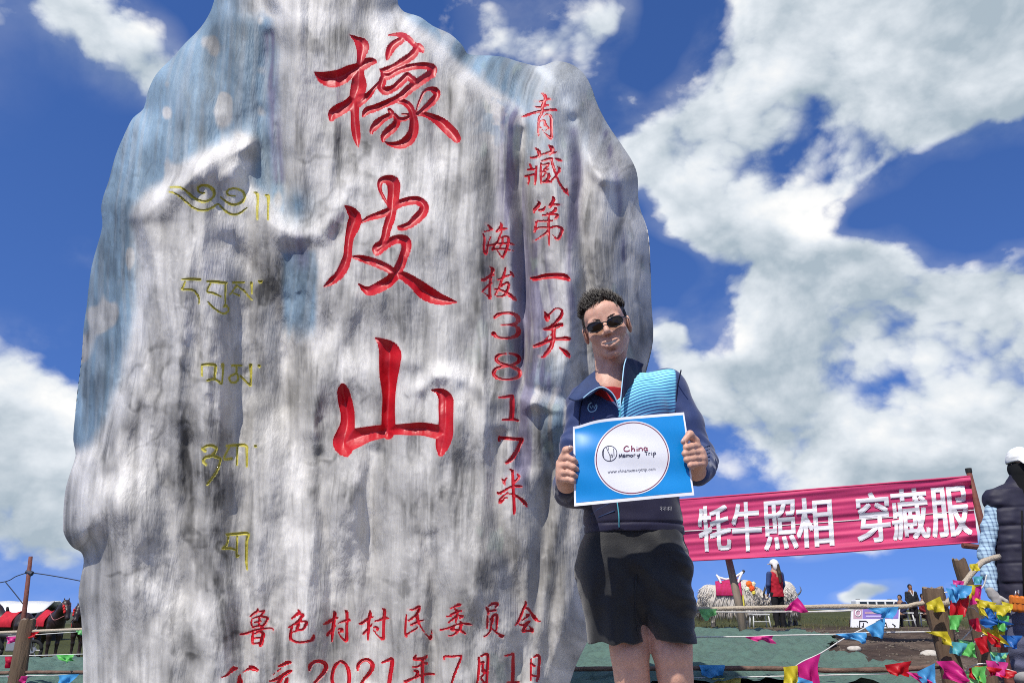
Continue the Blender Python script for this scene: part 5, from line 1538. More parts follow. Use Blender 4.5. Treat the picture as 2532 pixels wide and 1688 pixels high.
    for k in range(34):                                   # fringe falling over the forehead
        x = random.uniform(-.045, .062)
        b = Vector((x, -.062 + 6 * x * x, .086 - 3.5 * x * x)); t = b + Vector((random.uniform(-.004, .012), -.020, -.016 - .016 * (x > .01) * random.random()))
        ro.append((MH @ b, MH @ t, .0020))
    strands('hair_tufts', M_hair, hair, ro)
    # sunglasses
    mf = mat('black_frame', (.012, .012, .014), rough=.25, spec=.6)
    mlens = mat('dark_lens', (.016, .009, .005), rough=.12, spec=.35)
    sg = MB()
    lens_pts = {}
    for s in (-1, 1):
        pts = []
        for k in range(28):
            a = 2 * math.pi * k / 28
            ex = .0265 * abs(math.cos(a)) ** .8 * (1 if math.cos(a) > 0 else -1); ez = .0165 * abs(math.sin(a)) ** .85 * (1 if math.sin(a) > 0 else -1)
            x = s * .0345 + ex; z = .003 + ez + .10 * abs(x) * .35
            pts.append(Vector((x, -.1085 + 4.6 * x * x + .03 * (z - .004), z)))
        lens_pts[s] = pts
        sg.tube([MH @ p for p in pts + [pts[0], pts[1]]], .0021, 6)
    sg.tube([MH @ Vector((x, -.112 + 3 * x * x, .012 - 40 * x * x)) for x in (-.010, -.005, 0, .005, .010)], .0021, 6)
    for s in (-1, 1):
        sg.tube([MH @ Vector(p) for p in [(s * .058, -.093, .012), (s * .068, -.080, .013), (s * .079, -.03, .011), (s * .083, .012, .010), (s * .084, .030, -.006)]], .0022, 6)
    g = sg.build('sunglasses', mf, root, True)
    for s in (-1, 1):
        mb = MB(); c = sum(lens_pts[s], Vector()) / 28 + Vector((0, -.004, 0))
        ring = [c + (p - c) * .55 + Vector((0, -.0012, 0)) for p in lens_pts[s]]
        mb.add([MH @ c] + [MH @ p for p in ring] + [MH @ p for p in lens_pts[s]],
               [(0, 1 + k, 1 + (k + 1) % 28) for k in range(28)] + [(1 + k, 29 + k, 29 + (k + 1) % 28, 1 + (k + 1) % 28) for k in range(28)])
        mb.build('lens', mlens, g, True)

    # ---- red T-shirt
    m_red = mat('red_shirt', (.36, .008, .014), rough=.85, noise=.2, nscale=30, bump=.2, bscale=200, sheen=.2)
    S = Sculpt(Q(1400, 1100, -.3), Q(1720, 900, .25) , .005)
    S.chain([nb + Vector((0, -.006, .0)), SL], [.075, .05], k=.05); S.chain([nb + Vector((0, -.006, .0)), SR], [.075, .05], k=.05)
    S.ell(Q(1535, 1065, .03), (.15, .108, .16), k=.05)
    S.box((0, YB, Q(1512, 934, -.05).z + .5), (3, 3, .5), rnd=.001, k=.004, mode='sub', rot=(-.16, .10, 0))
    S.build('shirt', m_red, root)

    # ---- jacket
    def rows(tab, ry, yc):
        out = []
        for (py, xl, xr), r_ in zip(tab, ry):
            a, b = Q(xl, py), Q(xr, py)
            out.append((a.z, (a.x + b.x) / 2, YB + yc, (b.x - a.x) / 2 * .955, r_))
        return out

    J = Sculpt((lo[0] - .01, 2.28, Q(1560, 1335).z), (hi[0] + .03, 2.86, Q(1560, 870).z), .0036)
    J.loft(rows([(1318, 1441, 1698), (1290, 1439, 1697), (1240, 1442, 1690), (1180, 1444, 1680), (1110, 1440, 1672), (1050, 1436, 1668), (1000, 1440, 1664), (970, 1462, 1640), (948, 1490, 1600)],
                [.128, .130, .128, .124, .122, .122, .115, .100, .075], .035), k=.03, pw=2.4)
    J.chain([nb + Vector((.0, .02, 0)), SL + Vector((0, 0, -.005))], [.070, .066], k=.05)
    J.chain([nb + Vector((.0, .02, .0)), SR + Vector((0, 0, -.006))], [.072, .068], k=.05)
    J.chain([SL, SL.lerp(EL, .5) + Vector((-.004, 0, 0)), EL, EL.lerp(WL, .55), EL.lerp(WL, .90)], [.066, .057, .054, .051, .044], k=.03)
    J.chain([SR, SR.lerp(ER, .5) + Vector((.012, 0, 0)), ER + Vector((.008, 0, 0)), ER.lerp(WR, .55), ER.lerp(WR, .92)], [.069, .061, .060, .054, .045], k=.03)
    # open neck
    J.cone(Q(1510, 880, -.02), Q(1510, 950, -.02), .075, .066, k=.01, mode='sub')
    J.chain([Q(1508, 935, -.07), Q(1520, 985, -.11), Q(1531, 1012, -.12)], [.062, .036, .010], k=.008, mode='sub')
    zl0, zh0 = Q(1560, 1318).z, Q(1560, 950).z

    def wr(x, y, z):
        # drawn folds: along the sleeves round the elbow, soft diagonal pulls on the trunk
        f = .007 * (vn3(x * 9 + z * 6, y * 6, z * 16 - x * 8, 7) - .5) + .0045 * (vn3(x * 22, y * 14, z * 30, 8) - .5)
        w = sstep(P(1700, 1000, YB).x, P(1720, 1000, YB).x, x) * sstep(Q(1, 1040).z, Q(1, 1090).z, z) + sstep(P(1430, 1000, YB).x, P(1412, 1000, YB).x, x)
        f = f + w * .0016 * np.sin(z * 130 + 60 * (y - YB) + 25 * x + 7 * vn3(x * 14, y * 14, z * 14, 9)) + w * .012 * (vn3(x * 16, y * 22, z * 24 + x * 14, 19) - .5)
        hem = sstep(zl0 + .06, zl0, z)
        f = f - .0012 * hem * np.sin(x * 70) + .004 * np.exp(-((z - zl0 - .028) / .004) ** 2)
        return f
    J.noise(wr)

    m = bpy.data.materials.new('navy_jacket'); m.use_nodes = True
    nt = m.node_tree; N_, L_ = nt.nodes.new, nt.links.new
    bs = nt.nodes['Principled BSDF']; bs.inputs['Roughness'].default_value = .6; bs.inputs['Sheen Weight'].default_value = .25; bs.inputs['Specular IOR Level'].default_value = .3
    tc = N_('ShaderNodeTexCoord'); sp = N_('ShaderNodeSeparateXYZ'); L_(tc.outputs['Object'], sp.inputs[0])

    def M2(op, a, b=None, c=None):
        q = N_('ShaderNodeMath'); q.operation = op
        for i_, v in enumerate((a, b, c)):
            if v is None: continue
            if isinstance(v, (int, float)): q.inputs[i_].default_value = v
            else: L_(v, q.inputs[i_])
        return q.outputs[0]
    xz = P(1534, 1030, 2.49).x; zt = P(1600, 915, 2.52).z; zb = P(1600, 1050, 2.49).z
    dx = M2('SUBTRACT', sp.outputs['X'], xz)
    # printed chevron stripes: steep by the zip, flatter towards the shoulder
    cur = M2('MULTIPLY', M2('SUBTRACT', 1.0, M2('EXPONENT', M2('MULTIPLY', dx, -13.0))), .060)
    s_ = M2('SUBTRACT', sp.outputs['Z'], M2('ADD', cur, M2('MULTIPLY', dx, .12)))
    ph = M2('FRACT', M2('MULTIPLY', s_, 1 / .0112))
    rel = M2('DIVIDE', M2('SUBTRACT', s_, zb - .045), zt - zb)
    relc = N_('ShaderNodeClamp'); L_(rel, relc.inputs[0])
    duty = M2('MULTIPLY_ADD', relc.outputs[0], .62, .18)
    line = M2('LESS_THAN', M2('ABSOLUTE', M2('SUBTRACT', ph, .5)), M2('MULTIPLY', duty, .5))
    at = N_('ShaderNodeAttribute'); at.attribute_name = 'stripe'
    mask = M2('MULTIPLY', line, at.outputs['Fac'])
    mask = M2('MULTIPLY', mask, M2('GREATER_THAN', rel, -.05))
    cr = N_('ShaderNodeValToRGB'); L_(relc.outputs[0], cr.inputs[0])
    cr.color_ramp.elements[0].color = (.07, .22, .52, 1); cr.color_ramp.elements[1].color = (.30, .80, .86, 1)
    e_ = cr.color_ramp.elements.new(.45); e_.color = (.18, .62, .82, 1)
    nz = N_('ShaderNodeTexNoise'); nz.inputs['Scale'].default_value = 14; L_(tc.outputs['Object'], nz.inputs['Vector'])
    bc = N_('ShaderNodeMix'); bc.data_type = 'RGBA'; bc.inputs[6].default_value = (.022, .038, .125, 1); bc.inputs[7].default_value = (.034, .058, .165, 1); L_(nz.outputs['Fac'], bc.inputs[0])
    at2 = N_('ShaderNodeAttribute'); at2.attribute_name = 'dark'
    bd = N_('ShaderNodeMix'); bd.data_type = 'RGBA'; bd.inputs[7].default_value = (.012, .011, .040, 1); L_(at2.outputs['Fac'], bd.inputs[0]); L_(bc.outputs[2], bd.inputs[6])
    pn = N_('ShaderNodeMix'); pn.data_type = 'RGBA'; pn.inputs[7].default_value = (.035, .20, .50, 1); L_(bd.outputs[2], pn.inputs[6]); L_(M2('MULTIPLY', relc.outputs[0], at.outputs['Fac']), pn.inputs[0])
    mx = N_('ShaderNodeMix'); mx.data_type = 'RGBA'; L_(mask, mx.inputs[0]); L_(pn.outputs[2], mx.inputs[6]); L_(cr.outputs[0], mx.inputs[7])
    # faint stripes on the left cuff
    L_(mx.outputs[2], bs.inputs['Base Color'])
    n2 = N_('ShaderNodeTexNoise'); n2.inputs['Scale'].default_value = 420; L_(tc.outputs['Object'], n2.inputs['Vector'])
    bp = N_('ShaderNodeBump'); bp.inputs['Strength'].default_value = .25; bp.inputs['Distance'].default_value = .002; L_(n2.outputs['Fac'], bp.inputs['Height']); L_(bp.outputs[0], bs.inputs['Normal'])

    zyk = P(1610, 906, 2.56).z
    xr_ = P(1672, 960, 2.56).x; z920 = P(1600, 902, 2.56).z

    def jattr(V):
        x, y, z = V[:, 0], V[:, 1], V[:, 2]
        st = sstep(xz - .001, xz + .002, x) * sstep(xr_ + .004, xr_ - .004, x - .10 * (z - 1.75)) * (y < YB + .03) * sstep(zyk + .004, zyk - .004, z - .05 * (x - xz))
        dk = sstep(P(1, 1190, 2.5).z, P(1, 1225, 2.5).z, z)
        return {'stripe': ('FLOAT', st), 'dark': ('FLOAT', dk)}
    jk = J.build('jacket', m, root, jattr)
    # collar: standing on the right of the picture, folded open on the left
    mi = mat('collar_lining', (.030, .052, .135), rough=.6, noise=.2, nscale=40)
    md = mat('dark_navy', (.012, .014, .045), rough=.7)
    mp = mat('pale_blue_piping', (.40, .66, .85), rough=.5)
    c1, C1 = sheet('collar', [[Q(1590, 900, .06), Q(1566, 889, .0), Q(1549, 886, -.055), Q(1543, 900, -.075)], [Q(1585, 914, .05), Q(1563, 915, -.03), Q(1547, 925, -.085), Q(1539, 942, -.100)],
                             [Q(1590, 935, .03), Q(1562, 950, -.06), Q(1545, 975, -.105), Q(1535, 1004, -.118)]], md, jk, .006)
    c2, C2 = sheet('collar', [[Q(1476, 915, .03), Q(1455, 930, .005), Q(1430, 955, -.02), Q(1406, 985, -.045)], [Q(1482, 950, -.03), Q(1466, 962, -.050), Q(1445, 975, -.065), Q(1424, 990, -.080)],
                             [Q(1497, 962, -.07), Q(1484, 958, -.098), Q(1465, 962, -.105), Q(1443, 984, -.112)], [Q(1528, 1000, -.105), Q(1515, 975, -.125), Q(1490, 958, -.128), Q(1456, 978, -.122)]], mi, jk, .006)
    for C, pts in ((c1, [Q(1549, 884, -.058), Q(1543, 905, -.083), Q(1539, 942, -.106), Q(1535, 985, -.118), Q(1533, 1010, -.124)]),
                   (c2, [Q(1442, 984, -.118), Q(1462, 968, -.124), Q(1486, 957, -.134), Q(1508, 966, -.134), Q(1522, 985, -.130), Q(1530, 1010, -.124)])):
        cable('piping', pts, .0022, mp, parent=C, n=6)
    # zip, pocket welts, sleeve seam and prints follow the cloth
    def on(j, pts, off): return [j.front(x, y, 2.2, 2.9, off) for x, y in pts]
    mz = mat('turquoise_zip', (.12, .50, .62), rough=.4)
    b = MB(); b.tube(on(J, [(1533, 1008), (1533, 1040), (1532, 1090), (1530, 1140), (1527, 1200), (1526, 1240), (1530, 1270), (1531, 1300), (1528, 1316)], .003), .0042, 6, flat=.5); b.build('zip', mz, jk, True)
    for pts in ([(1462, 1270), (1480, 1258), (1505, 1245), (1515, 1238)], [(1480, 1278), (1500, 1270), (1520, 1262)]):
        b = MB(); b.tube(on(J, pts, .001), .0022, 6); b.build('pocket_welt', mi, jk, True)
    b = MB(); b.tube(on(J, [(1684, 915), (1676, 950), (1672, 985), (1670, 1015), (1672, 1060)], .001), .0025, 6); b.build('sleeve_seam', md, jk, True)
    b = MB(); b.tube(on(J, [(1440, 990), (1434, 1010), (1432, 1035), (1433, 1060)], .001), .0025, 6); b.build('sleeve_seam', md, jk, True)
    # round chest emblem and small print by the hem
    ring = [(1465 + 11 * math.cos(a) - .15 * 11 * math.sin(a), 1006 + 12 * math.sin(a)) for a in np.linspace(-.6, 4.4, 14)]
    b = MB(); b.tube(on(J, ring, .002), .0022, 6); b.tube(on(J, [(1459, 1003), (1463, 1010), (1466, 1002), (1470, 1009), (1473, 1000)], .002), .0019, 6)
    b.build('chest_emblem', mp, jk, True)
    mg = mat('grey_print', (.45, .45, .50), rough=.6)
    b = MB()
    for x0 in (1632, 1640, 1648, 1655):
        for seg in ([(x0, 1253), (x0 + 5, 1252), (x0 + 4, 1262)], [(x0, 1258), (x0 + 4, 1257)]):
            b.tube(on(J, seg, .0015), .0010, 4)
    b.build('hem_print', mg, jk)
    # striped cuff on the raised sleeve
    for k in range(5):
        y0 = 1098 + 9 * k
        b = MB(); b.tube(on(J, [(1737 + 2 * k, y0 + 12), (1743 + k, y0 + 7), (1749, y0 + 4), (1755, y0 + 3)], .001), .0014, 5); b.build('cuff_stripe', mi, jk, True)

    # ---- shorts
    m_sh = mat('black_shorts', (.0155, .0155, .0165), rough=.58, spec=.34, noise=.25, nscale=9, bump=.15, bscale=300, sheen=.2)
    S = Sculpt((lo[0], 2.36, Q(1560, 1612).z), (hi[0], 2.88, Q(1560, 1290).z), .0042)
    S.loft(rows([(1296, 1458, 1682), (1330, 1440, 1694), (1375, 1428, 1702), (1425, 1430, 1703)], [.108, .118, .112, .060], .04), k=.02, pw=2.5)
    S.loft(rows([(1305, 1462, 1560), (1335, 1444, 1566), (1370, 1430, 1572), (1420, 1422, 1576), (1480, 1434, 1580), (1540, 1450, 1588), (1588, 1456, 1599)], [.080, .095, .106, .112, .106, .102, .100], .025), k=.018, pw=2.5)
    S.loft(rows([(1305, 1575, 1680), (1335, 1570, 1692), (1370, 1566, 1703), (1420, 1568, 1711), (1480, 1580, 1715), (1540, 1598, 1718), (1584, 1611, 1718)], [.080, .095, .106, .112, .106, .102, .100], .005), k=.018, pw=2.5)
    S.chain([Q(1570, 1380, .0), Q(1576, 1450, .0), Q(1586, 1505, .02)], [.085, .070, .045], k=.03)
    S.chain([Q(1571, 1405, -.096), Q(1579, 1480, -.094), Q(1600, 1560, -.09), Q(1605, 1600, -.085)], [.005, .016, .022, .026], k=.012, mode='sub')
    xm = P(1545, 1450, 2.55).x

    def sw(x, y, z):
        d1 = (x - xm) * .62 + (z - P(1, 1420, 2.5).z) * .78
        w = sstep(xm - .02, xm + .05, x)
        f = w * .0050 * np.sin(d1 * 58 + 3.0 * vn3(x * 8, y * 8, z * 8, 4)) * (y < YB) + (1 - w) * .004 * np.sin(x * 90 + 3 * vn3(x * 6, y * 6, z * 6, 24)) * sstep(P(1, 1420, 2.5).z, P(1, 1500, 2.5).z, z)
        f = f + .006 * (vn3(x * 12, y * 9, z * 9, 14) - .5) + .005 * (vn3(x * 30, y * 16, z * 26, 15) - .5)
        xe = P(1665, 1450, 2.55).x
        f = f + sstep(xe - .02, xe + .03, x) * .0014 * np.sin(z * 150 + x * 40 + 8 * vn3(x * 14, y * 14, z * 14, 17))
        return f
    S.noise(sw)
    sh = S.build('shorts', m_sh, root)
    b = MB(); b.tube([S.front(x, y, 2.2, 2.95, .001) for x, y in [(1574, 1420), (1570, 1470), (1572, 1520), (1575, 1560), (1580, 1580)]], .003, 6); b.build('inner_seam', m_sh, sh, True)
    # ---- shoes
    m_s = mat('dark_trainers', (.03, .03, .035), rough=.6, noise=.2); m_so = mat('shoe_sole', (.5, .5, .48), rough=.7)
    for ax in (1590, 1702):
        a = P(ax, 1985, 2.70)
        S = Sculpt((a.x - .08, a.y - .26, PL_Z - .02), (a.x + .1, a.y + .13, PL_Z + .16), .005)
        S.cone((a.x, a.y + .03, PL_Z + .055), (a.x + .012, a.y - .15, PL_Z + .042), .046, .042, k=.01); S.cone((a.x, a.y + .01, PL_Z + .10), (a.x, a.y - .02, PL_Z + .05), .046, .045, k=.02)
        S.box((0, 0, PL_Z - .5), (9, 9, .515), rnd=.001, k=.004, mode='sub')
        s = S.build('shoe', m_s, root)
        S = Sculpt((a.x - .08, a.y - .26, PL_Z - .02), (a.x + .1, a.y + .13, PL_Z + .06), .005)
        S.cone((a.x, a.y + .03, PL_Z + .012), (a.x + .012, a.y - .15, PL_Z + .012), .050, .046, k=.01)
        S.box((0, 0, PL_Z - .5), (9, 9, .5), rnd=.001, k=.002, mode='sub'); S.box((0, 0, PL_Z + .526), (9, 9, .5), rnd=.001, k=.002, mode='sub')
        S.build('sole', m_so, s)


build_man()


# ------------------------------------------------------------------ the paper sign in his hands
def build_sign():
    YS = 2.288
    c = [P(1417, 1043, YS + .004), P(1692, 1018, YS + .012), P(1716, 1224, YS - .02), P(1420, 1251, YS - .03)]
    root = empty('paper_sign', (c[2] + c[3]) / 2, 'blue paper sign with a round white logo held in both hands of the man', 'sign')

    def surf(s, t, off=0.0):
        p = (c[0] * (1 - s) + c[1] * s) * (1 - t) + (c[3] * (1 - s) + c[2] * s) * t
        w = .010 * math.exp(-((s - .02) / .10) ** 2) * math.exp(-(t / .3) ** 2) - .006 * math.sin(math.pi * s) + .0022 * math.sin(9 * t + 2 * s) + .0016 * math.sin(16 * t - 5 * s)
        d = Vector((0, w - off, 0))
        drop = .012 * math.exp(-(s / .16) ** 2) * math.exp(-(t / .12) ** 2)
        return p + d - Vector((0, 0, drop))

    def patch(name, m, s0, s1, t0, t1, off, n=30, thick=0):
        V = [tuple(surf(s0 + (s1 - s0) * i / n, t0 + (t1 - t0) * j / n, off)) for j in range(n + 1) for i in range(n + 1)]
        i = np.arange((n + 1) ** 2).reshape(n + 1, n + 1)
        Qd = np.stack([i[:-1, :-1], i[1:, :-1], i[1:, 1:], i[:-1, 1:]], -1).reshape(-1, 4)
        return mesh_np(name, np.array(V), Qd, m, root, True)
    mw = mat('white_paper', (.80, .80, .84), rough=.45, spec=.4, noise=.04, nscale=20)
    mb = mat('blue_print', (.0, .235, .62), rough=.38, spec=.45, noise=.06, nscale=12)
    mr = mat('maroon_print', (.22, .03, .07), rough=.5); mk = mat('dark_print', (.05, .05, .09), rough=.5)
    patch('paper', mw, 0, 1, 0, 1, 0); patch('paper_back', mw, 0, 1, 0, 1, -.0006)
    patch('blue_field', mb, .016, .985, .035, .962, .0007)
    # disc, rings and marks are printed on the sheet: thin layers that follow its bend
    cs, ct = .503, .497; rs, rt = .325, .438

    def pos(a, r): return cs + rs * r * math.cos(a), ct + rt * r * math.sin(a)

    def ringm(name, m, r0, r1, off, n=72, k=4):
        V, F = [], []
        for i in range(n):
            for j in range(k + 1):
                V.append(tuple(surf(*pos(2 * math.pi * i / n, r0 + (r1 - r0) * j / k), off)))
        for i in range(n):
            i2 = (i + 1) % n
            for j in range(k):
                F.append((i * (k + 1) + j, i * (k + 1) + j + 1, i2 * (k + 1) + j + 1, i2 * (k + 1) + j))
        mesh_np(name, np.array(V), np.array(F), m, root, True)
    ringm('white_disc', mw, 0, 1.0, .0014, k=12)
    ringm('disc_ring', mr, .945, .968, .0020, k=2)

    def pen(pts, w, m, name, b=None):
        """pen stroke in sheet coordinates"""
        own = b is None
        b = b or MB()
        cc = catmull(pts, 6)
        P3 = [surf(float(x), float(y), .0021) for x, y in cc]
        vs = []
        for i, p in enumerate(P3):
            t = (P3[min(i + 1, len(P3) - 1)] - P3[max(i - 1, 0)]).normalized()
            s = t.cross(Vector((0, -1, 0))).normalized() * w
            vs += [p + s, p - s]
        b.add(vs, [(2 * i, 2 * i + 1, 2 * i + 3, 2 * i + 2) for i in range(len(P3) - 1)])
        if own: b.build(name, m, root)
        return b

    def zz(x, y):
        """pixel of the enlarged crop to sheet coordinates"""
        px, py = 1360 + x / 5.345, 1000 + y / 5.345
        # bilinear inverse, good enough with two iterations
        s, t = .5, .5
        A = [(1417, 1043), (1692, 1018), (1716, 1224), (1420, 1251)]
        for _ in range(8):
            X = (A[0][0] * (1 - s) + A[1][0] * s) * (1 - t) + (A[3][0] * (1 - s) + A[2][0] * s) * t
            Y = (A[0][1] * (1 - s) + A[1][1] * s) * (1 - t) + (A[3][1] * (1 - s) + A[2][1] * s) * t
            s += (px - X) / 285; t += (py - Y) / 207
        return s, t
    b = MB()
    circ = [zz(780 + 95 * math.cos(a), 665 + 100 * math.sin(a)) for a in np.linspace(0, 2 * math.pi, 17)]
    pen(circ, .0011, mk, '', b)
    for st in ([(735, 585), (760, 640), (785, 700), (790, 765)], [(705, 610), (700, 660), (705, 720)], [(760, 575), (765, 620)], [(795, 680), (800, 720)], [(795, 690), (812, 680), (818, 720)], [(832, 600), (838, 700)]):
        pen([zz(*p) for p in st], .0010, mk, '', b)
    b.build('logo_mark', mk, root)
    b = MB()   # China
    for st in ([(1030, 580), (1000, 570), (970, 600), (975, 632), (1010, 640), (1045, 625)], [(1070, 560), (1070, 600), (1068, 640)], [(1068, 615), (1090, 600), (1105, 612), (1105, 640)], [(1140, 600), (1140, 638)],
               [(1137, 580), (1141, 583)], [(1165, 595), (1165, 636)], [(1165, 610), (1190, 592), (1210, 606), (1210, 634)], [(1272, 595), (1245, 588), (1232, 610), (1245, 630), (1268, 620)], [(1274, 588), (1272, 615), (1285, 630)]):
        pen([zz(*p) for p in st], .0017, mr, '', b)
    b.build('lettering', mr, root)
    b = MB()   # Memory Trip
    for st in ([(905, 725), (908, 680), (922, 710), (938, 675), (945, 722)], [(960, 705), (985, 698), (975, 682), (958, 690), (962, 715), (990, 712)], [(1003, 715), (1003, 685), (1018, 690), (1020, 712), (1022, 688), (1038, 688), (1042, 710)],
               [(1068, 683), (1052, 697), (1066, 712), (1084, 697), (1068, 683)], [(1100, 710), (1100, 682), (1120, 682)], [(1140, 680), (1150, 702), (1175, 676)], [(1178, 672), (1165, 712), (1150, 728)],
               [(1240, 650), (1280, 642)], [(1260, 646), (1264, 690)], [(1298, 690), (1296, 662), (1316, 660)], [(1334, 658), (1336, 688)], [(1333, 640), (1336, 642)], [(1356, 655), (1362, 718)], [(1357, 660), (1380, 652), (1386, 672), (1362, 682)]):
        pen([zz(*p) for p in st], .0013, mk, '', b)
    b.build('lettering', mk, root)
    # web address line in small type
    cu = bpy.data.curves.new('lettering', 'FONT'); cu.body = 'www.chinamemorytrip.com'; cu.size = 1.0; cu.shear = .25; cu.resolution_u = 1
    o = bpy.data.objects.new('lettering', cu); COL.objects.link(o)
    me = bpy.data.meshes.new_from_object(o.evaluated_get(bpy.context.evaluated_depsgraph_get()))
    bpy.data.objects.remove(o)
    xs = [v.co.x for v in me.vertices]; s0, t0 = zz(752, 925); s1, t1 = zz(1390, 882)
    k = 1.0 / max(xs)
    for v in me.vertices:
        u = v.co.x * k; w = v.co.y * k
        v.co = surf(s0 + (s1 - s0) * u, t0 + (t1 - t0) * u - w * (s1 - s0) * 1.55, .0021)
    me.materials.clear(); me.materials.append(mk)
    link(bpy.data.objects.new('lettering', me), root)


build_sign()

# ------------------------------------------------------------------ people, animals and things behind the fence
def small_mat(name, c, rough=.8, **k):
    return mat(name, c, rough=rough, noise=.2, nscale=12, **k)


def build_masked_man():
    Y = 6.0

    def Q(px, py, dy=0.0): return P(px, py, Y + dy)
    g = gzf(Q(2520, 1600).x, Y)
    root = empty('person', (Q(2520, 1600).x, Y, g), 'man in white cap, black face mask and dark padded vest at the right edge', 'person')
    m_vest = mat('dark_padded_vest', (.024, .022, .042), rough=.6, spec=.3, noise=.2, nscale=14)
    m_cap = mat('white_cap', (.80, .80, .78), rough=.8, noise=.05)
    m_mask = mat('black_mask', (.006, .006, .007), rough=.9)
    m_jean = mat('grey_jeans', (.10, .105, .165), rough=.85, noise=.35, nscale=9, bump=.3, bscale=120)
    m_glove = mat('grey_glove', (.42, .40, .38), rough=.85, noise=.15, nscale=30)
    lo = (Q(2395, 1400).x, Y - .35, g - .02); hi = (Q(2660, 1400).x, Y + .35, Q(1, 1070).z)
    S = Sculpt(lo, hi, .008)
    hc = Q(2530, 1152)
    S.M = Matrix.Translation(hc)
    head_prims(S)
    S.M = Matrix.Identity(4)
    S.cone(hc + Vector((0, .03, -.05)), Q(2528, 1215, .03), .055, .06, k=.03)
    S.chain([Q(2528, 1240, .03), Q(2530, 1330, .03), Q(2532, 1480, .03)], [.10, .12, .11], k=.04)
    shl, shr = Q(2462, 1240, .03), Q(2596, 1240, .03)
    ell_, wrl = Q(2438, 1370, .02), Q(2452, 1465, -.06)
    S.chain([Q(2528, 1225, .03), shl, ell_, wrl], [.06, .05, .038, .028], k=.02); S.chain([Q(2528, 1225, .03), shr, Q(2622, 1370, .02), Q(2610, 1470, -.05)], [.06, .05, .038, .028], k=.02)
    for hx, kx, ax in ((2508, 2520, 2526), (2556, 2562, 2566)):
        a = Vector((Q(ax, 1670).x, Y + .04, g + .09))
        S.chain([Q(hx, 1495, .03), Q(kx, 1590, .0), a], [.085, .055, .038], k=.02)
    S.build('body', M_skin, root)
    # cap with a peak
    S = Sculpt(hc - Vector((.16, .24, .1)), hc + Vector((.16, .18, .2)), .005)
    S.ell(hc + Vector((0, .018, .045)), (.098, .116, .108), k=.001)
    S.box(hc + Vector((0, 0, -.16)), (.3, .3, .19), rnd=.003, k=.004, mode='sub')
    S.noise(lambda x, y, z: .005 * (vn3(x * 30, y * 30, z * 70, 2) - .5))
    cap = S.build('cap', m_cap, root)
    sheet('peak', [[hc + Vector((x, -.095 + 3.0 * x * x, .038)) for x in (-.085, -.04, 0, .04, .085)], [hc + Vector((x * 1.05, -.150 + 5.0 * x * x, .020)) for x in (-.085, -.04, 0, .04, .085)],
                   [hc + Vector((x * 1.0, -.185 + 7 * x * x, -.002)) for x in (-.085, -.04, 0, .04, .085)]], m_cap, cap, .004, n=5)
    # mask covering face and neck, with the hood of the scarf behind
    S = Sculpt(hc - Vector((.2, .22, .36)), hc + Vector((.2, .22, .12)), .006)
    S.ell(hc + Vector((0, -.01, -.035)), (.080, .112, .10), k=.001); S.cone(hc + Vector((0, -.02, -.07)), hc + Vector((0, 0, -.22)), .100, .125, k=.03)
    S.ell(hc + Vector((0, .03, -.02)), (.092, .105, .09), k=.02)
    S.box(hc + Vector((0, 0, .12)), (.3, .3, .088), rnd=.003, k=.004, mode='sub')
    S.build('mask', m_mask, root)
    # shirt with checks: sleeves and the tail under the vest
    m = bpy.data.materials.new('checked_shirt'); m.use_nodes = True
    nt = m.node_tree; N, L = nt.nodes.new, nt.links.new
    b = nt.nodes['Principled BSDF']; b.inputs['Roughness'].default_value = .8
    tc = N('ShaderNodeTexCoord'); ck = []
    for ax, sc in (('X', 34), ('Z', 34)):
        sp = N('ShaderNodeSeparateXYZ'); L(tc.outputs['Object'], sp.inputs[0])
        q = N('ShaderNodeMath'); q.operation = 'MULTIPLY'; q.inputs[1].default_value = sc; L(sp.outputs[ax], q.inputs[0])
        f = N('ShaderNodeMath'); f.operation = 'FRACT'; L(q.outputs[0], f.inputs[0])
        l = N('ShaderNodeMath'); l.operation = 'LESS_THAN'; l.inputs[1].default_value = .32; L(f.outputs[0], l.inputs[0]); ck.append(l.outputs[0])
    ad = N('ShaderNodeMath'); ad.operation = 'ADD'; L(ck[0], ad.inputs[0]); L(ck[1], ad.inputs[1])
    cr = N('ShaderNodeValToRGB'); hf = N('ShaderNodeMath'); hf.operation = 'MULTIPLY'; hf.inputs[1].default_value = .5; L(ad.outputs[0], hf.inputs[0]); L(hf.outputs[0], cr.inputs[0])
    cr.color_ramp.elements[0].color = (.42, .58, .70, 1); cr.color_ramp.elements[1].color = (.10, .16, .28, 1); L(cr.outputs[0], b.inputs['Base Color'])
    S = Sculpt(lo, hi, .006)
    for sh, el, wr_, s in ((shl, ell_, wrl, -1), (shr, Q(2622, 1370, .02), Q(2610, 1470, -.05), 1)):
        S.chain([sh, sh.lerp(el, .5) + Vector((s * .008, 0, 0)), el, el.lerp(wr_, .5), el.lerp(wr_, .92)], [.062, .055, .054, .048, .040], k=.03)
    S.loft([(Q(1, 1512).z, Q(2530, 1500).x, Y + .03, .155, .115), (Q(1, 1480).z, Q(2530, 1480).x, Y + .03, .15, .11), (Q(1, 1430).z, Q(2530, 1430).x, Y + .03, .145, .10)], k=.02)
    S.noise(lambda x, y, z: .0022 * np.sin(z * 95 + x * 30 + 6 * vn3(x * 14, y * 14, z * 14, 5)) + .009 * (vn3(x * 18, y * 18, z * 26, 6) - .5))
    S.build('shirt', m, root)
    # padded vest, quilted in bands
    S = Sculpt(lo, hi, .006)
    def rw(t): return [(Q(1, py).z, (Q(a, py).x + Q(c, py).x) / 2, Y + .03, (Q(c, py).x - Q(a, py).x) / 2, r) for py, a, c, r in t]
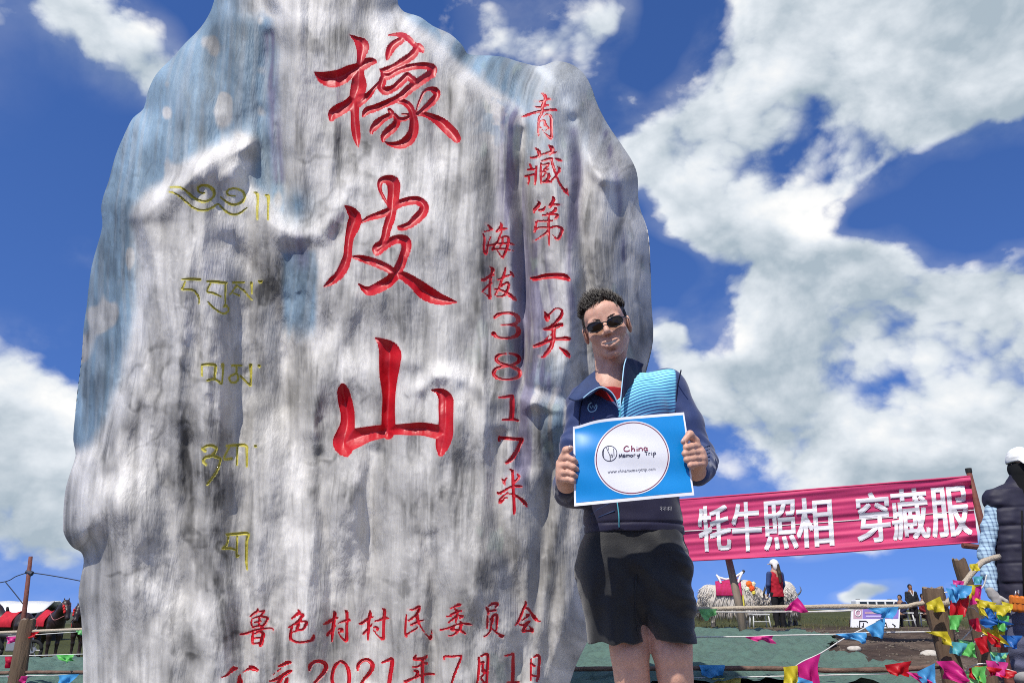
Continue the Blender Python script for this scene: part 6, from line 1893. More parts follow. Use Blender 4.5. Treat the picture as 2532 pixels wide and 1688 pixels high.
    S.loft(rw([(1496, 2480, 2588, .15), (1440, 2473, 2592, .155), (1380, 2468, 2596, .155), (1320, 2463, 2598, .15), (1270, 2456, 2602, .14), (1235, 2447, 2606, .12), (1212, 2452, 2600, .10)]), k=.03, pw=2.4)
    S.cone(Q(2528, 1212, .04), Q(2528, 1188, .03), .10, .088, k=.03)
    for q_ in (shl, shr): S.chain([Q(2528, 1205, .04), q_ + Vector((0, 0, .01))], [.09, .075], k=.05)
    S.cone(hc + Vector((0, -.02, -.03)), hc + Vector((0, -.06, -.16)), .080, .085, k=.02, mode='sub')
    zs = [Q(1, y).z for y in (1255, 1300, 1345, 1390, 1440)]
    S.noise(lambda x, y, z: sum(.0055 * np.exp(-((z - q - .02 * (x - hc.x)) / .012) ** 2) for q in zs) + .010 * (vn3(x * 20, y * 20, z * 30, 9) - .5))
    vest = S.build('vest', m_vest, root)
    b = MB(); b.tube([S.front(x, y, 5.2, 6.4, .004) for x, y in [(2527, 1262), (2528, 1330), (2530, 1400), (2532, 1490)]], .006, 6); b.build('zip', m_mask, vest, True)
    # jeans
    S = Sculpt(lo, hi, .007)
    S.loft([(Q(1, 1540).z, Q(2530, 1540).x, Y + .03, .15, .12), (Q(1, 1500).z, Q(2531, 1500).x, Y + .03, .15, .12), (Q(1, 1470).z, Q(2531, 1470).x, Y + .03, .14, .11)], k=.02)
    for hx, kx, ax in ((2510, 2520, 2527), (2554, 2560, 2566)):
        a = Vector((Q(ax, 1670).x, Y + .04, g + .07))
        S.chain([Q(hx, 1515, .03), Q(kx, 1590, .0), a], [.098, .074, .060], k=.03)
    S.noise(lambda x, y, z: .008 * (vn3(x * 16, y * 16, z * 22, 11) - .5) + sstep(g + .35, g + .1, z) * .008 * np.sin(z * 70 + 6 * vn3(x * 9, y * 9, z * 9, 3)))
    S.build('jeans', m_jean, root)
    for ax in (2527, 2566):
        a = Vector((Q(ax, 1670).x, Y, g))
        S = Sculpt(a - Vector((.09, .25, .02)), a + Vector((.09, .16, .16)), .007)
        S.cone(a + Vector((0, .06, .05)), a + Vector((0, -.13, .04)), .048, .045, k=.01); S.box((0, 0, g - .5), (9, 9, .5), rnd=.001, k=.002, mode='sub')
        S.build('shoe', small_mat('grey_shoe', (.36, .35, .34)), root)
    # gloved hands: palm, four curled fingers and a thumb
    for wr_, s in ((wrl, 1), (Q(2610, 1470, -.05), -1)):
        S = Sculpt(wr_ - Vector((.12, .12, .2)), wr_ + Vector((.14, .12, .06)), .004)
        c = wr_ + Vector((s * .022, -.01, -.05))
        S.cone(wr_ + Vector((0, 0, .02)), wr_ + Vector((s * .006, 0, -.015)), .036, .036, k=.01); S.ell(c, (.036, .024, .048), k=.015)
        for k in range(4):
            q = c + Vector((s * (-.028 + .019 * k), -.004, -.040)); l = (.044, .050, .047, .038)[k]
            S.chain([q, q + Vector((s * .006, -.014, -l * .62)), q + Vector((s * .012, .004, -l))], [.0125, .0118, .0105], k=.005)
        S.chain([c + Vector((s * .026, -.012, .015)), c + Vector((s * .052, -.026, -.008)), c + Vector((s * .060, -.028, -.034))], [.015, .0135, .0115], k=.008)
        S.build('glove', m_glove, root)
    return root


build_masked_man()


def build_pouch():
    p = P(2516, 1492, 5.84)
    m_o = mat('orange_leather', (.62, .17, .02), rough=.4, noise=.2, nscale=30); m_c = mat('steel_clip', (.75, .75, .76), rough=.3, metal=.8)
    root = empty('belt_pouch', p, 'small orange pouch clipped to the belt of the capped man', 'pouch')
    S = Sculpt(p - Vector((.09, .06, .09)), p + Vector((.09, .06, .09)), .004)
    S.box(p, (.052, .026, .056), rnd=.02, k=.002, rot=(0, .12, 0))
    S.noise(lambda x, y, z: .003 * np.sin(x * 160))
    S.build('pouch_body', m_o, root)
    b = MB(); b.box(p + Vector((.002, -.026, .022)), (.05, .004, .018), Euler((0, .12, 0))); b.build('flap', m_o, root)
    b = MB(); b.tube([p + Vector((-.012, -.01, .052)), p + Vector((-.006, -.02, .088)), p + Vector((.008, -.02, .066)), p + Vector((.02, -.01, .094))], .006, 6); b.build('clip', m_c, root, True)


build_pouch()


# ---- yaks
def build_yak(name, loc, rz, label, saddled):
    root = empty(name, (0, 0, 0), label, 'yak', 'white yaks behind the fence')
    m_w = mat('white_wool', (.66, .62, .55), rough=.95, noise=.2, nscale=14, bump=.5, bscale=50, col2=(.50, .44, .37))
    m_h = mat('cream_long_hair', (.78, .74, .68), rough=.9, noise=.2, nscale=5, col2=(.58, .51, .44))
    m_n = mat('grey_muzzle', (.06, .055, .055), rough=.6); m_horn = mat('dark_horn', (.10, .09, .08), rough=.4)
    S = Sculpt((-1.0, -.45, .1), (1.35, .45, 1.55), .016)
    S.ell((0, 0, .86), (.72, .31, .33), k=.01); S.ell((-.55, 0, .86), (.28, .28, .30), k=.08); S.ell((.42, 0, .98), (.30, .25, .30), k=.1)
    S.cone((.5, 0, .98), (.86, -.04, .82), .20, .14, k=.1)
    S.ell((.95, -.05, .74), (.15, .11, .12), k=.06); S.cone((1.0, -.06, .72), (1.10, -.08, .60), .10, .075, k=.05)
    for s in (-1, 1):
        S.cone((.90, s * .10 - .05, .82), (.88, s * .20 - .05, .80), .04, .02, k=.03)
        for x in (-.5, .42):
            S.chain([(x, s * .17, .7), (x + .02, s * .16, .4), (x, s * .16, .12)], [.13, .08, .06], k=.06)
    S.noise(lambda x, y, z: .03 * (vn3(x * 9, y * 9, z * 5, 21) - .5))
    S.build('body', m_w, root)
    ro = []
    for k in range(3000):
        a = random.uniform(0, 2 * math.pi); x = .82 * math.cos(a); y = .30 * math.sin(a) * random.uniform(.9, 1.05)
        z0 = random.uniform(.55, .95); ln = random.uniform(.22, .55)
        ro.append((Vector((x * .93, y, z0)), Vector((x * (1.0 + .12 * random.random()), y * 1.18 + random.uniform(-.03, .03), max(.10, z0 - ln))), .014))
    for k in range(300):
        ro.append((Vector((-.78, random.uniform(-.08, .08), random.uniform(.6, 1.0))), Vector((-.92 + random.uniform(-.08, .05), random.uniform(-.14, .14), random.uniform(.12, .5))), .013))
        q = Vector((.86 + random.uniform(-.1, .12), random.uniform(-.16, .06), .80)); ro.append((q, q + Vector((random.uniform(-.02, .06), random.uniform(-.06, .02), -random.uniform(.08, .22))), .010))
    for k in range(2600):                       # shaggy coat over the back, neck and head
        c, r = random.choice([((0, 0, .86), (.74, .33, .35)), ((-.55, 0, .86), (.30, .30, .32)), ((.42, 0, .98), (.32, .27, .32)), ((.72, -.02, .9), (.2, .19, .2)), ((.95, -.05, .74), (.16, .12, .13))])
        n = Vector((random.gauss(0, 1), random.gauss(0, 1), random.gauss(0, 1))).normalized()
        p = Vector((c[0] + n.x * r[0] * .96, c[1] + n.y * r[1] * .96, c[2] + n.z * r[2] * .96))
        d = (n * .35 + Vector((-.25, 0, -.8)) + Vector((random.uniform(-.3, .3), random.uniform(-.3, .3), random.uniform(-.2, .2)))).normalized()
        ro.append((p, p + d * random.uniform(.07, .15), .012))
    strands('long_hair', m_h, root, ro)['kind'] = 'stuff'
    for s in (-1, 1):
        b = MB(); c = catmull([(.93, s * .09 - .05, .86), (.93, s * .22 - .05, .90), (.98, s * .30 - .05, 1.02), (1.02, s * .27 - .05, 1.14)], 5)
        b.tube([Vector(q) for q in c], list(np.linspace(.035, .008, len(c))), 8); b.build('horn', m_horn, root, True)
        S = Sculpt((.9, s * .1 - .16, .62), (1.15, s * .1 + .06, .86), .008); S.ell((1.035, s * .075 - .06, .755), (.03, .022, .022), k=.001); S.build('eye', m_n, root)
    S = Sculpt((1.0, -.2, .48), (1.25, .08, .72), .01); S.ell((1.12, -.085, .575), (.065, .07, .05), k=.001); S.build('muzzle', m_n, root)
    for s in (-1, 1):
        for x in (-.5, .42):
            b = MB(); b.tube([(x, s * .16, .0), (x, s * .16, .13)], [.075, .06], 10); b.build('hoof', m_horn, root)
    if saddled:
        m_r = mat('red_saddle_cloth', (.50, .02, .07), rough=.8, noise=.4, nscale=14, col2=(.36, .015, .12)); m_wd = mat('white_saddle_wood', (.74, .71, .68), rough=.5)
        sd = empty('saddle', (0, 0, 1.2)); del_keys = None
        COL.objects.unlink(sd); bpy.data.objects.remove(sd)
        rowsx = [-.36, -.12, .12, .34]
        sdo, _ = sheet('saddle', [[(x, -.34 - .02 * i, .84), (x, -.335, 1.02), (x, -.17, 1.20), (x, 0, 1.24 + .02 * i), (x, .17, 1.20), (x, .33, 1.02), (x, .34, .84)] for i, x in enumerate(rowsx)], m_r, root, .03, n=5)
        for x, h, t in ((-.20, .14, -.10), (.26, .22, .16)):
            c = catmull([(x, -.20, 1.19), (x + t * .5, -.14, 1.28 + h * .4), (x + t, 0, 1.28 + h), (x + t * .5, .14, 1.28 + h * .4), (x, .20, 1.19)], 5)
            b = MB(); b.tube([Vector(q) for q in c], .032, 8); b.build('saddle_arch', m_wd, sdo, True)
        b = MB(); b.tube([(-.27, 0, 1.37), (-.05, 0, 1.30), (.2, 0, 1.36), (.42, 0, 1.50)], .035, 8); b.build('seat_rail', m_wd, sdo, True)
        b = MB(); b.tube([(.42, 0, 1.48), (.47, 0, 1.56)], .04, 8); b.build('pommel_knob', m_n, sdo, True)
        for q, c, r in (((.56, -.20, 1.16), (.85, .16, .02), .085), ((.62, -.22, 1.04), (.80, .10, .02), .075), ((.68, -.2, 1.16), (.80, .70, .45), .06), ((.50, -.24, 1.02), (.70, .78, .55), .06), ((.66, -.22, .93), (.75, .62, .10), .06)):
            S = Sculpt(Vector(q) - Vector((.14, .14, .14)), Vector(q) + Vector((.14, .14, .14)), .012); S.ell(q, (r, r * .7, r * 1.2), k=.001)
            S.noise(lambda x, y, z: .03 * (vn3(x * 40, y * 40, z * 40, 4) - .5)); S.build('garland_flower', mat('garland', c, rough=.8, noise=.3, nscale=40), root)
        for x, c in ((.30, (.60, .02, .05)), (.36, (.70, .60, .08)), (.16, (.55, .45, .70))):
            b = MB(); b.box((x, -.375, .72), (.02, .008, .14)); b.build('tassel', mat('tassel', c, rough=.8), root)
    root.location = loc; root.rotation_euler = (0, 0, rz); root.scale = (.86, .86, .84)


yk = P(1812, 1548, 19.8)
build_yak('yak', (yk.x - .02, 19.8, gzf(yk.x, 19.8)), math.radians(-14), 'white long-haired yak with a red saddle standing beside the woman in red', True)
yk = P(1948, 1548, 20.9)
build_yak('yak', (yk.x, 20.9, gzf(yk.x, 20.9)), math.radians(62), 'white yak mostly hidden behind the woman in the red coat', False)


# ---- figures in the background
def figure(name, px, Y, h, label, top, legs, skin, hairc, pose='stand', sleeves=None, cap=None, face=-1, hairlen=0, collar=None):
    """person about h metres tall seen at a distance; one continuous body, clothes as parts"""
    x = P(px, 1540, Y).x; g = gzf(x, Y)
    root = empty(name, (0, 0, 0), label, 'person')
    s = h / 1.7
    m_s = mat('skin', skin, rough=.5); m_t = small_mat('top', top); m_l = small_mat('legwear', legs); m_hr = mat('hair', hairc, rough=.5, noise=.3, nscale=60)
    v = .011
    hip = .88 if pose == 'stand' else .42
    sh = hip + .54; hd = sh + .20
    S = Sculpt((-.45, -.55, -.02), (.45, .4, hd + .25), v)
    S.ell((0, .0, hd), (.078, .098, .115), k=.001); S.ell((0, face * .03, hd - .06), (.055, .07, .06), k=.02); S.cone((0, face * .09, hd + .0), (0, face * .108, hd - .03), .012, .016, k=.01)
    S.cone((0, .01, hd - .08), (0, .01, sh), .05, .055, k=.02); S.chain([(0, 0, sh - .02), (0, 0, hip)], [.13, .13], k=.04)
    if pose == 'stand':
        LG = [[(q * .09, 0, hip), (q * .095, face * .01, .46), (q * .095, 0, .05)] for q in (-1, 1)]
        AR = [[(q * .19, 0, sh - .04), (q * .24, face * .02, sh - .31), (q * .20, face * .10, sh - .52)] for q in (-1, 1)]
    else:
        LG = [[(q * .10, 0, hip), (q * .14, face * .38, hip + .06), (q * .12, face * .40, .05)] for q in (-1, 1)]
        AR = [[(q * .19, 0, sh - .04), (q * .23, face * .12, sh - .28), (q * .12, face * .34, hip + .14)] for q in (-1, 1)]
    for a in LG: S.chain(a, [.085, .055, .036], k=.02); S.cone(a[2], (a[2][0], a[2][1] + face * .12, .03), .035, .03, k=.02)
    for a in AR:
        S.chain(a, [.05, .038, .028], k=.02); e = Vector(a[2])
        S.ell(e + Vector((0, face * .03, -.03)), (.03, .03, .04), k=.01)
        for f in range(4): S.cone(e + Vector((-.024 + .016 * f, face * .04, -.05)), e + Vector((-.024 + .016 * f, face * .05, -.095)), .010, .008, k=.004)
        S.cone(e + Vector((.02, face * .03, -.02)), e + Vector((.045, face * .05, -.05)), .011, .009, k=.004)
    S.build('body', m_s, root)
    S = Sculpt((-.45, -.55, -.02), (.45, .4, hd + .25), v)
    S.loft([(hip - .08, 0, 0, .19, .15), (hip + .1, 0, 0, .175, .14), (sh - .2, 0, 0, .19, .14), (sh - .02, 0, 0, .17, .11), (sh + .05, 0, 0, .07, .07)], k=.02)
    if sleeves is None:
        for a in AR: S.chain([a[0], a[1], Vector(a[1]).lerp(Vector(a[2]), .9)], [.072, .058, .045], k=.03)
    S.noise(lambda x_, y_, z_: .016 * (vn3(x_ * 14, y_ * 14, z_ * 18, px) - .5))
    S.build('coat', m_t, root)
    if sleeves is not None:
        for a in AR:
            S = Sculpt((-.45, -.55, hip - .2), (.45, .4, hd), v); S.chain([a[0], a[1], Vector(a[1]).lerp(Vector(a[2]), .9)], [.074, .06, .046], k=.03)
            S.build('sleeve', small_mat('sleeve', sleeves), root)
    S = Sculpt((-.45, -.6, -.02), (.45, .4, hd), v)
    for a in LG: S.chain(a, [.105, .076, .058], k=.05)
    S.box((0, 0, hip + .3), (2, 2, .26), rnd=.001, k=.004, mode='sub')
    S.noise(lambda x_, y_, z_: .010 * (vn3(x_ * 16, y_ * 16, z_ * 16, px + 3) - .5))
    S.build('trousers', m_l, root)
    for a in LG:
        S = Sculpt((a[2][0] - .1, a[2][1] - .25, -.02), (a[2][0] + .1, a[2][1] + .25, .14), .01); S.cone((a[2][0], a[2][1] - face * .03, .045), (a[2][0], a[2][1] + face * .13, .04), .046, .042, k=.01); S.build('shoe', m_l if name != 'child' else small_mat('shoe', (.5, .45, .5)), root)
    S = Sculpt((-.2, -.25, hd - .5), (.2, .25, hd + .25), .008)
    S.ell((0, -face * .018, hd + .025), (.088, .104, .108), k=.001); S.box((0, face * .2, hd - .09), (.3, .16, .14), rnd=.01, k=.01, mode='sub'); S.box((0, 0, hd - .30), (.4, .4, .26), rnd=.01, k=.01, mode='sub')
    if hairlen: S.chain([(0.02, -face * .09, hd - .02), (.03, -face * .15, hd - .22), (.02, -face * .16, hd - hairlen)], [.07, .05, .03], k=.03)
    S.build('hair', m_hr, root)
    if cap is not None:
        m_c = small_mat('cap', cap)
        S = Sculpt((-.25, -.3, hd - .25), (.25, .3, hd + .3), .009); S.ell((0, 0, hd + .05), (.108, .125, .105), k=.001); S.box((0, 0, hd - .16), (.4, .4, .17), rnd=.01, k=.01, mode='sub')
        S.ell((0, -face * .08, hd - .03), (.095, .07, .13), k=.04)
        S.ell((0, face * .15, hd + .03), (.09, .09, .016), k=.02); S.build('cap', m_c, root)
    if collar is not None:
        S = Sculpt((-.2, -.25, sh - .2), (.2, .2, sh + .12), .008)
        for q in (-1, 1): S.cone((q * .07, face * .10, sh + .05), (q * .01, face * .150, sh - .16), .02, .012, k=.005)
        S.build('shirt_collar', small_mat('collar', collar), root)
    root.location = (x, Y, g); root.scale = (s, s, s)
    return root


w = figure('person', 1929, 19.2, 1.50, 'woman in white cap and red coat with her back to us beside the saddled yak', (.42, .012, .028), (.012, .011, .013), (.45, .25, .17), (.06, .04, .025), cap=(.78, .75, .72), face=1, hairlen=.45, sleeves=(.035, .06, .16))
w.rotation_euler = (0, 0, .35)
k = figure('person', 2264, 19.4, .95, 'child in a dark jacket with a white collar left of the thick fence post', (.018, .020, .024), (.014, .012, .014), (.26, .12, .06), (.008, .007, .008), collar=(.75, .74, .72))
k = figure('person', 2234, 19.0, .92, 'figure in dark navy clothes sitting beside the poster board', (.010, .012, .040), (.012, .012, .016), (.28, .15, .09), (.01, .01, .01), pose='sit')
k.rotation_euler = (0, 0, -.9)
k = figure('person', 2292, 19.8, 1.0, 'figure in a dark red coat sitting half hidden behind the thick fence post', (.16, .008, .012), (.03, .012, .014), (.30, .16, .10), (.01, .01, .01), pose='sit')


# ---- small furniture
def build_stool(px, Y, label):
    x = P(px, 1548, Y).x; g = gzf(x, Y)
    m_m = mat('white_metal', (.62, .62, .58), rough=.5, noise=.15)
    root = empty('stool', (x, Y, g), label, 'stool')
    b = MB(); b.box((x, Y, g + .30), (.20, .15, .014)); b.build('seat', m_m, root)
    for sx in (-1, 1):
        for sy in (-1, 1):
            b = MB(); b.tube([(x + sx * .17, Y + sy * .12, g + .29), (x + sx * .20, Y + sy * .15, g)], .016, 8); b.build('leg', m_m, root, True)
    b = MB(); b.tube([(x - .185, Y - .135, g + .14), (x + .185, Y - .135, g + .14)], .011, 6); b.build('stretcher', m_m, root, True)


build_stool(1880, 18.9, 'small white metal stool between the yak and the woman in red')
build_stool(2236, 19.05, 'low white stool under the sitting figure in navy')
build_stool(2292, 19.85, 'low white stool under the sitting figure in dark red')


def build_poster():
    Y = 18.6
    c = [P(2106, 1500, Y), P(2226, 1500, Y), P(2223, 1559, Y - .12), P(2104, 1560, Y - .12)]
    root = empty('poster_board', (c[2] + c[3]) / 2, 'white poster board with a purple heading propped up on the bank', 'poster')
    m_w = mat('poster_white', (.80, .79, .82), rough=.5); m_p = mat('poster_purple', (.26, .18, .52), rough=.5, noise=.2, nscale=5); m_k = mat('poster_pink', (.52, .33, .40), rough=.5, noise=.2, nscale=5)
    m_b = mat('poster_black', (.02, .02, .03), rough=.5); m_l = mat('poster_lilac', (.55, .48, .75), rough=.5)

    def pt(s, t, o): return (c[0] * (1 - s) + c[1] * s) * (1 - t) + (c[3] * (1 - s) + c[2] * s) * t + Vector((0, -o, 0))

    def pl(name, m, s0, t0, s1, t1, o=.006):
        b = MB(); q = [pt(s0, t0, o), pt(s1, t0, o), pt(s1, t1, o), pt(s0, t1, o)]; q2 = [p + Vector((0, .005, 0)) for p in q]
        b.add(q + q2, [(0, 3, 2, 1), (4, 5, 6, 7), (0, 1, 5, 4), (1, 2, 6, 5), (2, 3, 7, 6), (3, 0, 4, 7)]); b.build(name, m, root)
    b = MB(); q = [pt(0, 0, 0), pt(1, 0, 0), pt(1, 1, 0), pt(0, 1, 0)]; q2 = [p + Vector((0, .04, 0)) for p in q]
    b.add(q + q2, [(0, 3, 2, 1), (4, 5, 6, 7), (0, 1, 5, 4), (1, 2, 6, 5), (2, 3, 7, 6), (3, 0, 4, 7)]); b.build('board', m_w, root)
    pl('emblem_panel', m_k, .04, .05, .22, .48); pl('heading_panel', m_p, .23, .05, .97, .48)
    pl('heading_line', m_k, .27, .20, .62, .28, .012); pl('heading_line', m_l, .30, .35, .60, .42, .012); pl('heading_line', m_l, .66, .16, .92, .24, .012)
    b = MB(); cc = [pt(.13 + .055 * math.cos(a), .25 + .13 * math.sin(a), .013) for a in np.linspace(0, 6.28, 13)]; b.tube(cc, .012, 5); b.build('round_emblem', m_w, root)
    for st in ([(.16, .58), (.30, .58), (.34, .64)], [(.17, .60), (.17, .84)], [(.25, .66), (.25, .80), (.22, .80)], [(.70, .64), (.66, .80), (.74, .80), (.71, .64)], [(.85, .70), (.92, .80)]):
        b = MB(); b.tube([pt(x, y, .008) for x, y in st], .012, 5); b.build('bold_mark', m_b, root)
    for sx in (.04, .96):
        p = pt(sx, .1, -.05); b = MB(); b.tube([p, Vector((p.x, p.y + .35, gzf(p.x, p.y + .35)))], .02, 6); b.build('prop_leg', M_pole, root)
        q = pt(sx, 1, -.02); b = MB(); b.tube([q, Vector((q.x, q.y, gzf(q.x, q.y) - .02))], .02, 6); b.build('foot', M_pole, root)


build_poster()


def build_van():
    Y = 112.0; x = P(2170, 1500, Y).x; g = gzf(x, Y)
    m_w = mat('white_van_paint', (.78, .78, .77), rough=.35, spec=.5); m_g = mat('van_glass', (.03, .04, .05), rough=.1); m_t = mat('tyre', (.02, .02, .02), rough=.9)
    root = empty('van', (x, Y, g), 'distant white van whose roof shows above the poster board', 'van')
    S = Sculpt((x - 3.6, Y - 1.2, g + .2), (x + 3.6, Y + 1.2, g + 2.6), .05)
    S.box((x - .35, Y, g + 1.35), (2.9, .95, .95), rnd=.25, k=.05); S.box((x + 2.7, Y, g + .95), (.75, .92, .55), rnd=.2, k=.25)
    S.build('body', m_w, root)
    for dx in (-2.3, -1.1, .1, 1.3):
        b = MB(); b.box((x + dx, Y - .96, g + 1.72), (.48, .02, .30)); b.build('window', m_g, root)
    for dx in (-2.0, 2.1):
        for sy in (-1, 1):
            b = MB(); b.tube([(x + dx, Y + sy * .85, g + .36), (x + dx, Y + sy * 1.0, g + .36)], .36, 18); b.build('wheel', m_t, root)
    for dx in (-2.6, 1.8):
        b = MB(); b.tube([(x + dx, Y - .6, g + 2.32), (x + dx, Y + .6, g + 2.32)], .05, 6); b.build('roof_bar', m_t, root)


build_van()


# ---- left background: tent, horses, motorcycle
def build_tent():
    Y = 46.0
    xl, xr = P(-110, 1500, Y).x, P(146, 1500, Y).x
    zr, ze = P(0, 1484, Y).z, P(0, 1511, Y).z
    g = gzf(-20, Y)
    m_w = mat('white_tarpaulin', (.82, .82, .80), rough=.6, noise=.06, nscale=1.2, bump=.3, bscale=2); m_d = mat('dark_tent_wall', (.016, .016, .020), rough=.9); m_s = mat('pale_fringe', (.45, .46, .46), rough=.9)
    root = empty('tent', ((xl + xr) / 2, Y, g), 'long white-roofed tent with dark walls behind the horses', 'tent')
    b = MB(); n = 10
    for (y0, z0, y1, z1) in ((Y - 1.6, ze, Y, zr), (Y, zr, Y + 1.6, ze)):
        vs = []
        for i in range(n + 1):
            t = i / n; x = xl + (xr - xl) * t; sg = .05 * math.sin(t * math.pi * 6) ** 2
            vs += [Vector((x, y0, z0 - sg)), Vector((x - .3 * (i == n) , y1, z1 - sg))]
        b.add(vs, [(2 * i, 2 * i + 2, 2 * i + 3, 2 * i + 1) for i in range(n)])
    rf = b.build('roof', m_w, root, True)
    md = rf.modifiers.new('thick', 'SOLIDIFY'); md.thickness = .05
    b = MB(); b.box(((xl + xr) / 2, Y, (g + ze) / 2 - .04), ((xr - xl) / 2 - .25, 1.4, (ze - g) / 2)); b.build('wall', m_d, root)
    for i in range(16):
        x = xl + .3 + i * (xr - xl - .6) / 15
        b = MB(); b.tube([(x, Y - 1.5, ze), (x + .12, Y - 1.5, ze - .45)], .035, 6); b.build('fringe_tie', m_s, root)
    for x in (xl + .2, (xl + xr) / 2, xr - .2):
        b = MB(); b.tube([(x, Y - 1.55, ze), (x, Y - 1.55, g)], .04, 6); b.build('tent_pole', m_s, root)


build_tent()


def build_horse(loc, rz, label, sc=1.0, red=True):
    root = empty('horse', (0, 0, 0), label, 'horse', 'dark saddled horses by the tent')
    m_b = mat('black_bay_coat', (.016, .010, .010), rough=.42, spec=.5, noise=.4, nscale=5, col2=(.035, .016, .014)); m_m = mat('black_mane', (.006, .006, .007), rough=.7)
    S = Sculpt((-1.05, -.42, -.02), (1.35, .42, 1.85), .02)
    S.ell((-.05, 0, 1.05), (.66, .27, .30), k=.01); S.ell((-.52, 0, 1.12), (.32, .27, .30), k=.1); S.ell((.45, 0, 1.08), (.28, .24, .32), k=.1)
    S.chain([(.50, 0, 1.18), (.78, 0, 1.48), (.92, 0, 1.62)], [.23, .15, .12], k=.1)
    S.chain([(.90, 0, 1.62), (1.08, 0, 1.42), (1.18, 0, 1.22)], [.115, .10, .065], k=.05); S.ell((1.18, 0, 1.22), (.06, .06, .07), k=.04)
    for s in (-1, 1):
        S.cone((.90, s * .06, 1.70), (.92, s * .075, 1.82), .032, .010, k=.02)
        S.chain([(.45, s * .14, .95), (.47, s * .14, .70), (.46, s * .13, .46), (.46, s * .13, .12), (.49, s * .13, .06)], [.12, .08, .055, .04, .05], k=.05)
        S.chain([(-.55, s * .15, 1.0), (-.50, s * .15, .75), (-.66, s * .14, .50), (-.62, s * .14, .12), (-.59, s * .14, .06)], [.17, .12, .06, .042, .05], k=.06)
    S.build('body', m_b, root)
    for s in (-1, 1):
        for x in (.50, -.58):
            b = MB(); b.tube([(x, s * .135, .0), (x, s * .135, .08)], [.062, .05], 10); b.build('hoof', m_m, root)
    ro = []
    for k in range(220):
        t = random.random(); p = Vector((.52 + .40 * t, 0, 1.40 + .36 * t - .06 * math.sin(t * 3)))
        ro.append((p, p + Vector((random.uniform(-.12, .02), random.choice((-1, 1)) * random.uniform(.06, .16), -random.uniform(.12, .30))), .013))
    for k in range(60):
        p = Vector((.95, random.uniform(-.03, .03), 1.72)); ro.append((p, p + Vector((random.uniform(.06, .14), random.uniform(-.05, .05), -random.uniform(.1, .2))), .012))
    strands('mane', m_m, root, ro)['kind'] = 'stuff'
    ro = [(Vector((-.82, random.uniform(-.03, .03), 1.15)), Vector((-.95 + random.uniform(-.08, .05), random.uniform(-.08, .08), random.uniform(.45, .8))), .016) for k in range(120)]
    strands('tail', m_m, root, ro)['kind'] = 'stuff'
    m_r = mat('red_saddle', (.50, .014, .030), rough=.7, noise=.3, nscale=8); m_l = mat('bridle', (.30, .12, .12), rough=.6); m_y = mat('red_plume', (.60, .03, .03), rough=.8, noise=.4, nscale=20)
    if red:
        sd, _ = sheet('saddle', [[(x, -.29, .95), (x, -.285, 1.15), (x, -.14, 1.34), (x, 0, 1.39 + (.06 if i in (0, 3) else 0)), (x, .14, 1.34), (x, .285, 1.15), (x, .29, .95)] for i, x in enumerate((-.34, -.1, .12, .30))], m_r, root, .03, n=5)
        b = MB(); b.tube([(.30, 0, 1.42), (.36, 0, 1.58)], [.06, .035], 8); b.build('pommel', m_m, sd, True)
        b = MB(); b.tube([(-.1, -.30, 1.0), (-.1, -.34, .62)], .014, 6); b.build('stirrup_strap', m_l, sd)
    for pts in ([(1.02, -.115, 1.55), (1.06, 0, 1.60), (1.02, .115, 1.55)], [(1.10, -.09, 1.34), (1.18, 0, 1.36), (1.10, .09, 1.34)], [(.96, -.12, 1.66), (1.10, -.095, 1.36)], [(.96, .12, 1.66), (1.10, .095, 1.36)], [(1.13, -.08, 1.28), (.80, -.22, 1.16), (.40, -.2, 1.35)]):
        b = MB(); b.tube([Vector(q) for q in catmull(pts, 4)], .014, 6); b.build('bridle_strap', m_l, root, True)
    for q in ((1.06, -.12, 1.56), (1.10, -.11, 1.48), (1.13, -.10, 1.40)):
        S = Sculpt(Vector(q) - Vector((.1, .1, .1)), Vector(q) + Vector((.1, .1, .1)), .014); S.ell(q, (.05, .035, .055), k=.001); S.build('bridle_tassel', m_y, root)
    root.location = loc; root.rotation_euler = (0, 0, rz); root.scale = (sc,) * 3


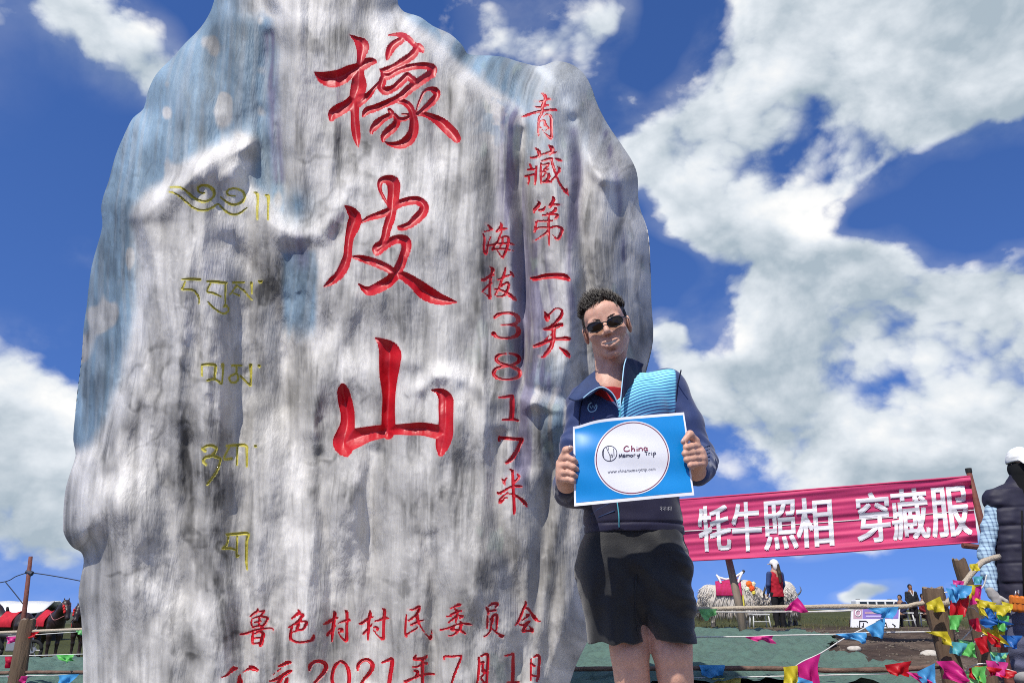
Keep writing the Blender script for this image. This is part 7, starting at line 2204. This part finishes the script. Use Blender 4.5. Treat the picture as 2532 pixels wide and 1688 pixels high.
h = P(112, 1600, 29.0)
build_horse((h.x, 29.0, gzf(h.x, 29.0)), math.radians(-38), 'dark horse with a red saddle facing right in front of the tent', 1.12)
h = P(196, 1600, 32.0)
build_horse((h.x, 32.0, gzf(h.x, 32.0)), math.radians(-75), 'dark horse with red tassels behind the other, against the boulder edge', 1.1)
h = P(18, 1600, 31.0)
build_horse((h.x, 31.0, gzf(h.x, 31.0)), math.radians(160), 'dark horse cut by the left edge of the photo', 1.15)


def build_motorcycle():
    Y = 26.0; x = P(34, 1600, Y).x; g = gzf(x, Y)
    root = empty('motorcycle', (x, Y, g), 'dark motorcycle parked at the foot of the left log post', 'motorcycle')
    m_t = mat('bike_tyre', (.02, .02, .02), rough=.9); m_c = mat('bike_metal', (.45, .45, .46), rough=.35, metal=.6); m_p = mat('bike_paint', (.05, .05, .055), rough=.35)
    for dx in (-.62, .62):
        b = MB(); b.tube([(x + dx + .27 * math.cos(a), Y, g + .30 + .27 * math.sin(a)) for a in np.linspace(0, 6.283, 21)], .05, 8); b.build('tyre', m_t, root, True)
        b = MB(); b.tube([(x + dx, Y - .05, g + .30), (x + dx, Y + .05, g + .30)], .09, 10)
        for a in np.linspace(0, 5.23, 6): b.tube([(x + dx, Y, g + .30), (x + dx + .25 * math.cos(a), Y, g + .30 + .25 * math.sin(a))], .012, 5)
        b.build('hub', m_c, root)
    S = Sculpt((x - .75, Y - .25, g + .2), (x + .75, Y + .25, g + 1.1), .02)
    S.ell((x + .12, Y, g + .74), (.26, .13, .12), k=.001); S.cone((x - .15, Y, g + .72), (x - .62, Y, g + .76), .10, .08, k=.05); S.build('tank_and_seat', m_p, root)
    S = Sculpt((x - .4, Y - .25, g + .15), (x + .4, Y + .25, g + .7), .02); S.box((x, Y, g + .42), (.2, .13, .17), rnd=.05, k=.01); S.build('engine', m_c, root)
    b = MB(); b.tube([(x + .62, Y - .06, g + .30), (x + .42, Y - .06, g + .95)], .025, 8); b.tube([(x + .62, Y + .06, g + .30), (x + .42, Y + .06, g + .95)], .025, 8); b.build('fork', m_c, root, True)
    b = MB(); b.tube([(x + .32, Y - .36, g + 1.0), (x + .40, Y - .15, g + .97), (x + .40, Y + .15, g + .97), (x + .32, Y + .36, g + 1.0)], .018, 8); b.build('handlebar', m_t, root, True)
    b = MB(); b.tube([(x + .52, Y, g + .84), (x + .60, Y, g + .84)], .09, 12); b.build('headlight', m_c, root, True)


build_motorcycle()
